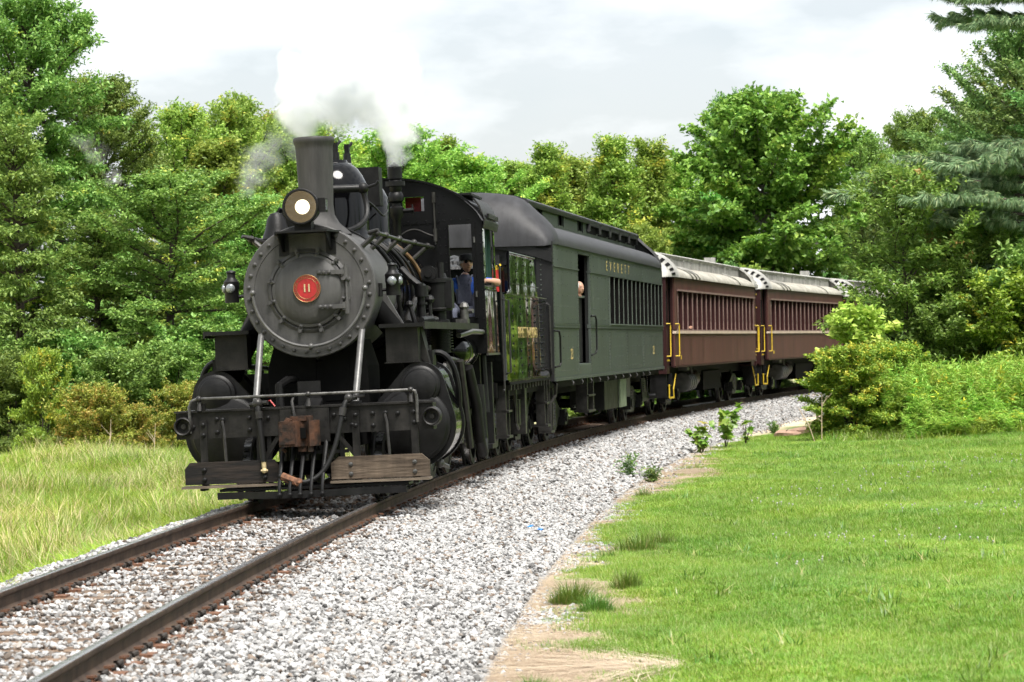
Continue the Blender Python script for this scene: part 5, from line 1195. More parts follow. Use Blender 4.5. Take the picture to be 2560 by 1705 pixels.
while s < 84:
    p = cpt(s); a = s / RC
    o = link_mesh('crosstie', TIES[ti % 4], None, p + Vector((0, 0, -0.004 * rng.random())), (0, 0, math.pi / 2 - a + rng.uniform(-0.012, 0.012)))
    # local x along the track (away from the camera), local -y towards the inside of the curve
    if s < 31.0: tag(o, 'weathered brown crosstie half buried in white ballast ahead of the locomotive', 'crosstie', 'crossties ahead of the locomotive')
    elif s < 47: tag(o, 'shaded crosstie under the locomotive and tender', 'crosstie', 'crossties under the locomotive and tender')
    else: tag(o, 'shaded crosstie under the passenger coaches', 'crosstie', 'crossties under the coaches')
    for sg in (1, -1):
        pl = link_mesh('tie_plate', PLATE, o, (0, sg * 0.7525, 0))
        for dx, dy in ((0.05, 0.078), (-0.05, -0.078), (-0.045, 0.078), (0.045, -0.078)):
            if s > 50 and dx < 0: continue
            link_mesh('spike', SPIKE, pl, (dx + rng.uniform(-0.008, 0.008), dy, rng.uniform(0, 0.012)), (0, 0, 0 if dy < 0 else math.pi))
        if s < 40:
            for dx in (0.14, -0.14):
                link_mesh('rail_anchor', ANCH, pl, (dx, -0.055, 0), (0, 0, math.pi))
    s += 0.545 + rng.uniform(-0.03, 0.03); ti += 1
# ================================================================== ground
def edge_lawn(s):
    """offset from the centre line where the mown grass begins"""
    return np.interp(s, [0, 15, 19, 23, 27, 31, 36, 41, 44, 50, 55, 60, 70, 140], [3.9, 3.9, 3.9, 3.75, 3.6, 3.45, 3.25, 3.3, 4.0, 4.1, 3.6, 3.4, 3.8, 5]) + 0.20 * np.sin(s * 1.1) + 0.16 * np.sin(s * 2.7 + 1) + 0.12 * np.sin(s * 6.1)

def ground_material():
    m = bpy.data.materials.new('ground_soil'); m.use_nodes = True
    N, L = m.node_tree.nodes, m.node_tree.links; bs = N['Principled BSDF']; bs.inputs['Roughness'].default_value = 0.95
    at = N.new('ShaderNodeAttribute'); at.attribute_name = 'grassy'
    tc = N.new('ShaderNodeTexCoord')
    n1 = N.new('ShaderNodeTexNoise'); n1.inputs['Scale'].default_value = 3.0; n1.inputs['Detail'].default_value = 8; L.new(tc.outputs['Object'], n1.inputs['Vector'])
    n2 = N.new('ShaderNodeTexNoise'); n2.inputs['Scale'].default_value = 22; n2.inputs['Detail'].default_value = 6; L.new(tc.outputs['Object'], n2.inputs['Vector'])
    dr = N.new('ShaderNodeValToRGB'); dr.color_ramp.elements[0].position = 0.3; dr.color_ramp.elements[0].color = (0.40, 0.30, 0.205, 1); dr.color_ramp.elements[1].position = 0.66; dr.color_ramp.elements[1].color = (0.72, 0.58, 0.43, 1)
    gr = N.new('ShaderNodeValToRGB'); gr.color_ramp.elements[0].position = 0.3; gr.color_ramp.elements[0].color = (0.075, 0.14, 0.018, 1); gr.color_ramp.elements[1].position = 0.7; gr.color_ramp.elements[1].color = (0.15, 0.25, 0.035, 1)
    L.new(n2.outputs['Fac'], dr.inputs['Fac']); L.new(n1.outputs['Fac'], gr.inputs['Fac'])
    mx = N.new('ShaderNodeMix'); mx.data_type = 'RGBA'
    L.new(at.outputs['Fac'], mx.inputs['Factor']); L.new(dr.outputs['Color'], mx.inputs['A']); L.new(gr.outputs['Color'], mx.inputs['B'])
    L.new(mx.outputs['Result'], bs.inputs['Base Color'])
    bp = N.new('ShaderNodeBump'); bp.inputs['Strength'].default_value = 0.8; bp.inputs['Distance'].default_value = 0.03
    L.new(n2.outputs['Fac'], bp.inputs['Height']); L.new(bp.outputs['Normal'], bs.inputs['Normal'])
    return m
def axis_pts(a, b, fine0, fine1, step):
    core = np.arange(fine0, fine1 + 1e-6, step)
    out_hi = fine1 + np.cumsum(np.geomspace(step, 60, 60)); out_hi = out_hi[out_hi < b]
    out_lo = fine0 - np.cumsum(np.geomspace(step, 60, 60)); out_lo = out_lo[out_lo > a][::-1]
    return np.concatenate([[a], out_lo, core, out_hi, [b]])
gx = axis_pts(-900, 360, -16, 18, 0.35); gy = axis_pts(-200, 2500, 8, 100, 0.35)
GX, GY = np.meshgrid(gx, gy)
GZ = ground_z(GX, GY)
# far wooded rise behind the trees
GZ = GZ + 16 * np.exp(-(((GX + 9) / 16) ** 2 + ((GY - 330) / 60) ** 2))
S_, D_ = sd_of(GX, GY)
nv = GX.size; ny_, nx_ = GX.shape
me = bpy.data.meshes.new('ground')
me.vertices.add(nv); me.vertices.foreach_set('co', np.stack([GX, GY, GZ], -1).astype(np.float32).ravel())
idx = np.arange(nv).reshape(ny_, nx_)
quads = np.stack([idx[:-1, :-1], idx[:-1, 1:], idx[1:, 1:], idx[1:, :-1]], -1).reshape(-1, 4)
me.loops.add(quads.size); me.loops.foreach_set('vertex_index', quads.ravel().astype(np.int32))
me.polygons.add(len(quads)); me.polygons.foreach_set('loop_start', (np.arange(len(quads)) * 4).astype(np.int32))
me.polygons.foreach_set('use_smooth', np.ones(len(quads), bool))
at = me.attributes.new('grassy', 'FLOAT', 'POINT')
gmask = np.clip((D_ - edge_lawn(S_)) / 0.5 + 0.5, 0, 1); gmask = np.where(D_ < -1.4, 0.55, gmask)
at.data.foreach_set('value', gmask.astype(np.float32).ravel())
me.update(calc_edges=True); me.validate()
me.materials.append(ground_material())
go = link_mesh('ground', me); tag(go, 'bare soil and turf ground under the lawn, verge and trees', 'ground', kind='structure')

# ballast bed
BEDP = [(-2.75, -1.0), (-1.55, -0.245), (-1.40, -0.205), (-1.2, -0.20), (0, -0.203), (1.2, -0.20), (1.45, -0.205), (2.0, -0.30), (3.0, -0.49), (3.35, -0.60)]
mat('ballast_grit', (0.24, 0.235, 0.23), 0.95, 0.0, 0.35, 26.0, col2=(0.42, 0.41, 0.40), bump=0.9, bscale=30)
b = MB(); n = 150
b.loft([[tuple(cpt(-4 + 144 * k / n, d, z)) for d, z in BEDP] for k in range(n + 1)])
o = b.build('ballast_bed', M['ballast_grit']); tag(o, 'crushed stone bed under the track', 'ballast', kind='structure')
def bed_z(d): return np.interp(d, [p[0] for p in BEDP], [p[1] for p in BEDP])

# ------------------------------------------------------------------ scatter by geometry nodes
def scatter_group():
    ng = bpy.data.node_groups.new('scatter', 'GeometryNodeTree')
    ng.interface.new_socket('Geometry', in_out='INPUT', socket_type='NodeSocketGeometry')
    ng.interface.new_socket('Pieces', in_out='INPUT', socket_type='NodeSocketCollection')
    ng.interface.new_socket('Geometry', in_out='OUTPUT', socket_type='NodeSocketGeometry')
    N, L = ng.nodes, ng.links
    gi = N.new('NodeGroupInput'); go_ = N.new('NodeGroupOutput')
    ci = N.new('GeometryNodeCollectionInfo'); ci.inputs['Separate Children'].default_value = True; ci.inputs['Reset Children'].default_value = True
    ip = N.new('GeometryNodeInstanceOnPoints'); ip.inputs['Pick Instance'].default_value = True
    def na(name, typ):
        a = N.new('GeometryNodeInputNamedAttribute'); a.data_type = typ; a.inputs['Name'].default_value = name; return a.outputs['Attribute']
    L.new(gi.outputs['Geometry'], ip.inputs['Points']); L.new(gi.outputs['Pieces'], ci.inputs['Collection']); L.new(ci.outputs['Instances'], ip.inputs['Instance'])
    L.new(na('pick', 'INT'), ip.inputs['Instance Index']); L.new(na('turn', 'FLOAT_VECTOR'), ip.inputs['Rotation']); L.new(na('size', 'FLOAT_VECTOR'), ip.inputs['Scale'])
    L.new(ip.outputs['Instances'], go_.inputs['Geometry'])
    return ng
SCAT = scatter_group()
def scatter(name, P, turn, size, pick, protos):
    col = bpy.data.collections.new(name + '_pieces')
    for m_ in protos:
        col.objects.link(bpy.data.objects.new(name + '_piece', m_))
    me = bpy.data.meshes.new(name); n = len(P)
    me.vertices.add(n); me.vertices.foreach_set('co', np.asarray(P, np.float32).ravel())
    size = np.asarray(size, float)
    if size.ndim == 1: size = np.repeat(size[:, None], 3, 1)
    for nm, ty, arr, key in (('turn', 'FLOAT_VECTOR', turn, 'vector'), ('size', 'FLOAT_VECTOR', size, 'vector'), ('pick', 'INT', pick, 'value')):
        a = me.attributes.new(nm, ty, 'POINT'); a.data.foreach_set(key, np.asarray(arr, np.int32 if ty == 'INT' else np.float32).ravel())
    o = link_mesh(name, me)
    md = o.modifiers.new('scatter', 'NODES'); md.node_group = SCAT
    for it in SCAT.interface.items_tree:
        if it.item_type == 'SOCKET' and it.in_out == 'INPUT' and it.name == 'Pieces': md[it.identifier] = col
    return o
def polar_pts(s, d, z):
    a = s / RC; r = RC - d
    return np.stack([CX - r * np.cos(a), VY + r * np.sin(a), z], -1)

# ------------------------------------------------------------------ gravel
def random_ramp_mat(name, stops, rough=0.85, bump=0.0, spec=0.3, tone=0.71):
    m = bpy.data.materials.new(name); m.use_nodes = True
    N, L = m.node_tree.nodes, m.node_tree.links; bs = N['Principled BSDF']; bs.inputs['Roughness'].default_value = rough; bs.inputs['Specular IOR Level'].default_value = spec
    oi = N.new('ShaderNodeObjectInfo'); rp = N.new('ShaderNodeValToRGB'); cr = rp.color_ramp
    while len(cr.elements) < len(stops): cr.elements.new(0.5)
    for e, (p, c) in zip(cr.elements, stops): e.position = p; e.color = (*[q * tone for q in c], 1)
    L.new(oi.outputs['Random'], rp.inputs['Fac'])
    nz = N.new('ShaderNodeTexNoise'); nz.inputs['Scale'].default_value = 30; tc = N.new('ShaderNodeTexCoord'); L.new(tc.outputs['Object'], nz.inputs['Vector'])
    hs = N.new('ShaderNodeMix'); hs.data_type = 'RGBA'; hs.blend_type = 'MULTIPLY'; hs.inputs['Factor'].default_value = 0.5
    L.new(rp.outputs['Color'], hs.inputs['A']); L.new(nz.outputs['Fac'], hs.inputs['B']); L.new(hs.outputs['Result'], bs.inputs['Base Color'])
    if bump:
        bp = N.new('ShaderNodeBump'); bp.inputs['Strength'].default_value = bump; bp.inputs['Distance'].default_value = 0.004
        L.new(nz.outputs['Fac'], bp.inputs['Height']); L.new(bp.outputs['Normal'], bs.inputs['Normal'])
    MATS[name] = m
    return m
stone_m = random_ramp_mat('ballast_stone', [(0.0, (0.07, 0.067, 0.065)), (0.08, (0.22, 0.215, 0.21)), (0.20, (0.44, 0.435, 0.43)), (0.50, (0.60, 0.595, 0.59)), (0.90, (0.78, 0.775, 0.765)), (0.955, (0.50, 0.42, 0.35)), (1.0, (0.22, 0.155, 0.115))])
rg = np.random.default_rng(11)
ROCKS = []
for k in range(10):
    bm = bmesh.new(); bmesh.ops.create_icosphere(bm, subdivisions=1, radius=0.5)
    q = rg.normal(size=(7, 3)); q /= np.linalg.norm(q, axis=1)[:, None]; cut = rg.uniform(0.26, 0.42, 7)
    for v in bm.verts:
        p = np.array(v.co)
        for nrm, c in zip(q, cut):
            dd = p @ nrm
            if dd > c: p = p - nrm * (dd - c)
        v.co = p * np.array([1.0, rg.uniform(0.98, 1.02), 0.72]) + rg.uniform(-0.02, 0.02, 3)
    me = bpy.data.meshes.new('stone'); bm.to_mesh(me); bm.free(); me.materials.append(stone_m); ROCKS.append(me)
rusty_m = random_ramp_mat('stained_stone', [(0, (0.10, 0.075, 0.058)), (0.5, (0.26, 0.215, 0.18)), (1, (0.42, 0.37, 0.325))])
for k in range(4):
    me = ROCKS[k].copy(); me.materials.clear(); me.materials.append(rusty_m); ROCKS.append(me)
def stones(n, s0, s1, d0, d1, sz0, sz1, dens=None):
    s = rg.uniform(s0, s1, n); d = rg.uniform(d0, d1, n); sz = rg.uniform(sz0, sz1, n) * rg.choice([0.75, 1.0, 1.0, 1.25], n)
    keep = (np.abs(np.abs(d) - 0.7525) > 0.085)
    return s[keep], d[keep], sz[keep]
sets = [stones(60000, 13.0, 41, 0.85, 3.6, 0.031, 0.058), stones(45000, 41, 88, 0.85, 3.6, 0.048, 0.080), stones(37000, 12.0, 34, -0.70, 0.70, 0.031, 0.058), stones(13000, 14, 36, -1.62, -0.82, 0.031, 0.058),
        stones(5000, 34, 60, -0.7, 0.7, 0.05, 0.075), stones(7000, 88, 112, 0.85, 3.4, 0.07, 0.12), stones(5200, 14, 60, 3.0, 3.9, 0.025, 0.055)]
s = np.concatenate([q[0] for q in sets]); d = np.concatenate([q[1] for q in sets]); sz = np.concatenate([q[2] for q in sets])
# thin the outer fringe; ties keep their tops mostly clear
fr_ = 3.0 + 0.16 * np.sin(s * 0.9) + 0.12 * np.sin(s * 2.3) + 0.07 * np.sin(s * 7.1)
keep = (d < fr_) | (rg.random(len(d)) < 0.5 * np.exp(-(d - fr_) / 0.16))
s, d, sz = s[keep], d[keep], sz[keep]
tie_s = np.array([math.atan2(o.location.y - VY, CX - o.location.x) * RC for o in bpy.data.objects if o.name.startswith('crosstie')])
near = np.abs(s[:, None] - tie_s[None, :]).min(1) if len(tie_s) else np.full(len(s), 9.)
ontie = (near < 0.10) & (np.abs(d) < 1.28)
keep = ~ontie | (rg.random(len(s)) < 0.22)
s, d, sz, ontie = s[keep], d[keep], sz[keep], ontie[keep]
z = bed_z(d) + sz * 0.20 + rg.uniform(-0.006, 0.020, len(s)) + np.where(ontie, 0.016, 0) + 0.014 * np.sin(s * 2.1) * np.sin(d * 3) - np.where((np.abs(d) < 0.68) & ~ontie, 0.014, 0)
z = np.where(d > 3.0, np.maximum(ground_z(*polar_pts(s, d, d * 0)[:, :2].T) + 0.012, -0.6), z)
P = polar_pts(s, d, z)
o = scatter('ballast_gravel', P, rg.uniform(-3.1, 3.1, (len(s), 3)) * np.array([0.30, 0.30, 1.0]), np.stack([sz * rg.uniform(0.9, 1.4, len(s)), sz, sz * rg.uniform(0.7, 1.1, len(s))], -1), np.where((rg.random(len(s)) < np.where(np.abs(d) < 1.1, 0.22, 0.03)), rg.integers(10, 14, len(s)), rg.integers(0, 10, len(s))), ROCKS)
tag(o, 'pale grey crushed stone gravel spread along the track', 'gravel', kind='stuff')

# ------------------------------------------------------------------ leaf and blade meshes
def tri_mesh(name, V, F, mat_, attr=None, smooth=False):
    me = bpy.data.meshes.new(name)
    V = np.asarray(V, np.float32); F = np.asarray(F, np.int32)
    me.vertices.add(len(V)); me.vertices.foreach_set('co', V.ravel())
    k = F.shape[1]
    me.loops.add(F.size); me.loops.foreach_set('vertex_index', F.ravel())
    me.polygons.add(len(F)); me.polygons.foreach_set('loop_start', (np.arange(len(F)) * k).astype(np.int32))
    if smooth: me.polygons.foreach_set('use_smooth', np.ones(len(F), bool))
    if attr is not None:
        for nm, arr in attr.items():
            a = me.attributes.new(nm, 'FLOAT', 'POINT'); a.data.foreach_set('value', np.asarray(arr, np.float32))
    me.update(calc_edges=True)
    me.materials.append(mat_)
    return me
def nrmz(a): return a / np.maximum(np.linalg.norm(a, axis=-1, keepdims=True), 1e-9)

def leaf_mat(name, dark, light, tip, trans=0.30, gloss=0.06, obj_var=0.25, patch=0.0):
    m = bpy.data.materials.new(name); m.use_nodes = True
    N, L = m.node_tree.nodes, m.node_tree.links; N.clear()
    out = N.new('ShaderNodeOutputMaterial')
    ge = N.new('ShaderNodeNewGeometry'); at = N.new('ShaderNodeAttribute'); at.attribute_name = 'tip'
    oi = N.new('ShaderNodeObjectInfo')
    rp = N.new('ShaderNodeMix'); rp.data_type = 'RGBA'; rp.inputs['A'].default_value = (*dark, 1); rp.inputs['B'].default_value = (*light, 1)
    L.new(ge.outputs['Random Per Island'], rp.inputs['Factor'])
    mx = N.new('ShaderNodeMix'); mx.data_type = 'RGBA'; mx.inputs['B'].default_value = (*tip, 1)
    L.new(at.outputs['Fac'], mx.inputs['Factor']); L.new(rp.outputs['Result'], mx.inputs['A'])
    hv = N.new('ShaderNodeHueSaturation')
    mr = N.new('ShaderNodeMapRange'); mr.inputs['To Min'].default_value = 0.5 - 0.025; mr.inputs['To Max'].default_value = 0.5 + 0.02
    mv = N.new('ShaderNodeMapRange'); mv.inputs['To Min'].default_value = 1 - obj_var; mv.inputs['To Max'].default_value = 1 + obj_var
    L.new(oi.outputs['Random'], mr.inputs['Value']); L.new(oi.outputs['Random'], mv.inputs['Value'])
    L.new(mr.outputs['Result'], hv.inputs['Hue']); L.new(mv.outputs['Result'], hv.inputs['Value']); L.new(mx.outputs['Result'], hv.inputs['Color'])
    if patch:
        pn = N.new('ShaderNodeTexNoise'); pn.inputs['Scale'].default_value = patch; pn.inputs['Detail'].default_value = 3; L.new(oi.outputs['Location'], pn.inputs['Vector'])
        pr = N.new('ShaderNodeValToRGB'); pr.color_ramp.elements[0].position = 0.36; pr.color_ramp.elements[0].color = (0.78, 0.86, 0.90, 1); pr.color_ramp.elements[1].position = 0.66; pr.color_ramp.elements[1].color = (1.16, 1.08, 1.05, 1)
        L.new(pn.outputs['Fac'], pr.inputs['Fac']); pm_ = N.new('ShaderNodeMix'); pm_.data_type = 'RGBA'; pm_.blend_type = 'MULTIPLY'; pm_.inputs['Factor'].default_value = 1.0
        L.new(mx.outputs['Result'], pm_.inputs['A']); L.new(pr.outputs['Color'], pm_.inputs['B']); L.new(pm_.outputs['Result'], hv.inputs['Color'])
    df = N.new('ShaderNodeBsdfDiffuse'); tr = N.new('ShaderNodeBsdfTranslucent'); gl = N.new('ShaderNodeBsdfGlossy'); gl.inputs['Roughness'].default_value = 0.5
    L.new(hv.outputs['Color'], df.inputs['Color']); L.new(hv.outputs['Color'], tr.inputs['Color'])
    m1 = N.new('ShaderNodeMixShader'); m1.inputs['Fac'].default_value = trans
    m2 = N.new('ShaderNodeMixShader'); m2.inputs['Fac'].default_value = gloss
    L.new(df.outputs['BSDF'], m1.inputs[1]); L.new(tr.outputs['BSDF'], m1.inputs[2]); L.new(m1.outputs['Shader'], m2.inputs[1]); L.new(gl.outputs['BSDF'], m2.inputs[2])
    L.new(m2.outputs['Shader'], out.inputs['Surface'])
    MATS[name] = m
    return m

def blades(n, radius, h0, h1, w, lean, seg=2, rng=None, tipfrac=0.0, power=0.5, dome_=0.0):
    """grass blades as tapering ribbons"""
    rng = rng or np.random.default_rng(1)
    r = radius * rng.random(n) ** power; a = rng.uniform(0, 2 * np.pi, n)
    base = np.stack([r * np.cos(a), r * np.sin(a), np.full(n, -0.02)], -1)
    h = rng.uniform(h0, h1, n) * (1 - dome_ * (r / radius) ** 2); yaw = a + rng.normal(0, 1.0, n); ln = np.abs(rng.normal(lean, lean * 0.5, n))
    dirh = np.stack([np.cos(yaw), np.sin(yaw), 0 * yaw], -1); side = np.stack([-np.sin(yaw), np.cos(yaw), 0 * yaw], -1)
    V = []; F = []; tip = (rng.random(n) < tipfrac).astype(float)
    cols = []
    for k in range(seg + 1):
        t = k / seg
        c = base + dirh * (ln * h * t ** 1.8)[:, None] + np.array([0, 0, 1.0]) * (h * (t - 0.18 * ln * t * t))[:, None]
        wd = w * (1 - t) ** 0.7 * 0.5
        if k < seg: V += [c - side * wd, c + side * wd]
        else: V += [c]
    m = 2 * seg + 1
    A = np.stack(V, 1)                       # n, m, 3
    off = (np.arange(n) * m)[:, None]
    for k in range(seg - 1):
        F += [off + np.array([[2 * k, 2 * k + 1, 2 * k + 3]]), off + np.array([[2 * k, 2 * k + 3, 2 * k + 2]])]
    k = seg - 1
    F += [off + np.array([[2 * k, 2 * k + 1, 2 * k + 2]])]
    return A.reshape(-1, 3), np.concatenate(F), np.repeat(tip, m)

lawn_m = leaf_mat('lawn_blade', (0.120, 0.250, 0.022), (0.250, 0.410, 0.048), (0.38, 0.42, 0.14), 0.35, 0.03, 0.10, 0.55)
tall_m = leaf_mat('tall_grass_blade', (0.13, 0.24, 0.024), (0.36, 0.46, 0.060), (0.66, 0.56, 0.31), 0.38, 0.03, 0.25, 0.45)
tuft_m = leaf_mat('tuft_blade', (0.070, 0.165, 0.014), (0.14, 0.26, 0.03), (0.32, 0.32, 0.10), 0.35, 0.05, 0.1)
LAWN = [tri_mesh('lawn_tuft', *blades(46, 0.13, 0.030, 0.078, 0.0058, 0.55, 2, np.random.default_rng(20 + k), 0.05 + 0.04 * (k % 2))[:2], lawn_m) for k in range(5)]
for k in range(5):
    V, F, t = blades(46, 0.13, 0.030, 0.078, 0.0058, 0.55, 2, np.random.default_rng(20 + k), 0.06 + 0.08 * (k % 2))
    a = LAWN[k].attributes.new('tip', 'FLOAT', 'POINT'); a.data.foreach_set('value', t.astype(np.float32))
def lawn_points(n, s0, s1, dmax):
    s = rg.uniform(s0, s1, n); d = rg.uniform(3.2, dmax, n); return s, d
parts_ = []
for (n, s0, s1, dm) in ((30000, 13, 30, 8.2), (34000, 30, 46, 11.5), (26000, 46, 66, 14.5)):
    s, d = lawn_points(n, s0, s1, dm); parts_.append((s, d, np.full(n, 1.0 if s0 < 30 else (1.15 if s0 < 46 else 1.35))))
s = np.concatenate([q[0] for q in parts_]); d = np.concatenate([q[1] for q in parts_]); sc_ = np.concatenate([q[2] for q in parts_])
e = edge_lawn(s); u = d - e + rg.normal(0, 0.16, len(s)) + 0.14 * np.sin(s * 5.3) * np.sin(d * 4.1)
patch = np.sin(s * 3.1 + 2 * np.sin(d * 2.2)) * np.sin(d * 3.7 + s)
keep = (u > 0) | ((u > -0.95) & (patch > 0.42) & (rg.random(len(s)) < 0.30))
s, d, sc_ = s[keep], d[keep], sc_[keep]
pts = polar_pts(s, d, d * 0)
vis = (pts[:, 0] < 0.19 * pts[:, 1] + 0.8) & (pts[:, 0] > -2)
s, d, sc_, pts = s[vis], d[vis], sc_[vis], pts[vis]
pts[:, 2] = ground_z(pts[:, 0], pts[:, 1])
hump = 0.85 + 0.35 * np.sin(pts[:, 0] * 0.9 + pts[:, 1] * 0.35) * np.sin(pts[:, 1] * 0.6) + rg.normal(0, 0.12, len(s))
n = len(s)
o = scatter('lawn_grass', pts, np.stack([rg.normal(0, 0.1, n), rg.normal(0, 0.1, n), rg.uniform(0, 6.28, n)], -1), np.stack([sc_, sc_, sc_ * np.clip(hump, 0.5, 1.6)], -1), rg.integers(0, 5, n), LAWN)
tag(o, 'short bright green mown grass on the right of the track', 'lawn', kind='stuff')
# taller weeds and coarse clumps in the lawn
n = 900; s = rg.uniform(14, 58, n); d = rg.uniform(3.9, 13, n); k_ = (d > edge_lawn(s) + 0.1) & (np.sin(s * 1.3 + 1.0) * np.sin(d * 1.7) > 0.0); s, d = s[k_], d[k_]
pts = polar_pts(s, d, d * 0); k_ = pts[:, 0] < 0.19 * pts[:, 1] + 0.5; pts = pts[k_]; n = len(pts); pts[:, 2] = ground_z(pts[:, 0], pts[:, 1])
WEED = [tri_mesh('lawn_weed', V, F, tuft_m, {'tip': t}) for V, F, t in [blades(26, 0.12, 0.06, 0.15, 0.014, 0.9, 3, np.random.default_rng(140 + k), 0.05) for k in range(3)]]
o = scatter('lawn_weeds', pts, np.stack([rg.normal(0, .1, n), rg.normal(0, .1, n), rg.uniform(0, 6, n)], -1), rg.uniform(0.7, 1.3, n), rg.integers(0, 3, n), WEED)
tag(o, 'coarse darker green clumps and weeds in the lawn', 'weeds', kind='stuff')
# clover heads
cm = random_ramp_mat('clover_white', [(0, (0.60, 0.62, 0.52)), (1, (0.78, 0.78, 0.70))])
b = MB(); b.sphere((0, 0, 0.065), 0.0105, 6); b.cyl((0, 0, 0), (0, 0, 0.055), 0.0022, n=4); CLV = b.mesh('clover_head', cm)
s = rg.uniform(27, 48, 1500); d = rg.uniform(5.0, 12, 1500); k_ = (np.sin(s * 0.9) * np.sin(d * 1.3 + s * 0.4) > 0.1) & (rg.random(1500) < 0.55); s, d = s[k_], d[k_]
pts = polar_pts(s, d, d * 0); pts[:, 2] = ground_z(pts[:, 0], pts[:, 1]); n = len(s)
o = scatter('clover_flowers', pts, np.stack([rg.normal(0, .2, n), rg.normal(0, .2, n), rg.uniform(0, 6, n)], -1), rg.uniform(0.8, 1.2, n), np.zeros(n), [CLV])
tag(o, 'tiny white clover heads dotted over the lawn', 'clover', kind='stuff')
# straw litter on the bare strip
straw_m = random_ramp_mat('straw', [(0, (0.34, 0.23, 0.15)), (0.5, (0.62, 0.48, 0.34)), (1, (0.80, 0.68, 0.50))], tone=1.0)
STR = []
for k in range(4):
    V, F, t = blades(30, 0.20, 0.10, 0.30, 0.009, 3.2, 2, np.random.default_rng(60 + k)); V[:, 2] = np.clip(V[:, 2] * 0.10, 0.0, 0.03) + 0.004; STR.append(tri_mesh('straw_bunch', V, F, straw_m))
n = 5200; s = rg.uniform(13, 60, n); d = edge_lawn(s) - rg.uniform(-0.1, 1.3, n); k_ = (d > 2.95); s, d = s[k_], d[k_]; n = len(s)
pts = polar_pts(s, d, d * 0); pts[:, 2] = ground_z(pts[:, 0], pts[:, 1])
o = scatter('straw_litter', pts, np.stack([0 * s, 0 * s, rg.uniform(0, 6, n)], -1), rg.uniform(0.7, 1.3, n), rg.integers(0, 4, n), STR)
tag(o, 'dry straw scattered on the bare strip between ballast and lawn', 'straw', kind='stuff')
# tall grass on the far side of the track
TALL = []
for k in range(6):
    h = [(0.14, 0.30), (0.24, 0.48), (0.26, 0.55), (0.26, 0.65), (0.26, 0.70), (0.32, 0.85)][k]
    V, F, t = blades(22, 0.16, h[0], h[1], 0.016, 0.50, 3, np.random.default_rng(80 + k), [0.0, 0.04, 0.10, 0.26, 0.45, 0.65][k]); TALL.append(tri_mesh('tall_grass_clump', V, F, tall_m, {'tip': t}))
n = 52000; s = 14 + 66 * rg.random(n) ** 1.3; d = -rg.uniform(1.45, 13.5, n)
pts = polar_pts(s, d, d * 0); k_ = (pts[:, 0] > -0.19 * pts[:, 1] - 0.6) & (pts[:, 1] < 76)
s, d, pts = s[k_], d[k_], pts[k_]; n = len(s)
pts[:, 2] = ground_z(pts[:, 0], pts[:, 1]) - 0.02
hgt = np.clip((-d - 1.35) / 1.3, 0.30, 1.0) * (0.85 + 0.3 * np.sin(s * 0.8) * np.sin(d * 1.3))
pk = np.clip((rg.normal(0, 1.1, n) + 2.7 + 1.8 * np.sin(s * 0.55 + d * 0.3) * np.sin(d * 0.9 + 1)), 0, 5).astype(int)
pk = np.where(-d < 1.9, np.minimum(pk, 1), pk)
o = scatter('tall_grass', pts, np.stack([rg.normal(0, 0.12, n), rg.normal(0, 0.12, n), rg.uniform(0, 6.28, n)], -1), np.stack([np.ones(n), np.ones(n), hgt], -1), pk, TALL)
tag(o, 'tall yellow-green and straw coloured grass left of the track', 'tall grass', kind='stuff')
# ================================================================== trees
oak_m = leaf_mat('oak_leaf', (0.088, 0.195, 0.038), (0.280, 0.430, 0.092), (0.54, 0.58, 0.090), 0.32, 0.03)
lime_m = leaf_mat('light_leaf', (0.140, 0.265, 0.042), (0.390, 0.540, 0.100), (0.64, 0.62, 0.10), 0.36, 0.03)
syc_m = leaf_mat('sycamore_leaf', (0.075, 0.230, 0.034), (0.240, 0.450, 0.070), (0.40, 0.58, 0.10), 0.32, 0.03, 0.08)
ash_m = leaf_mat('ash_leaf', (0.095, 0.235, 0.042), (0.270, 0.450, 0.085), (0.60, 0.40, 0.13), 0.32, 0.03, 0.1)
dark_m = leaf_mat('dark_leaf', (0.072, 0.175, 0.045), (0.230, 0.380, 0.100), (0.40, 0.48, 0.11), 0.25, 0.03)
bush_m = leaf_mat('bush_leaf', (0.110, 0.260, 0.028), (0.330, 0.500, 0.065), (0.62, 0.58, 0.060), 0.30, 0.03, 0.08)
rust_m = leaf_mat('rust_bush_leaf', (0.150, 0.210, 0.030), (0.370, 0.400, 0.065), (0.50, 0.34, 0.08), 0.30, 0.03, 0.08)
vine_m = leaf_mat('vine_leaf', (0.220, 0.400, 0.050), (0.480, 0.640, 0.120), (0.62, 0.70, 0.16), 0.35, 0.03, 0.06)
needle_m = leaf_mat('pine_needle', (0.160, 0.300, 0.145), (0.360, 0.500, 0.270), (0.46, 0.56, 0.29), 0.15, 0.03, 0.08)
gold_m = leaf_mat('goldenrod_leaf', (0.190, 0.380, 0.050), (0.430, 0.600, 0.100), (0.80, 0.68, 0.06), 0.34, 0.03, 0.2)

def leaf_arrays(P, D, U, Ln, W, fold=0.25):
    D = nrmz(D); S = nrmz(np.cross(D, U)); U2 = np.cross(S, D)
    Ln = Ln[:, None]; W = W[:, None]
    base = P; tip = P + D * Ln; mid = P + D * Ln * 0.45 + U2 * W * fold
    V = np.stack([base, mid - S * W * 0.5, tip - U2 * Ln * 0.12, mid + S * W * 0.5], 1).reshape(-1, 3)
    n = len(P); o = (np.arange(n) * 4)[:, None]
    F = np.concatenate([o + np.array([[0, 2, 1]]), o + np.array([[0, 3, 2]])])
    return V, F

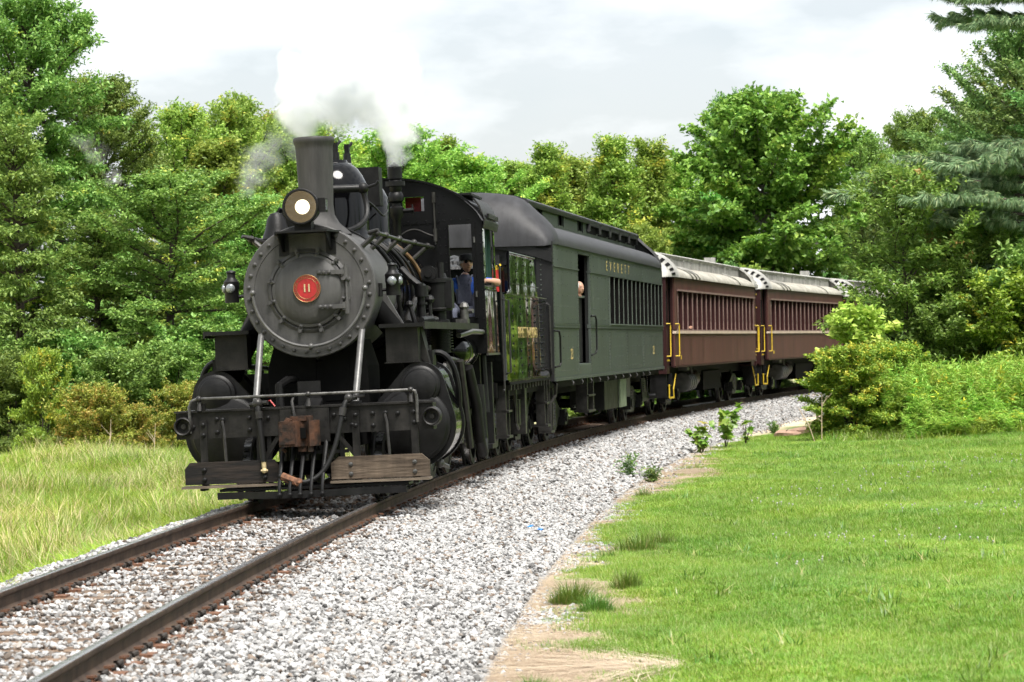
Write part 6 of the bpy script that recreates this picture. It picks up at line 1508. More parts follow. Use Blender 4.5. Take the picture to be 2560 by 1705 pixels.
def twigs_to_leaves(rng, A, B, k, Ln, W, jit, up_noise, tipflag, flat=0.6, tip_end=0.0):
    """A,B twig start/end (m,3); k leaves per twig"""
    m = len(A); t = rng.uniform(0.12, 1.02, (m, k)); tw = nrmz(B - A)
    P = A[:, None] + (B - A)[:, None] * t[..., None] + rng.normal(0, 1, (m, k, 3)) * np.array([jit, jit, jit * flat])
    D = tw[:, None] * 0.6 + rng.normal(0, 0.75, (m, k, 3)) * np.array([1, 1, 0.55]) + np.array([0, 0, -0.12])
    U = np.array([0, 0, 1.0]) + rng.normal(0, up_noise, (m, k, 3))
    tf = np.repeat(tipflag[:, None], k, 1) * rng.uniform(0.3, 1.0, (m, k))
    if tip_end: tf = np.maximum(tf, (t > 0.8) * (rng.random((m, k)) < tip_end) * rng.uniform(0.4, 1, (m, k)))
    n = m * k
    V, F = leaf_arrays(P.reshape(n, 3), D.reshape(n, 3), U.reshape(n, 3), Ln * rng.uniform(0.55, 1.35, n), W * rng.uniform(0.6, 1.3, n))
    return V, F, np.repeat(tf.reshape(n), 4)

def make_tree(name, seed, h, z0, rad, prof, n_limb, twig_n, k, Ln, W, mt, bark='bark', elev=(-5, 65), droop=0.15, jit=0.10, twig_l=(0.35, 0.8), tip_p=0.10, trunk_r=0.16, lean=0.0, up_noise=0.45, flat=0.6, tip_hi=0.0, layer=0.0, bare=0.16, stems=1, tip_end=0.0):
    """returns (trunk mesh, crown mesh)"""
    rng = np.random.default_rng(seed)
    wood = MB(); A = []; B = []; tp = []
    roots = [(0.0, 0.0)] if stems == 1 else [(0.35 * rad * math.cos(6.28 * q / stems), 0.35 * rad * math.sin(6.28 * q / stems)) for q in range(stems)]
    for (rx, ry) in roots:
        pts = [(rx * (t if stems > 1 else 1) + 0.10 * math.sin(3 * t + seed) * h * 0.1, ry * (t if stems > 1 else 1) + 0.08 * math.cos(4 * t + seed) * h * 0.1 + lean * t * h, h * 0.97 * t - 0.15) for t in np.linspace(0, 1, 9)]
        wood.tube(pts, [trunk_r * (1.15 - 1.05 * t) + 0.012 for t in np.linspace(0, 1, 9)], 8)
        tpts = np.array(pts)
        nl = n_limb // len(roots)
        for i in range(nl):
            t = (i + rng.random()) / nl
            zz = z0 + (h - z0) * (t if not layer else (round(t * layer) / layer * 0.7 + t * 0.3))
            zz = min(zz, h * 0.985)
            R_ = rad * prof(t) * rng.uniform(0.72, 1.12)
            az = i * 2.39996 + rng.normal(0, 0.35)
            el = R(elev[0] + (elev[1] - elev[0]) * t ** 1.5 + rng.normal(0, 7))
            fz = np.interp(zz - 0.1, tpts[:, 2], np.arange(9)); c0 = np.array([np.interp(fz, np.arange(9), tpts[:, q]) for q in range(3)])
            dirv = np.array([math.cos(az) * math.cos(el), math.sin(az) * math.cos(el), math.sin(el)])
            L_ = max(0.25, R_ / max(0.35, math.cos(el)))
            if el > R(45): L_ = min(L_, (h * 1.05 - zz) + 0.5)
            nseg = 6; lp = []
            side = rng.normal(0, 0.06, 3)
            for q in range(nseg + 1):
                u = q / nseg
                lp.append(c0 + dirv * L_ * u + np.array([0, 0, -droop * L_ * u * u]) + side * L_ * math.sin(u * 3.1))
            lp = np.array(lp)
            wood.tube([tuple(p) for p in lp], [0.045 * trunk_r / 0.16 * (1 - 0.85 * q / nseg) * (0.6 + 0.2 * L_) + 0.004 for q in range(nseg + 1)], 5)
            nt = max(3, int(twig_n * L_))
            limb_tip = rng.random() < tip_p * 1.0
            for j in range(nt):
                u = bare + (1 - bare) * ((j + rng.random()) / nt)
                f = u * nseg; q = min(nseg - 1, int(f)); p = lp[q] + (lp[q + 1] - lp[q]) * (f - q)
                tang = nrmz(lp[q + 1] - lp[q]); lat = nrmz(np.cross(tang, [0, 0, 1.0])) * (1 if j % 2 else -1)
                dv = nrmz(tang * rng.uniform(0.3, 1.0) + lat * rng.uniform(0.2, 1.0) + np.array([0, 0, rng.normal(0.12, 0.22)]))
                tl = rng.uniform(*twig_l) * (1.15 - 0.5 * u)
                A.append(p); B.append(p + dv * tl)
                tp.append(1.0 if (limb_tip and rng.random() < 0.7) or rng.random() < tip_p * 0.5 or rng.random() < tip_hi * max(0, t - 0.4) else 0.0)
    A = np.array(A); B = np.array(B); tp = np.array(tp)
    V, F, tf = twigs_to_leaves(rng, A, B, k, Ln, W, jit, up_noise, tp, flat, tip_end)
    crown = tri_mesh(name + '_crown', V, F, M[mt], {'tip': tf})
    return wood.mesh(name + '_trunk', M[bark]), crown

def p_oval(t): return (0.55 + 0.45 * math.sin(math.pi * min(1, t * 1.25 + 0.12))) if t < 0.65 else max(0.12, 1.05 * math.cos((t - 0.5) * 2.6))
def p_round(t): return math.sqrt(max(0.03, 1 - (2 * t - 0.85) ** 2 / 1.4))
def p_cone(t): return max(0.10, 1.0 - 0.88 * t)
def p_bush(t): return math.sqrt(max(0.02, 1 - (1.15 * t - 0.15) ** 2))

PROTO = {
 'oak_a': make_tree('oak', 1, 8.0, 0.5, 2.9, p_cone, 80, 10.0, 29, 0.120, 0.072, 'oak_leaf', elev=(-8, 60), droop=0.10, tip_p=0.033, layer=11, jit=0.085, flat=0.45, up_noise=0.35),
 'oak_b': make_tree('oak', 2, 8.0, 0.5, 3.0, p_oval, 82, 9.5, 29, 0.120, 0.072, 'oak_leaf', elev=(-6, 62), droop=0.12, tip_p=0.044, layer=10, jit=0.09, flat=0.5, up_noise=0.4),
 'tall_oak': make_tree('tall_oak', 3, 12.0, 1.0, 3.7, p_oval, 150, 8.5, 26, 0.155, 0.092, 'oak_leaf', elev=(0, 56), droop=0.10, twig_l=(0.45, 1.0), tip_p=0.028, jit=0.10),
 'light_a': make_tree('light_tree', 4, 10.5, 0.8, 3.0, p_oval, 108, 8.0, 25, 0.160, 0.090, 'light_leaf', elev=(5, 72), droop=0.05, tip_p=0.055, jit=0.11),
 'light_b': make_tree('light_tree', 5, 10.5, 0.6, 3.3, p_round, 108, 8.0, 25, 0.160, 0.090, 'light_leaf', elev=(0, 72), droop=0.06, tip_p=0.077, jit=0.11),
 'light_c': make_tree('light_tree', 14, 9.5, 0.6, 2.6, p_cone, 104, 9.0, 25, 0.160, 0.090, 'light_leaf', elev=(10, 75), droop=0.04, tip_p=0.044, jit=0.11),
 'sycamore': make_tree('sycamore', 6, 13.0, 2.2, 4.4, p_round, 150, 6.4, 19, 0.26, 0.21, 'sycamore_leaf', 'bark_pale', elev=(-4, 70), droop=0.06, tip_p=0.055, jit=0.14, trunk_r=0.20, twig_l=(0.45, 0.95), up_noise=0.7),
 'ash': make_tree('ash', 7, 5.4, 0.9, 1.75, p_oval, 60, 13.0, 16, 0.135, 0.055, 'ash_leaf', elev=(12, 70), droop=0.06, tip_p=0.017, jit=0.07, trunk_r=0.06, twig_l=(0.25, 0.55), tip_hi=0.10, up_noise=0.6),
 'dark': make_tree('dark_tree', 8, 11.0, 0.8, 3.6, p_oval, 124, 8.5, 23, 0.150, 0.080, 'dark_leaf', elev=(0, 65), droop=0.10, tip_p=0.039, jit=0.09),
 'bush': make_tree('bush', 9, 2.5, 0.05, 1.35, p_bush, 90, 19.0, 24, 0.098, 0.050, 'bush_leaf', elev=(-14, 78), droop=0.08, tip_p=0.028, jit=0.06, trunk_r=0.03, twig_l=(0.18, 0.4), up_noise=0.7, tip_hi=0.20, stems=3, tip_end=0.22),
 'rust_bush': make_tree('rust_bush', 10, 1.7, 0.05, 1.15, p_bush, 66, 18.0, 15, 0.090, 0.046, 'rust_bush_leaf', elev=(5, 80), droop=0.05, tip_p=0.138, jit=0.06, trunk_r=0.025, twig_l=(0.16, 0.4), up_noise=0.7, stems=3, tip_end=0.3),
 'shrub': make_tree('shrub', 11, 3.2, 0.05, 1.7, p_bush, 80, 13.0, 16, 0.14, 0.078, 'oak_leaf', elev=(0, 75), droop=0.08, tip_p=0.022, jit=0.08, trunk_r=0.04, twig_l=(0.25, 0.55), up_noise=0.6, stems=3),
 'vine': make_tree('vine_shrub', 12, 3.3, 0.3, 0.95, p_round, 50, 10.0, 11, 0.18, 0.16, 'vine_leaf', elev=(5, 70), droop=0.12, tip_p=0.055, jit=0.08, trunk_r=0.03, twig_l=(0.2, 0.45), up_noise=0.8, stems=3),
 'light_shrub': make_tree('light_shrub', 13, 3.0, 0.05, 1.5, p_bush, 76, 13.0, 16, 0.13, 0.07, 'bush_leaf', elev=(0, 75), droop=0.10, tip_p=0.083, jit=0.07, trunk_r=0.03, twig_l=(0.2, 0.5), up_noise=0.7, stems=3),
}
BASEH = {'oak_a': 8, 'oak_b': 8, 'tall_oak': 12, 'light_a': 10.5, 'light_b': 10.5, 'light_c': 9.5, 'sycamore': 13, 'ash': 5.4, 'dark': 11, 'bush': 2.5, 'rust_bush': 1.7, 'shrub': 3.2, 'vine': 3.3, 'light_shrub': 3.0}
def plant(name, proto, X, Y, h, wscale, rz, label, cat, group=None, dz=-0.05):
    tr, cr = PROTO[proto]; k = h / BASEH[proto]
    root = empty(name, (X, Y, float(ground_z(X, Y)) + dz), (0, 0, rz)); root.scale = (k * wscale, k * wscale, k)
    link_mesh('trunk' if cat == 'tree' else 'stems', tr, root); link_mesh('crown' if cat == 'tree' else 'foliage', cr, root)
    return tag(root, label, cat, group)
def X_at(px, Y): return (px - 1280) / 7111.0 * Y
GL = 'oaks and light green trees left of the track'; GB = 'row of trees behind the train'; GR = 'trees on the right'
for (nm, pr, px, Y, h, w, rz, lab) in [
    ('oak_tree', 'tall_oak', 90, 86, 12.4, 0.80, 0.3, 'tallest dark green oak at the upper left corner'),
    ('oak_tree', 'tall_oak', 265, 92, 10.5, 0.80, 2.1, 'dark oak behind, right of the tallest oak at left'),
    ('oak_tree', 'tall_oak', -130, 82, 10.4, 0.9, 4.1, 'dark oak cut off by the left edge of the picture'),
    ('oak_tree', 'oak_a', 45, 74, 8.0, 0.98, 0.9, 'layered pointed oak at far left, in front of the tallest oak'),
    ('oak_tree', 'oak_b', 425, 77, 6.9, 1.15, 3.6, 'layered green oak just left of the locomotive smokebox'),
    ('oak_tree', 'oak_a', 250, 78, 6.0, 1.25, 5.0, 'low spreading oak between the two layered oaks at left'),
    ('oak_tree', 'oak_b', 640, 84, 6.6, 1.1, 1.2, 'low oak behind the locomotive smokebox'),
    ('light_green_tree', 'light_b', 455, 98, 9.8, 0.85, 0.0, 'yellowish green tree with a brown tinged top, left of the smoke'),
    ('light_green_tree', 'light_a', 600, 104, 10.6, 0.8, 2.0, 'bright green tree with a pointed top at left of the steam'),
    ('light_green_tree', 'light_c', 545, 92, 8.6, 1.2, 4.0, 'yellow-green young tree low in front of the pointed bright one'),
    ('light_green_tree', 'light_b', 690, 112, 10.6, 0.85, 1.0, 'bright green tree half veiled by the drifting steam'),
    ('light_green_tree', 'light_a', 770, 108, 10.2, 1.0, 3.0, 'bright green tree directly behind the smokestack')]:
    plant(nm, pr, X_at(px, Y), Y, h, w, rz, lab, 'tree', GL)
row = [(880, 118, 11.0, 'light_b', 'green tree behind the domes'), (1010, 114, 11.6, 'light_a', 'green tree to the right of the rising steam'), (1110, 120, 11.6, 'light_c', 'tree above the locomotive cab, left of the dip'),
       (1195, 116, 10.5, 'light_b', 'rounded tree above the front of the combine roof'), (1290, 122, 10.6, 'light_a', 'pointed tree behind the front half of the combine'), (1375, 118, 10.4, 'light_c', 'short pointed tree behind the middle of the combine'),
       (1455, 124, 10.2, 'light_b', 'green tree behind the rear half of the combine'), (1545, 120, 10.9, 'light_c', 'tree with wispy top behind the rear of the combine'), (1635, 124, 11.0, 'light_c', 'tree with wispy top left of the big sycamore'),
       (1705, 128, 10.4, 'light_b', 'low tree at the left foot of the big sycamore'), (1150, 104, 7.2, 'light_c', 'lower tree just over the combine hood'), (1330, 106, 6.8, 'light_a', 'lower tree over the monitor roof of the combine'),
       (1480, 110, 7.0, 'light_b', 'lower tree over the rear of the monitor roof'), (1610, 112, 7.0, 'light_a', 'lower tree over the gap behind the combine'), (960, 105, 8.2, 'light_c', 'lower tree behind the steam dome'), (1740, 112, 5.6, 'light_c', 'small tree over the roof of the first maroon coach'), (1860, 113, 5.4, 'oak_b', 'small oak over the first maroon coach, under the sycamore')]
for k, (px, Y, h, pr, lab) in enumerate(row):
    plant('light_green_tree', pr, X_at(px, Y), Y, h * (0.89 if px < 1320 else 0.96), 1.0 + 0.12 * math.sin(k * 2.3), k * 1.7, lab, 'tree', GB)
plant('sycamore_tree', 'sycamore', X_at(1905, 120), 120, 12.2, 0.98, 0.4, 'large bright green sycamore rising behind the maroon coaches', 'tree', GB)
plant('sycamore_tree', 'sycamore', X_at(1790, 126), 126, 8.4, 0.8, 2.4, 'lower sycamore at the left side of the large one', 'tree', GB)
plant('dark_tree', 'dark', X_at(1838, 145), 145, 14.0, 0.55, 1.0, 'tall dark tree with bare top twigs behind the sycamore', 'tree', GB)
plant('dark_tree', 'dark', X_at(2170, 140), 140, 9.0, 0.9, 3.0, 'dark tree at the right foot of the sycamore', 'tree', GR)
plant('oak_tree', 'tall_oak', X_at(2165, 170), 170, 13.8, 0.7, 2.0, 'distant tree right of the sycamore', 'tree', GR)
plant('oak_tree', 'tall_oak', X_at(2290, 180), 180, 15.8, 0.7, 4.0, 'distant open-crowned tree against the sky at right', 'tree', GR)
plant('dark_tree', 'dark', X_at(2370, 108), 108, 8.8, 0.9, 5.0, 'dark tree in the gap left of the right-hand pine', 'tree', GR)
plant('dark_tree', 'dark', X_at(2570, 88), 88, 11.0, 0.80, 1.2, 'tall dark leafy tree at the upper right, behind the pine', 'tree', GR)
plant('dark_tree', 'dark', X_at(2440, 80), 80, 7.2, 0.9, 2.2, 'dark leafy tree under the pine boughs at right', 'tree', GR)
plant('dark_tree', 'dark', X_at(2660, 78), 78, 9.0, 1.1, 4.2, 'dark leafy tree cut off by the right edge', 'tree', GR)
plant('young_ash_tree', 'ash', X_at(2260, 66), 66, 5.5, 1.0, 0.8, 'slender young tree with reddish tips standing behind the bushes', 'tree', GR)
plant('young_ash_tree', 'ash', X_at(2395, 67), 67, 4.4, 1.1, 2.8, 'shorter slender young tree right of the reddish-tipped one', 'tree', GR)
plant('young_ash_tree', 'ash', X_at(2500, 69), 69, 4.9, 1.0, 4.4, 'slender young tree near the right edge behind the yellow bush', 'tree', GR)
for k, (X, Y, h, pr) in enumerate([(16.5, 76, 9, 'dark'), (20, 84, 11, 'oak_b'), (25, 90, 12, 'tall_oak'), (31, 96, 12, 'dark'), (38, 100, 13, 'tall_oak'), (23, 74, 8, 'light_b'), (30, 80, 10, 'dark'), (46, 105, 13, 'dark'), (40, 84, 12, 'tall_oak'), (52, 92, 13, 'dark'), (60, 84, 13, 'tall_oak'), (62, 70, 12, 'dark'), (64, 55, 12, 'tall_oak')]):
    plant('hedgerow_tree', pr, X, Y, h, 1.15, k * 1.9, 'hedgerow tree beyond the right edge of the view', 'tree', 'hedgerow trees beyond the right edge')
for k, (X, Y, h, pr) in enumerate([(-40, -26, 13, 'tall_oak'), (-30, -30, 14, 'dark'), (-20, -28, 13, 'tall_oak'), (-11, -31, 14, 'dark'), (-2, -29, 13, 'tall_oak'), (7, -31, 14, 'dark'), (16, -28, 13, 'tall_oak'), (26, -26, 14, 'dark'), (36, -20, 13, 'tall_oak'), (44, -10, 14, 'dark'), (50, 4, 13, 'tall_oak'), (54, 20, 13, 'dark'), (58, 38, 13, 'tall_oak')]):
    plant('unseen_rear_tree', pr, X, Y, h, 1.3, k * 2.1, 'unseen tree added behind the viewpoint to darken reflections', 'tree', 'unseen trees added behind the viewpoint')  # unseen row, added to darken the boiler reflections and cut frontal sky light
for k, (X, Y, h, pr) in enumerate([(21, 124, 11, 'dark'), (25, 130, 12, 'tall_oak'), (29, 126, 11, 'light_b'), (33, 136, 13, 'dark'), (37, 128, 12, 'tall_oak'), (24, 142, 13, 'dark'), (30, 118, 9, 'oak_b')]):
    plant('woodland_tree', pr, X, Y, h, 1.2, k * 1.3, 'woodland tree hidden deep behind the pine at right', 'tree', 'wood behind the pine')
# bare twigs on the tree behind the sycamore
b = MB(); rt = random.Random(3)
for k in range(16):
    x, z = rt.uniform(-1.0, 1.0), 13.6; b.tube([(x * 0.6, rt.uniform(-.5, .5), z), (x, 0, z + rt.uniform(0.8, 1.5)), (x * 1.3 + rt.uniform(-.2, .2), 0, z + rt.uniform(1.8, 2.9))], [0.03, 0.018, 0.006], 5)
tw_parent = [o for o in bpy.data.objects if o.get('label', '').startswith('tall dark tree with bare')][0]
o = b.build('bare_twigs', M['bark']); o.parent = tw_parent; o.scale = (1.0, 1.0, 11.0 / 15.6 * 1.0)

# bushes
GS = 'bushes at the edge of the lawn'
plant('rounded_bush', 'bush', X_at(2125, 61.5), 61.5, 1.78, 1.06, 0.5, 'large rounded yellow-green bush beside the ballast, hiding the coach end', 'bush', GS)
plant('vine_shrub', 'vine', X_at(2140, 64), 64, 2.50, 1.15, 0.2, 'pale big-leaved vine rising behind the rounded bush', 'bush', GS)
plant('rounded_bush', 'bush', X_at(2235, 62.8), 62.8, 1.70, 0.95, 2.5, 'smaller rounded bush right of the largest one', 'bush', GS)
plant('light_shrub', 'light_shrub', X_at(2520, 65), 65, 3.0, 1.0, 1.5, 'yellow-green bush at the right edge above the goldenrod', 'bush', GS)
plant('dark_shrub', 'shrub', X_at(2380, 65.5), 65.5, 2.5, 0.95, 0.2, 'dark tangled shrub in the middle of the right-hand thicket', 'bush', GS)
plant('dark_shrub', 'shrub', X_at(2290, 67.5), 67.5, 2.7, 0.9, 3.2, 'dark shrub behind the young ash trunk', 'bush', GS)
plant('dark_shrub', 'shrub', X_at(2600, 66), 66, 3.6, 1.0, 4.2, 'dark shrub cut off by the right edge below the pine', 'bush', GS)
for k, (X, Y, h, w) in enumerate([(15.5, 82, 4.4, 1.4), (18.5, 88, 4.8, 1.5), (22, 94, 5.2, 1.6), (26, 98, 5.6, 1.7), (30, 102, 6.0, 1.7), (36, 106, 6.4, 1.8), (43, 110, 6.6, 1.8), (20, 82, 4.8, 1.5), (25, 88, 5.2, 1.6)]):
    plant('thicket_shrub', 'shrub', X, Y, h, w, k * 0.9, 'dense shrub of the shaded thicket behind the young trees at right', 'bush', 'thicket behind the young trees')
for k, (X, Y, h, pr) in enumerate([(14.5, 68, 3.4, 'light_shrub'), (17.0, 72, 4.2, 'shrub'), (19.5, 70, 3.2, 'light_shrub'), (22, 78, 4.4, 'shrub'), (25, 76, 4.0, 'light_shrub')]):
    plant('hedge_shrub', pr, X, Y, h, 1.1, k * 1.1, 'hedge shrub beyond the right edge of the view', 'bush', 'hedge shrubs beyond the right edge')
GLb = 'bushes along the left edge of the field'
for (nm, pr, px, Y, h, w, rz, lab) in [
    ('yellow_bush', 'light_shrub', 105, 69.5, 2.3, 0.62, 0.4, 'rounded yellow-green bush at lower left'),
    ('rusty_bush', 'rust_bush', 235, 67.5, 1.45, 1.0, 1.0, 'orange-brown bush in front of the oaks at lower left'),
    ('rusty_bush', 'rust_bush', 330, 68.5, 1.05, 0.95, 3.0, 'smaller orange-brown bush to the right of the larger one'),
    ('rusty_bush', 'rust_bush', 455, 70.5, 1.45, 0.9, 5.0, 'brownish bush beside the locomotive front beam'),
    ('dark_shrub', 'shrub', 15, 71.5, 2.2, 0.9, 1.0, 'dark shrub at the far left edge below the oak'),
    ('dark_shrub', 'shrub', 300, 71.5, 2.3, 1.0, 2.0, 'dark green shrub behind the orange-brown bushes'),
    ('dark_shrub', 'shrub', 410, 73, 2.4, 1.0, 4.0, 'green shrub left of the pilot beam, behind the brownish bush'),
    ('dark_shrub', 'shrub', 170, 73.5, 2.6, 1.0, 5.0, 'dark shrub between the yellow bush and the oaks'),
    ('dark_shrub', 'shrub', 520, 76, 2.9, 1.0, 0.0, 'green shrub behind the left cylinder of the locomotive'),
    ('dark_shrub', 'shrub', -60, 72, 2.6, 1.0, 3.0, 'dark shrub cut by the left edge of the picture')]:
    plant(nm, pr, X_at(px, Y), Y, h, w, rz, lab, 'bush', GLb)
for k, (px, Y) in enumerate([(620, 92), (760, 98), (900, 100), (1050, 100), (1200, 102), (1350, 102), (1500, 105), (1650, 108), (1800, 110), (1950, 124), (2080, 134), (2200, 142)]):
    plant('undergrowth_shrub', 'shrub' if px < 1700 else 'dark', X_at(px, Y), Y, 3.2 if px < 1700 else 5.4, 1.5 if px < 1700 else 1.1, k * 1.3, 'green undergrowth shrub glimpsed under and above the train', 'bush', 'undergrowth behind the train')

# ------------------------------------------------------------------ white pine
def make_pine(seed, h, boughs):
    rng = np.random.default_rng(seed); wood = MB(); PS = []; DS = []
    wood.tube([(0, 0, -0.2), (0.05, 0, h * 0.4), (0, 0.05, h * 0.8), (0, 0, h)], [0.24, 0.19, 0.10, 0.02], 9)
    for (z, az, L_, rise) in boughs:
        dv = np.array([math.cos(az), math.sin(az), 0]); lp = []
        for q in range(9):
            u = q / 8; lp.append(np.array([0, 0, z]) + dv * L_ * u + np.array([0, 0, rise * L_ * (u - 0.75 * u * u)]))
        lp = np.array(lp); wood.tube([tuple(p) for p in lp], [0.05 * (1 - 0.85 * q / 8) + 0.006 for q in range(9)], 6)
        nt = int(7 * L_)
        for j in range(nt):
            u = 0.22 + 0.78 * (j + rng.random()) / nt; f = u * 8; q = min(7, int(f)); p = lp[q] + (lp[q + 1] - lp[q]) * (f - q)
            lat = np.array([-dv[1], dv[0], 0]) * (1 if j % 2 else -1)
            tl = rng.uniform(0.35, 0.9) * (1.2 - 0.55 * u); d2 = nrmz(dv * rng.uniform(0.5, 1.0) + lat * rng.uniform(0.3, 1.0) + np.array([0, 0, rng.uniform(-0.05, 0.30)]))
            e = p + d2 * tl; wood.tube([tuple(p), tuple(p + d2 * tl * 0.5), tuple(e)], [0.014, 0.010, 0.006], 4)
            for t in ((1.0,) if tl < 0.45 else (0.55, 1.0)):
                PS.append(p + d2 * tl * t); DS.append(d2)
    PS = np.array(PS); DS = np.array(DS); m = len(PS); k = 85
    th = rng.uniform(0, 2 * np.pi, (m, k)); spread = rng.uniform(0.25, 1.0, (m, k))
    a = nrmz(np.cross(DS, np.array([0.1, 0.2, 1.0]))); b2 = np.cross(DS, a)
    D = DS[:, None] * 0.9 + (a[:, None] * np.cos(th)[..., None] + b2[:, None] * np.sin(th)[..., None]) * spread[..., None] + np.array([0, 0, -0.62])
    P = PS[:, None] - DS[:, None] * rng.uniform(0, 0.24, (m, k))[..., None] + 0 * D
    n = m * k; U = rng.normal(0, 1, (n, 3)) + np.array([0, 0, 0.6])
    V, F = leaf_arrays(P.reshape(n, 3), D.reshape(n, 3), U, rng.uniform(0.18, 0.28, n), np.full(n, 0.016), 0.0)
    V = V.reshape(n, 4, 3); V[:, 2, 2] -= 0.03; V = V.reshape(-1, 3)
    return wood.mesh('pine_trunk', M['bark']), tri_mesh('pine_needles', V, F, M['pine_needle'], {'tip': np.repeat((rng.random(n) < 0.15).astype(float), 4)})
rp_ = np.random.default_rng(77)
bg = []
for (z, L_) in ((5.0, 5.6), (5.5, 4.9), (4.6, 4.4), (5.9, 4.1), (6.3, 2.6), (9.3, 3.0), (9.9, 3.2), (10.5, 2.9), (11.2, 2.6), (3.4, 2.6)):
    base = math.pi + rp_.normal(-0.05, 0.16)
    bg.append((z, base, L_, 0.26)); bg.append((z - 0.15, base + rp_.uniform(0.3, 0.7), L_ * 0.82, 0.22)); bg.append((z + 0.1, base - rp_.uniform(0.3, 0.7), L_ * 0.82, 0.22))
for k in range(20): bg.append((rp_.uniform(2, 11.5), rp_.uniform(-1.9, 1.9), rp_.uniform(2, 3.6), 0.2))
tr, cr = make_pine(5, 13.5, bg)
PX, PY = 13.35, 67.0
root = empty('white_pine_tree', (PX, PY, float(ground_z(PX, PY))), (0, 0, 0)); link_mesh('trunk', tr, root); link_mesh('needles', cr, root)
tag(root, 'white pine reaching long drooping needle boughs in from the right edge', 'tree', GR)

# ------------------------------------------------------------------ goldenrod stand
GOLD = []
for k in range(5):
    rng = np.random.default_rng(300 + k); A = []; B = []; tipf = []
    for q in range(9):
        x, y = rng.normal(0, 0.16, 2); hh = rng.uniform(0.8, 1.25); ln = rng.normal(0, 0.10, 2)
        m = 16; t = np.linspace(0.12, 1, m)
        c = np.stack([x + ln[0] * t * hh, y + ln[1] * t * hh, hh * t], -1)
        az = rng.uniform(0, 6.28, m); dv = np.stack([np.cos(az), np.sin(az), 0.55 + 0.5 * t], -1)
        A.append(c); B.append(c + nrmz(dv) * (0.13 - 0.07 * t)[:, None]); tipf.append((t > 0.9) * (rng.random() < 0.06))
    A = np.concatenate(A); B = np.concatenate(B); tipf = np.concatenate(tipf).astype(float)
    V, F, tf = twigs_to_leaves(rng, A, B, 5, 0.13, 0.022, 0.02, 0.6, tipf, 0.6); GOLD.append(tri_mesh('goldenrod_clump', V, F, gold_m, {'tip': tf}))
n = 1100; X = rg.uniform(7.9, 19, n); Y = rg.uniform(59.4, 64.5, n); front = 59.9 + 0.35 * np.sin(X * 1.7) + np.where(X < 8.7, (8.7 - X) * 1.3, 0)
k_ = Y > front; X, Y = X[k_], Y[k_]; n = len(X); Z = ground_z(X, Y)
hs_ = np.clip((Y - np.interp(X, [7.6, 20], [59.9, 59.2])) / 1.5, 0.35, 1.0) * rg.uniform(0.85, 1.3, n)
o = scatter('goldenrod_stand', np.stack([X, Y, Z - 0.03], -1), np.stack([rg.normal(0, .08, n), rg.normal(0, .08, n), rg.uniform(0, 6, n)], -1), np.stack([np.ones(n), np.ones(n), hs_], -1), rg.integers(0, 5, n), GOLD)
tag(o, 'dense light green goldenrod along the far edge of the lawn', 'goldenrod', kind='stuff')
# weedy fringe under the goldenrod and left field weeds
n = 700; X = rg.uniform(6.6, 18, n); Y = rg.uniform(59.2, 61.5, n); Z = ground_z(X, Y)
o = scatter('weedy_fringe', np.stack([X, Y, Z - 0.02], -1), np.stack([rg.normal(0, .1, n), rg.normal(0, .1, n), rg.uniform(0, 6, n)], -1), np.stack([np.ones(n), np.ones(n), rg.uniform(0.35, 0.9, n)], -1), rg.integers(0, 3, n), TALL[:3])
tag(o, 'rough grass fringe at the foot of the goldenrod', 'grass', kind='stuff')

# ------------------------------------------------------------------ far wooded hill
rng = np.random.default_rng(42)
HILLT = [PROTO['tall_oak'][1], PROTO['oak_b'][1]]
n = 130; X = rng.normal(-9, 13, n); Y = rng.uniform(290, 345, n); Z = ground_z(X, Y) + 16 * np.exp(-(((X + 9) / 16) ** 2 + ((Y - 330) / 60) ** 2))
o = scatter('wooded_hill', np.stack([X, Y, Z - 1], -1), np.stack([0 * X, 0 * X, rng.uniform(0, 6, n)], -1), np.stack([rng.uniform(0.55, 0.8, n)] * 2 + [rng.uniform(0.5, 0.7, n)], -1), rng.integers(0, 2, n), HILLT)
tag(o, 'distant dark wooded hill rising behind the tree row', 'wood', kind='stuff')
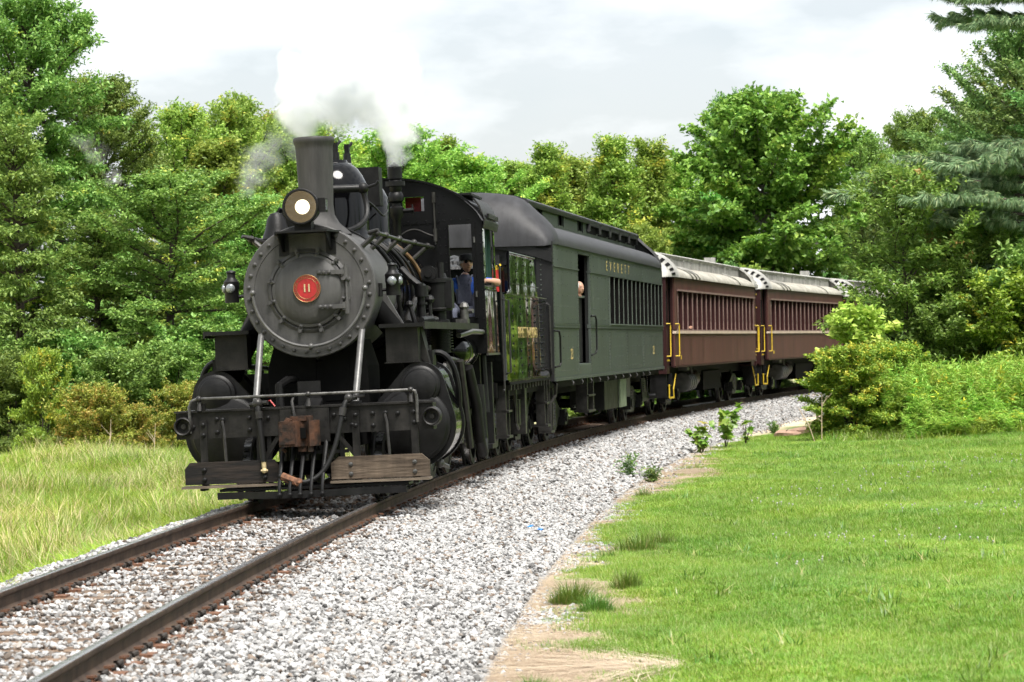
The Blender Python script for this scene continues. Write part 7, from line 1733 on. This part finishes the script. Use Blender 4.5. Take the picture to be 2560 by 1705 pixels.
# ================================================================== small plants on the verge
def lobed_leaf(sz):
    """a maple-like outline, flat polygon around (0,0)"""
    out = []
    for k in range(21):
        a = -math.pi * 0.9 + math.pi * 1.8 * k / 20
        r = sz * (0.55 + 0.42 * (0.5 + 0.5 * math.cos(a * 5.0)) + 0.12 * math.cos(a))
        out.append((r * math.cos(a) + sz * 0.25, r * math.sin(a)))
    return out
sap_m = leaf_mat('sapling_leaf', (0.10, 0.24, 0.022), (0.22, 0.36, 0.04), (0.48, 0.38, 0.07), 0.35, 0.07, 0.05)
def sapling(name, X, Y, h, nleaf, seed, label):
    rt = random.Random(seed); z0 = float(ground_z(X, Y))
    root = empty(name, (X, Y, z0)); b = MB(); tops = []
    for k in range(5):
        a = rt.uniform(0, 6.28); l_ = h * rt.uniform(0.6, 1.0); sp = rt.uniform(0.10, 0.55) * h
        pts = [(0, 0, -0.05), (math.cos(a) * sp * 0.5, math.sin(a) * sp * 0.5, l_ * 0.55), (math.cos(a) * sp, math.sin(a) * sp, l_)]
        b.tube(pts, [0.010, 0.007, 0.003], 5); tops.append(pts)
    b.build('stems', M['bark'], root)
    for k in range(nleaf):
        pts = tops[k % 5]; t = 0.25 + 0.75 * rt.random(); p = v3(pts[1]).lerp(v3(pts[2]), (t - 0.5) * 2) if t > 0.5 else v3(pts[0]).lerp(v3(pts[1]), t * 2)
        sz = rt.uniform(0.07, 0.125) * (h / 0.6) ** 0.3
        lb = MB(); ol = lobed_leaf(sz); n = len(ol)
        yaw = rt.uniform(0, 6.28); E = Euler((rt.uniform(-0.9, 0.6), rt.uniform(-0.7, 0.9), yaw)).to_matrix()
        vs = [p + E @ Vector((x, y, -0.15 * (x * x + y * y) / sz)) for x, y in ol] + [p + E @ Vector((sz * 0.1, 0, 0.006))]
        me = bpy.data.meshes.new('leaf'); me.from_pydata([tuple(v) for v in vs], [], [(q, (q + 1) % n, n) for q in range(n)])
        a = me.attributes.new('tip', 'FLOAT', 'POINT'); tv = 0.7 if rt.random() < 0.08 else 0.0; a.data.foreach_set('value', [tv] * len(vs))
        me.materials.append(sap_m); link_mesh('leaf', me, root)
    return tag(root, label, 'sapling', 'sycamore saplings at the ballast edge')
sapling('sycamore_sapling', X_at(1790, 63) - 0.05, 60.0, 1.02, 62, 1, 'largest broad-leaved sapling growing at the edge of the ballast')
sapling('sycamore_sapling', X_at(1742, 58.5), 57.6, 0.66, 44, 2, 'shorter broad-leaved sapling left of the largest one on the ballast edge')
sapling('sycamore_sapling', X_at(1855, 62) , 61.5, 0.55, 14, 3, 'sparse thin sapling standing right of the largest one by the gravel')

def tuft(name, X, Y, n, rad, h0, h1, mt, label, lean=0.5, tipf=0.05, seed=0, w=0.008):
    V, F, t = blades(n, rad, h0, h1, w, lean, 3, np.random.default_rng(seed), tipf, 0.75, 0.65)
    o = link_mesh(name, tri_mesh(name, V, F, mt, {'tip': t}), None, (X, Y, float(ground_z(X, Y))))
    return tag(o, label, 'grass tuft', 'grass tufts on the bare strip')
tuft('grass_tuft', 0.50, 25.0, 900, 0.22, 0.12, 0.33, tuft_m, 'thick dark green grass tuft, the largest on the bare dirt strip', 0.6, 0.03, 1)
tuft('grass_tuft', 0.68, 24.2, 520, 0.16, 0.10, 0.28, tuft_m, 'dense green tuft touching the front of the largest one', 0.6, 0.03, 2)
tuft('grass_tuft', 1.02, 26.2, 420, 0.16, 0.12, 0.30, tuft_m, 'wispy green tuft right of the largest tuft, near the lawn', 0.5, 0.08, 3)
tuft('grass_tuft', 0.10, 18.6, 560, 0.14, 0.08, 0.22, tuft_m, 'blurred green tuft at the bottom edge by the gravel', 0.6, 0.05, 4)
tuft('grass_tuft', -0.30, 17.9, 360, 0.14, 0.06, 0.16, tuft_m, 'low green tuft at the bottom edge among the stones', 0.7, 0.05, 5)
tuft('grass_tuft', 1.35, 31.2, 620, 0.30, 0.14, 0.34, tuft_m, 'long loose grass tuft leaning where dirt meets lawn, farther up', 0.6, 0.10, 6)
tuft('grass_tuft', 1.62, 32.0, 420, 0.25, 0.12, 0.30, tuft_m, 'loose grass tuft just beyond the long leaning one', 0.6, 0.10, 7)
tuft('grass_tuft', 1.90, 41.8, 260, 0.16, 0.10, 0.24, tuft_m, 'small tuft at the point of the lawn nearest the ballast', 0.5, 0.10, 8)
tuft('grass_tuft', 0.98, 30.2, 120, 0.10, 0.10, 0.24, tuft_m, 'thin sparse tuft on the dirt by the gravel edge', 0.4, 0.2, 9)
tuft('grass_tuft', 3.2, 50.6, 240, 0.30, 0.06, 0.16, tuft_m, 'low tuft on the farther bare patch', 0.6, 0.25, 10)
tuft('grass_tuft', 0.45, 18.1, 160, 0.12, 0.08, 0.2, tuft_m, 'sparse tuft at the bottom edge on the dirt', 0.5, 0.2, 11)
# leafy weeds on the ballast edge
def weed(X, Y, h, seed, label):
    rng = np.random.default_rng(seed); A = []; B = []
    for q in range(9):
        a = rng.uniform(0, 6.28); ln = rng.uniform(0.1, 0.5); m = 10; t = np.linspace(0.15, 1, m); hh = h * rng.uniform(0.6, 1.0)
        c = np.stack([math.cos(a) * ln * hh * t, math.sin(a) * ln * hh * t, hh * t], -1); az = rng.uniform(0, 6.28, m)
        A.append(c); B.append(c + np.stack([np.cos(az), np.sin(az), 0.5 + 0 * az], -1) * 0.06)
    A = np.concatenate(A); B = np.concatenate(B)
    V, F, tf = twigs_to_leaves(rng, A, B, 5, 0.07, 0.022, 0.02, 0.6, (rng.random(len(A)) < 0.1).astype(float))
    root = empty('leafy_weed', (X, Y, float(ground_z(X, Y)))); link_mesh('foliage', tri_mesh('weed_leaves', V, F, M['dark_leaf'], {'tip': tf}), root)
    return tag(root, label, 'weed', 'weeds at the ballast edge')
weed(1.86, 46.6, 0.46, 1, 'feathery dark green weed at the gravel edge, taller of the pair')
weed(2.22, 45.8, 0.30, 2, 'low dark green weed right of the feathery one at the gravel edge')
weed(6.1, 66.5, 0.3, 3, 'tiny weed by the gravel left of the big bush')
# dry stalks by the bush and in the left field
def stalk(X, Y, h, lean, seed, label):
    rt = random.Random(seed); b = MB(); z = float(ground_z(X, Y))
    b.tube([(0, 0, -0.05), (lean * 0.4, 0, h * 0.5), (lean, 0, h)], [0.012, 0.009, 0.004], 5)
    for k in range(3): t = rt.uniform(0.4, 0.8); b.tube([(lean * t, 0, h * t), (lean * t + rt.uniform(-.25, .25), 0, h * t + 0.25)], [0.006, 0.003], 4)
    o = b.build('dry_stalk', straw_m, None, loc=(X, Y, z)); tag(o, label, 'stalk', 'dry stalks')
stalk(X_at(2035, 60.5), 60.5, 0.75, -0.35, 1, 'pale dry stalk leaning left at the foot of the large rounded bush')
stalk(X_at(2050, 60.6), 60.6, 1.05, 0.02, 2, 'upright pale dry stalk in front of the large rounded bush')
stalk(X_at(268, 66.0), 66.0, 1.05, 0.06, 3, 'forked pale dry stalk in front of the orange-brown bush')
stalk(X_at(380, 66.5), 66.5, 0.9, 0.05, 4, 'pale dry stalk right of the orange-brown bushes')
# pink rocks at the corner of the lawn and blue litter on the gravel
for k, (px, Y, r, lab) in enumerate([(1965, 65.2, 0.22, 'flat pinkish rock at the lawn corner, left one'), (2005, 65.5, 0.26, 'flat pinkish rock at the lawn corner, right one next to the bush')]):
    X = X_at(px, Y); b = MB(); rt = random.Random(k + 9); b.sphere((0, 0, 0.02), r, 10, (1.5, 1, 0.45)); b.v = [(x + rt.uniform(-.03, .03), y + rt.uniform(-.03, .03), z + rt.uniform(-.02, .02)) for x, y, z in b.v]
    o = b.build('pink_rock', M['pink_stone'], None, angle=20, loc=(X, Y, float(ground_z(X, Y)) + 0.03)); tag(o, lab, 'rock', 'pink rocks')
for k, (px, Y, lab) in enumerate([(1318, 33.2, 'blue plastic scrap lying on the ballast, left piece'), (1343, 33.0, 'blue plastic scrap lying on the ballast, right piece')]):
    X = X_at(px, Y); s_, d_ = sd_of(X, Y); b = MB(); rt = random.Random(k)
    b.loft([[(x, y, 0.012 * math.sin(x * 60 + y * 40 + k)) for y in (-0.02, -0.007, 0.007, 0.02)] for x in np.linspace(-0.06, 0.06, 7)])
    o = b.build('plastic_scrap', M['plastic_blue'], None, loc=(X, Y, float(bed_z(d_)) + 0.055), rot=(0.2, 0.1, k * 1.2)); tag(o, lab, 'litter', 'blue plastic scraps')

# ================================================================== people
def skin_body(name, nodes, edges, mats_by=None):
    """nodes: name -> (pos, radius); returns evaluated mesh"""
    keys = list(nodes); me = bpy.data.meshes.new(name + '_cage')
    me.from_pydata([nodes[k][0] for k in keys], [(keys.index(a), keys.index(c)) for a, c in edges], [])
    o = bpy.data.objects.new(name + '_cage', me); COL.objects.link(o)
    md = o.modifiers.new('skin', 'SKIN'); md.use_smooth_shade = True
    for i, k in enumerate(keys):
        r = nodes[k][1]; me.skin_vertices[0].data[i].radius = (r, r) if not isinstance(r, tuple) else r
    me.skin_vertices[0].data[0].use_root = True
    sb_ = o.modifiers.new('sub', 'SUBSURF'); sb_.levels = 2; sb_.render_levels = 2
    bpy.context.view_layer.update()
    out = bpy.data.meshes.new_from_object(o.evaluated_get(bpy.context.evaluated_depsgraph_get()))
    bpy.data.objects.remove(o)
    out.name = name
    out.polygons.foreach_set('use_smooth', [True] * len(out.polygons))
    return out
def hand_nodes(N_, E_, wrist, d, up, side_, tag_, curl=0.5):
    """palm and five fingers from the wrist along d"""
    w, d, up, sd_ = v3(N_[wrist][0]), v3(d).normalized(), v3(up).normalized(), v3(side_).normalized()
    palm = w + d * 0.055; N_[tag_ + 'palm'] = (tuple(palm), (0.034, 0.020)); E_.append((wrist, tag_ + 'palm'))
    for k, (off, ln) in enumerate(((-0.030, 0.062), (-0.010, 0.075), (0.010, 0.070), (0.028, 0.055))):
        k1 = palm + d * 0.045 + sd_ * off; k2 = k1 + (d * math.cos(curl) - up * math.sin(curl)) * ln * 0.55; k3 = k2 + (d * math.cos(curl * 2) - up * math.sin(curl * 2)) * ln * 0.5
        for q, (p, r) in enumerate(((k1, 0.010), (k2, 0.009), (k3, 0.0075))): N_['%sf%d%d' % (tag_, k, q)] = (tuple(p), r)
        E_ += [(tag_ + 'palm', '%sf%d0' % (tag_, k)), ('%sf%d0' % (tag_, k), '%sf%d1' % (tag_, k)), ('%sf%d1' % (tag_, k), '%sf%d2' % (tag_, k))]
    t1 = w + d * 0.035 - sd_ * 0.045; t2 = t1 + d * 0.035 - sd_ * 0.018
    N_[tag_ + 't0'] = (tuple(t1), 0.011); N_[tag_ + 't1'] = (tuple(t2), 0.009); E_ += [(tag_ + 'palm', tag_ + 't0'), (tag_ + 't0', tag_ + 't1')]
def head_parts(parent, c, face, sc=1.0, hair=None, cap=False, glasses=False, beard=False):
    """face: yaw in parent space of the look direction"""
    E = Matrix.Translation(c) @ Matrix.Rotation(face, 4, 'Z') @ Matrix.Scale(sc, 4)
    def put(name, mb, mt): me = mb.mesh(name, mt); me.transform(E); return link_mesh(name, me, parent)
    b = MB()
    b.sphere((0, 0, 0), 0.105, 20, (0.98, 0.78, 1.18)); b.v = [(x + (0.012 if z < -0.04 else 0), y * (0.86 if z < -0.05 else 1.0), z) for x, y, z in b.v]
    b.lathe((0.092, 0, 0.005), (0.5, 0, -1), [(0, 0.008), (0.03, 0.014), (0.042, 0.012), (0.05, 0.0)], n=8)
    for s in (1, -1): b.sphere((0.0, s * 0.083, -0.005), 0.026, 8, (0.6, 0.4, 1.1))
    put('head', b, M['skin'])
    b = MB(); b.sphere((0.092, 0, -0.060), 0.020, 8, (0.5, 1.2, 0.35)); put('mouth', b, M['plate_rust'])
    b = MB()
    for s in (1, -1): b.sphere((0.088, s * 0.033, 0.018), 0.014 if not glasses else 0.028, 8, (0.5, 1.1, 0.8))
    put('sunglasses' if glasses else 'eyes', b, M['cap_dark'])
    if hair:
        b = MB(); b.lathe((-0.012, 0, -0.01), (-0.25, 0, 1), [(0.0, 0.100), (0.05, 0.104), (0.09, 0.088), (0.125, 0.05), (0.137, 0)], n=18); put('hair', b, hair)
    if cap:
        b = MB(); b.lathe((-0.005, 0, 0.035), (0, 0, 1), [(0, 0.102), (0.05, 0.106), (0.085, 0.095), (0.10, 0.05), (0.103, 0)], n=20); b.prism([(0.06, -0.08), (0.13, -0.065), (0.165, 0), (0.13, 0.065), (0.06, 0.08)], 'z', 0.038, 0.048); put('cap', b, M['cap_dark'])

# engineer sitting in the cab, leaning an elbow on the sill
eng = empty('person', (0, 0, 0)); Lm = Matrix.Translation(loco.location) @ Euler(loco.rotation_euler).to_matrix().to_4x4()
eng.matrix_world = Lm @ Matrix.Translation((-7.28, 1.10, 2.18))
tag(eng, 'person in a blue shirt, overalls, cap and dark glasses leaning out of the locomotive cab', 'person')
Nn = {'pelvis': ((0, 0, 0.06), (0.15, 0.12)), 'waist': ((0.0, 0.0, 0.20), (0.145, 0.11)), 'chest': ((0.02, 0.0, 0.38), (0.16, 0.12)), 'neckb': ((0.02, 0.01, 0.53), (0.075, 0.07)), 'neck': ((0.04, 0.02, 0.60), 0.055),
      'shl': ((0.02, 0.19, 0.47), 0.068), 'ell': ((-0.02, 0.50, 0.43), 0.052), 'wrl': ((0.14, 0.33, 0.46), 0.036), 'shr': ((0.02, -0.18, 0.46), 0.068), 'elr': ((0.03, -0.24, 0.22), 0.050), 'wrr': ((0.24, -0.14, 0.14), 0.034),
      'hipl': ((0.05, 0.10, 0.02), 0.095), 'knl': ((0.42, 0.12, 0.06), 0.070), 'anl': ((0.40, 0.12, -0.36), 0.05), 'hipr': ((0.05, -0.10, 0.02), 0.095), 'knr': ((0.42, -0.14, 0.06), 0.070), 'anr': ((0.36, -0.14, -0.36), 0.05), 'tol': ((0.54, 0.13, -0.40), 0.045), 'tor': ((0.50, -0.15, -0.40), 0.045)}
Ee = [('pelvis', 'waist'), ('waist', 'chest'), ('chest', 'neckb'), ('neckb', 'neck'), ('chest', 'shl'), ('shl', 'ell'), ('ell', 'wrl'), ('chest', 'shr'), ('shr', 'elr'), ('elr', 'wrr'), ('pelvis', 'hipl'), ('hipl', 'knl'), ('knl', 'anl'), ('pelvis', 'hipr'), ('hipr', 'knr'), ('knr', 'anr'), ('anl', 'tol'), ('anr', 'tor')]
hand_nodes(Nn, Ee, 'wrl', (0.55, -0.8, 0.1), (0, 0, 1), (0.8, 0.55, 0), 'hl'); hand_nodes(Nn, Ee, 'wrr', (0.8, 0.3, -0.2), (0, 0, 1), (-0.3, 0.8, 0), 'hr')
bm_ = skin_body('body', Nn, Ee)
for k in ('skin', 'shirt_blue', 'denim'): bm_.materials.append(M[k])
mi = []
for p in bm_.polygons:
    x, y, z = p.center
    arm_l = y > 0.17; arm_r = y < -0.16 and z > 0.05 and x < 0.5 and abs(y) > 0.13
    if z > 0.565: mi.append(0)
    elif arm_l and z > 0.25: mi.append(1 if (y < 0.38 and z > 0.36 and x < 0.055) else 0)
    elif arm_r and z > 0.10 and (y < -0.185 or x > 0.12): mi.append(1 if z > 0.30 else 0)
    elif z > 0.30 and (abs(y) > 0.10 or x < 0.03): mi.append(1)
    else: mi.append(2)
bm_.polygons.foreach_set('material_index', mi)
link_mesh('body', bm_, eng)
b = MB(); b.prism([(-0.095, 0.16), (0.095, 0.16), (0.075, 0.42), (-0.075, 0.42)], 'x', 0.135, 0.155); b.tube([(0.145, 0.07, 0.42), (0.10, 0.10, 0.53), (0.0, 0.11, 0.55), (-0.09, 0.08, 0.44)], 0.014, 6); b.tube([(0.145, -0.07, 0.42), (0.10, -0.10, 0.53), (0.0, -0.11, 0.55), (-0.09, -0.08, 0.44)], 0.014, 6); b.build('overall_bib', M['denim'], eng)
head_parts(eng, Vector((0.07, 0.045, 0.72)), R(25), 1.0, hair=M['hair_grey'], cap=True, glasses=True)
# passenger peering over the baggage door
pas = empty('person'); Cm = Matrix.Translation(combine.location) @ Euler(combine.rotation_euler).to_matrix().to_4x4()
pas.matrix_world = Cm @ Matrix.Translation((-3.90, 1.12, 1.30))
tag(pas, 'grey haired person resting hands on the half door of the grey-green coach', 'person')
Nn = {'pelvis': ((0, 0, 0.85), (0.15, 0.11)), 'waist': ((0, 0, 1.0), (0.14, 0.10)), 'chest': ((0, 0.06, 1.18), (0.16, 0.11)), 'neckb': ((0, 0.15, 1.33), 0.07), 'neck': ((0.0, 0.22, 1.38), 0.055),
      'shl': ((0.18, 0.02, 1.28), 0.06), 'ell': ((0.26, 0.02, 1.10), 0.045), 'wrl': ((0.12, 0.20, 1.375), 0.032), 'shr': ((-0.18, 0.04, 1.28), 0.06), 'elr': ((-0.27, 0.02, 1.10), 0.045), 'wrr': ((-0.16, 0.20, 1.375), 0.032),
      'hipl': ((0.09, 0, 0.80), 0.09), 'knl': ((0.09, 0.02, 0.45), 0.065), 'anl': ((0.09, 0, 0.06), 0.045), 'hipr': ((-0.09, 0, 0.80), 0.09), 'knr': ((-0.09, 0.02, 0.45), 0.065), 'anr': ((-0.09, 0, 0.06), 0.045)}
Ee = [('pelvis', 'waist'), ('waist', 'chest'), ('chest', 'neckb'), ('neckb', 'neck'), ('chest', 'shl'), ('shl', 'ell'), ('ell', 'wrl'), ('chest', 'shr'), ('shr', 'elr'), ('elr', 'wrr'), ('pelvis', 'hipl'), ('hipl', 'knl'), ('knl', 'anl'), ('pelvis', 'hipr'), ('hipr', 'knr'), ('knr', 'anr')]
hand_nodes(Nn, Ee, 'wrl', (-0.3, 0.9, 0.1), (0, 0, 1), (-0.9, -0.3, 0), 'hl', 0.7); hand_nodes(Nn, Ee, 'wrr', (0.2, 0.95, 0.1), (0, 0, 1), (-0.95, 0.2, 0), 'hr', 0.7)
bm2 = skin_body('body', Nn, Ee)
for k in ('skin', 'denim', 'cap_dark'): bm2.materials.append(M[k])
bm2.polygons.foreach_set('material_index', [0 if (p.center.z > 1.335) else (1 if p.center.z > 0.9 else 2) for p in bm2.polygons])
link_mesh('body', bm2, pas)
head_parts(pas, Vector((0.0, 0.31, 1.49)), R(55), 1.0, hair=M['hair_grey'])
# passenger with an arm on the window sill of the first maroon coach
pa2 = empty('person'); Rm = Matrix.Translation(coaches[0].location) @ Euler(coaches[0].rotation_euler).to_matrix().to_4x4()
pa2.matrix_world = Rm @ Matrix.Translation((-4.05, 1.02, 1.75))
tag(pa2, 'person seated in the first maroon coach with a forearm on the window sill', 'person')
Nn = {'pelvis': ((0, 0, 0.0), (0.14, 0.11)), 'chest': ((0, 0.02, 0.34), (0.15, 0.11)), 'neckb': ((0, 0.03, 0.50), 0.07), 'neck': ((0, 0.03, 0.56), 0.055), 'shl': ((0.0, 0.18, 0.44), 0.06), 'ell': ((0.0, 0.45, 0.36), 0.046), 'wrl': ((0.20, 0.44, 0.38), 0.032), 'shr': ((0, -0.17, 0.44), 0.06), 'elr': ((0.05, -0.22, 0.2), 0.046), 'wrr': ((0.25, -0.15, 0.12), 0.03), 'hipl': ((0.05, 0.09, 0), 0.09), 'knl': ((0.4, 0.1, 0.0), 0.06), 'hipr': ((0.05, -0.09, 0), 0.09), 'knr': ((0.4, -0.1, 0.0), 0.06)}
Ee = [('pelvis', 'chest'), ('chest', 'neckb'), ('neckb', 'neck'), ('chest', 'shl'), ('shl', 'ell'), ('ell', 'wrl'), ('chest', 'shr'), ('shr', 'elr'), ('elr', 'wrr'), ('pelvis', 'hipl'), ('hipl', 'knl'), ('pelvis', 'hipr'), ('hipr', 'knr')]
hand_nodes(Nn, Ee, 'wrl', (0.9, 0.1, 0), (0, 0, 1), (0.1, -0.9, 0), 'hl'); hand_nodes(Nn, Ee, 'wrr', (0.9, 0.1, 0), (0, 0, 1), (-0.1, 0.9, 0), 'hr')
bm3 = skin_body('body', Nn, Ee)
for k in ('skin', 'denim'): bm3.materials.append(M[k])
bm3.polygons.foreach_set('material_index', [0 if (p.center.z > 0.53 or (p.center.y > 0.30 and p.center.x > 0.02)) else 1 for p in bm3.polygons])
link_mesh('body', bm3, pa2)
head_parts(pa2, Vector((0.03, 0.03, 0.68)), R(10), 1.0, hair=M['hair_grey'])

# ================================================================== steam
def steam(name, blobs, label, dens, noise_scale, seedv, thr=0.22, gain=2.2, grow=1.12, warp=0.55, col=(0.995, 0.997, 1.0), nz_amp=1.1):
    mb = bpy.data.metaballs.new('steam_balls'); mb.resolution = 0.12; mb.render_resolution = 0.12; mb.threshold = 0.25
    mo = bpy.data.objects.new('steam_balls_tmp', mb); COL.objects.link(mo)
    for (x, y, z, r) in blobs:
        e = mb.elements.new(); e.co = (x, y, z); e.radius = r * 1.42 * grow; e.stiffness = 2.0
    bpy.context.view_layer.update()
    me = bpy.data.meshes.new_from_object(mo.evaluated_get(bpy.context.evaluated_depsgraph_get()))
    bpy.data.objects.remove(mo)
    me.name = name
    m = bpy.data.materials.new(name); m.use_nodes = True; N, L = m.node_tree.nodes, m.node_tree.links; N.clear()
    out = N.new('ShaderNodeOutputMaterial'); pv = N.new('ShaderNodeVolumePrincipled'); pv.inputs['Color'].default_value = (*col, 1); pv.inputs['Anisotropy'].default_value = 0.0
    L.new(pv.outputs['Volume'], out.inputs['Volume'])
    tc = N.new('ShaderNodeTexCoord')
    n0 = N.new('ShaderNodeTexNoise'); n0.inputs['Scale'].default_value = noise_scale; n0.inputs['Detail'].default_value = 3; n0.inputs['Roughness'].default_value = 0.6
    mp = N.new('ShaderNodeMapping'); mp.inputs['Location'].default_value = (seedv, seedv * 0.7, 0); L.new(tc.outputs['Object'], mp.inputs['Vector']); L.new(mp.outputs['Vector'], n0.inputs['Vector'])
    sub = N.new('ShaderNodeVectorMath'); sub.operation = 'SUBTRACT'; sub.inputs[1].default_value = (0.5, 0.5, 0.5); L.new(n0.outputs['Color'], sub.inputs[0])
    scl = N.new('ShaderNodeVectorMath'); scl.operation = 'SCALE'; scl.inputs['Scale'].default_value = warp; L.new(sub.outputs[0], scl.inputs[0])
    add = N.new('ShaderNodeVectorMath'); add.operation = 'ADD'; L.new(tc.outputs['Object'], add.inputs[0]); L.new(scl.outputs[0], add.inputs[1])
    acc = None
    for (x, y, z, r) in blobs:
        dist = N.new('ShaderNodeVectorMath'); dist.operation = 'DISTANCE'; L.new(add.outputs[0], dist.inputs[0]); dist.inputs[1].default_value = (x, y, z)
        mr = N.new('ShaderNodeMapRange'); mr.interpolation_type = 'SMOOTHSTEP'; mr.inputs['From Min'].default_value = r * 1.02; mr.inputs['From Max'].default_value = r * 0.15; L.new(dist.outputs['Value'], mr.inputs['Value'])
        if acc is None: acc = mr.outputs['Result']
        else:
            a = N.new('ShaderNodeMath'); a.operation = 'MAXIMUM'; L.new(acc, a.inputs[0]); L.new(mr.outputs['Result'], a.inputs[1]); acc = a.outputs[0]
    n1 = N.new('ShaderNodeTexNoise'); n1.inputs['Scale'].default_value = noise_scale * 2.6; n1.inputs['Detail'].default_value = 4; n1.inputs['Roughness'].default_value = 0.62; L.new(mp.outputs['Vector'], n1.inputs['Vector'])
    q = N.new('ShaderNodeMath'); q.operation = 'SUBTRACT'; L.new(n1.outputs['Fac'], q.inputs[0]); q.inputs[1].default_value = 0.5
    q2 = N.new('ShaderNodeMath'); q2.operation = 'MULTIPLY_ADD'; L.new(q.outputs[0], q2.inputs[0]); q2.inputs[1].default_value = nz_amp; L.new(acc, q2.inputs[2])
    q3 = N.new('ShaderNodeMath'); q3.operation = 'SUBTRACT'; L.new(q2.outputs[0], q3.inputs[0]); q3.inputs[1].default_value = thr
    gate = N.new('ShaderNodeMapRange'); gate.inputs['From Min'].default_value = 0.0; gate.inputs['From Max'].default_value = 0.12; L.new(acc, gate.inputs['Value'])
    q4 = N.new('ShaderNodeMath'); q4.operation = 'MULTIPLY'; q4.use_clamp = True; L.new(q3.outputs[0], q4.inputs[0]); q4.inputs[1].default_value = gain
    q5 = N.new('ShaderNodeMath'); q5.operation = 'MULTIPLY'; L.new(q4.outputs[0], q5.inputs[0]); L.new(gate.outputs['Result'], q5.inputs[1])
    q6 = N.new('ShaderNodeMath'); q6.operation = 'MULTIPLY'; L.new(q5.outputs[0], q6.inputs[0]); q6.inputs[1].default_value = dens
    L.new(q6.outputs[0], pv.inputs['Density'])
    me.materials.clear(); me.materials.append(m)
    o = link_mesh(name, me)
    o.matrix_world = Lm
    return tag(o, label, 'steam', kind='stuff')
# local to the locomotive: x forward, y towards the camera side, z up
steam('steam_plume', [(-5.95, 0.36, 4.26, 0.24), (-5.95, 0.38, 4.42, 0.32), (-5.95, 0.44, 4.64, 0.44), (-5.95, 0.42, 4.92, 0.56), (-6.0, 0.32, 5.20, 0.66), (-6.1, 0.26, 5.50, 0.72), (-6.2, -0.10, 5.62, 0.78), (-6.3, -0.52, 5.58, 0.78), (-6.3, -0.45, 5.20, 0.66), (-6.2, -0.08, 5.15, 0.58), (-6.35, -0.86, 5.30, 0.66), (-6.3, -0.92, 5.68, 0.46), (-6.2, 0.48, 5.40, 0.44), (-6.3, -1.0, 4.98, 0.46), (-6.25, -0.25, 5.98, 0.48), (-6.25, 0.30, 5.80, 0.48)],
      'billowing white steam plume rising above the domes of the locomotive', 5.0, 1.45, 3.0, thr=0.31, gain=2.2, warp=0.68, nz_amp=1.6, col=(0.925, 0.935, 0.955))
steam('steam_wisp', [(-6.3, -1.15, 4.75, 0.50), (-6.3, -1.40, 4.50, 0.48), (-6.3, -1.60, 4.25, 0.40), (-6.3, -1.70, 4.0, 0.32), (-6.3, -0.9, 4.65, 0.48)],
      'thin steam wisp trailing down left of the smokestack', 0.9, 1.6, 7.0, thr=0.42, gain=1.5, warp=0.8, nz_amp=1.8, col=(0.9, 0.91, 0.93))
steam('steam_wisp', [(-7.5, -4.30, 4.95, 0.30), (-7.5, -4.15, 4.75, 0.28), (-7.5, -3.9, 4.4, 0.28)],
      'faint small steam wisp in front of the oaks at left', 0.6, 2.0, 9.0, thr=0.44, gain=1.5, warp=0.6, nz_amp=1.7)
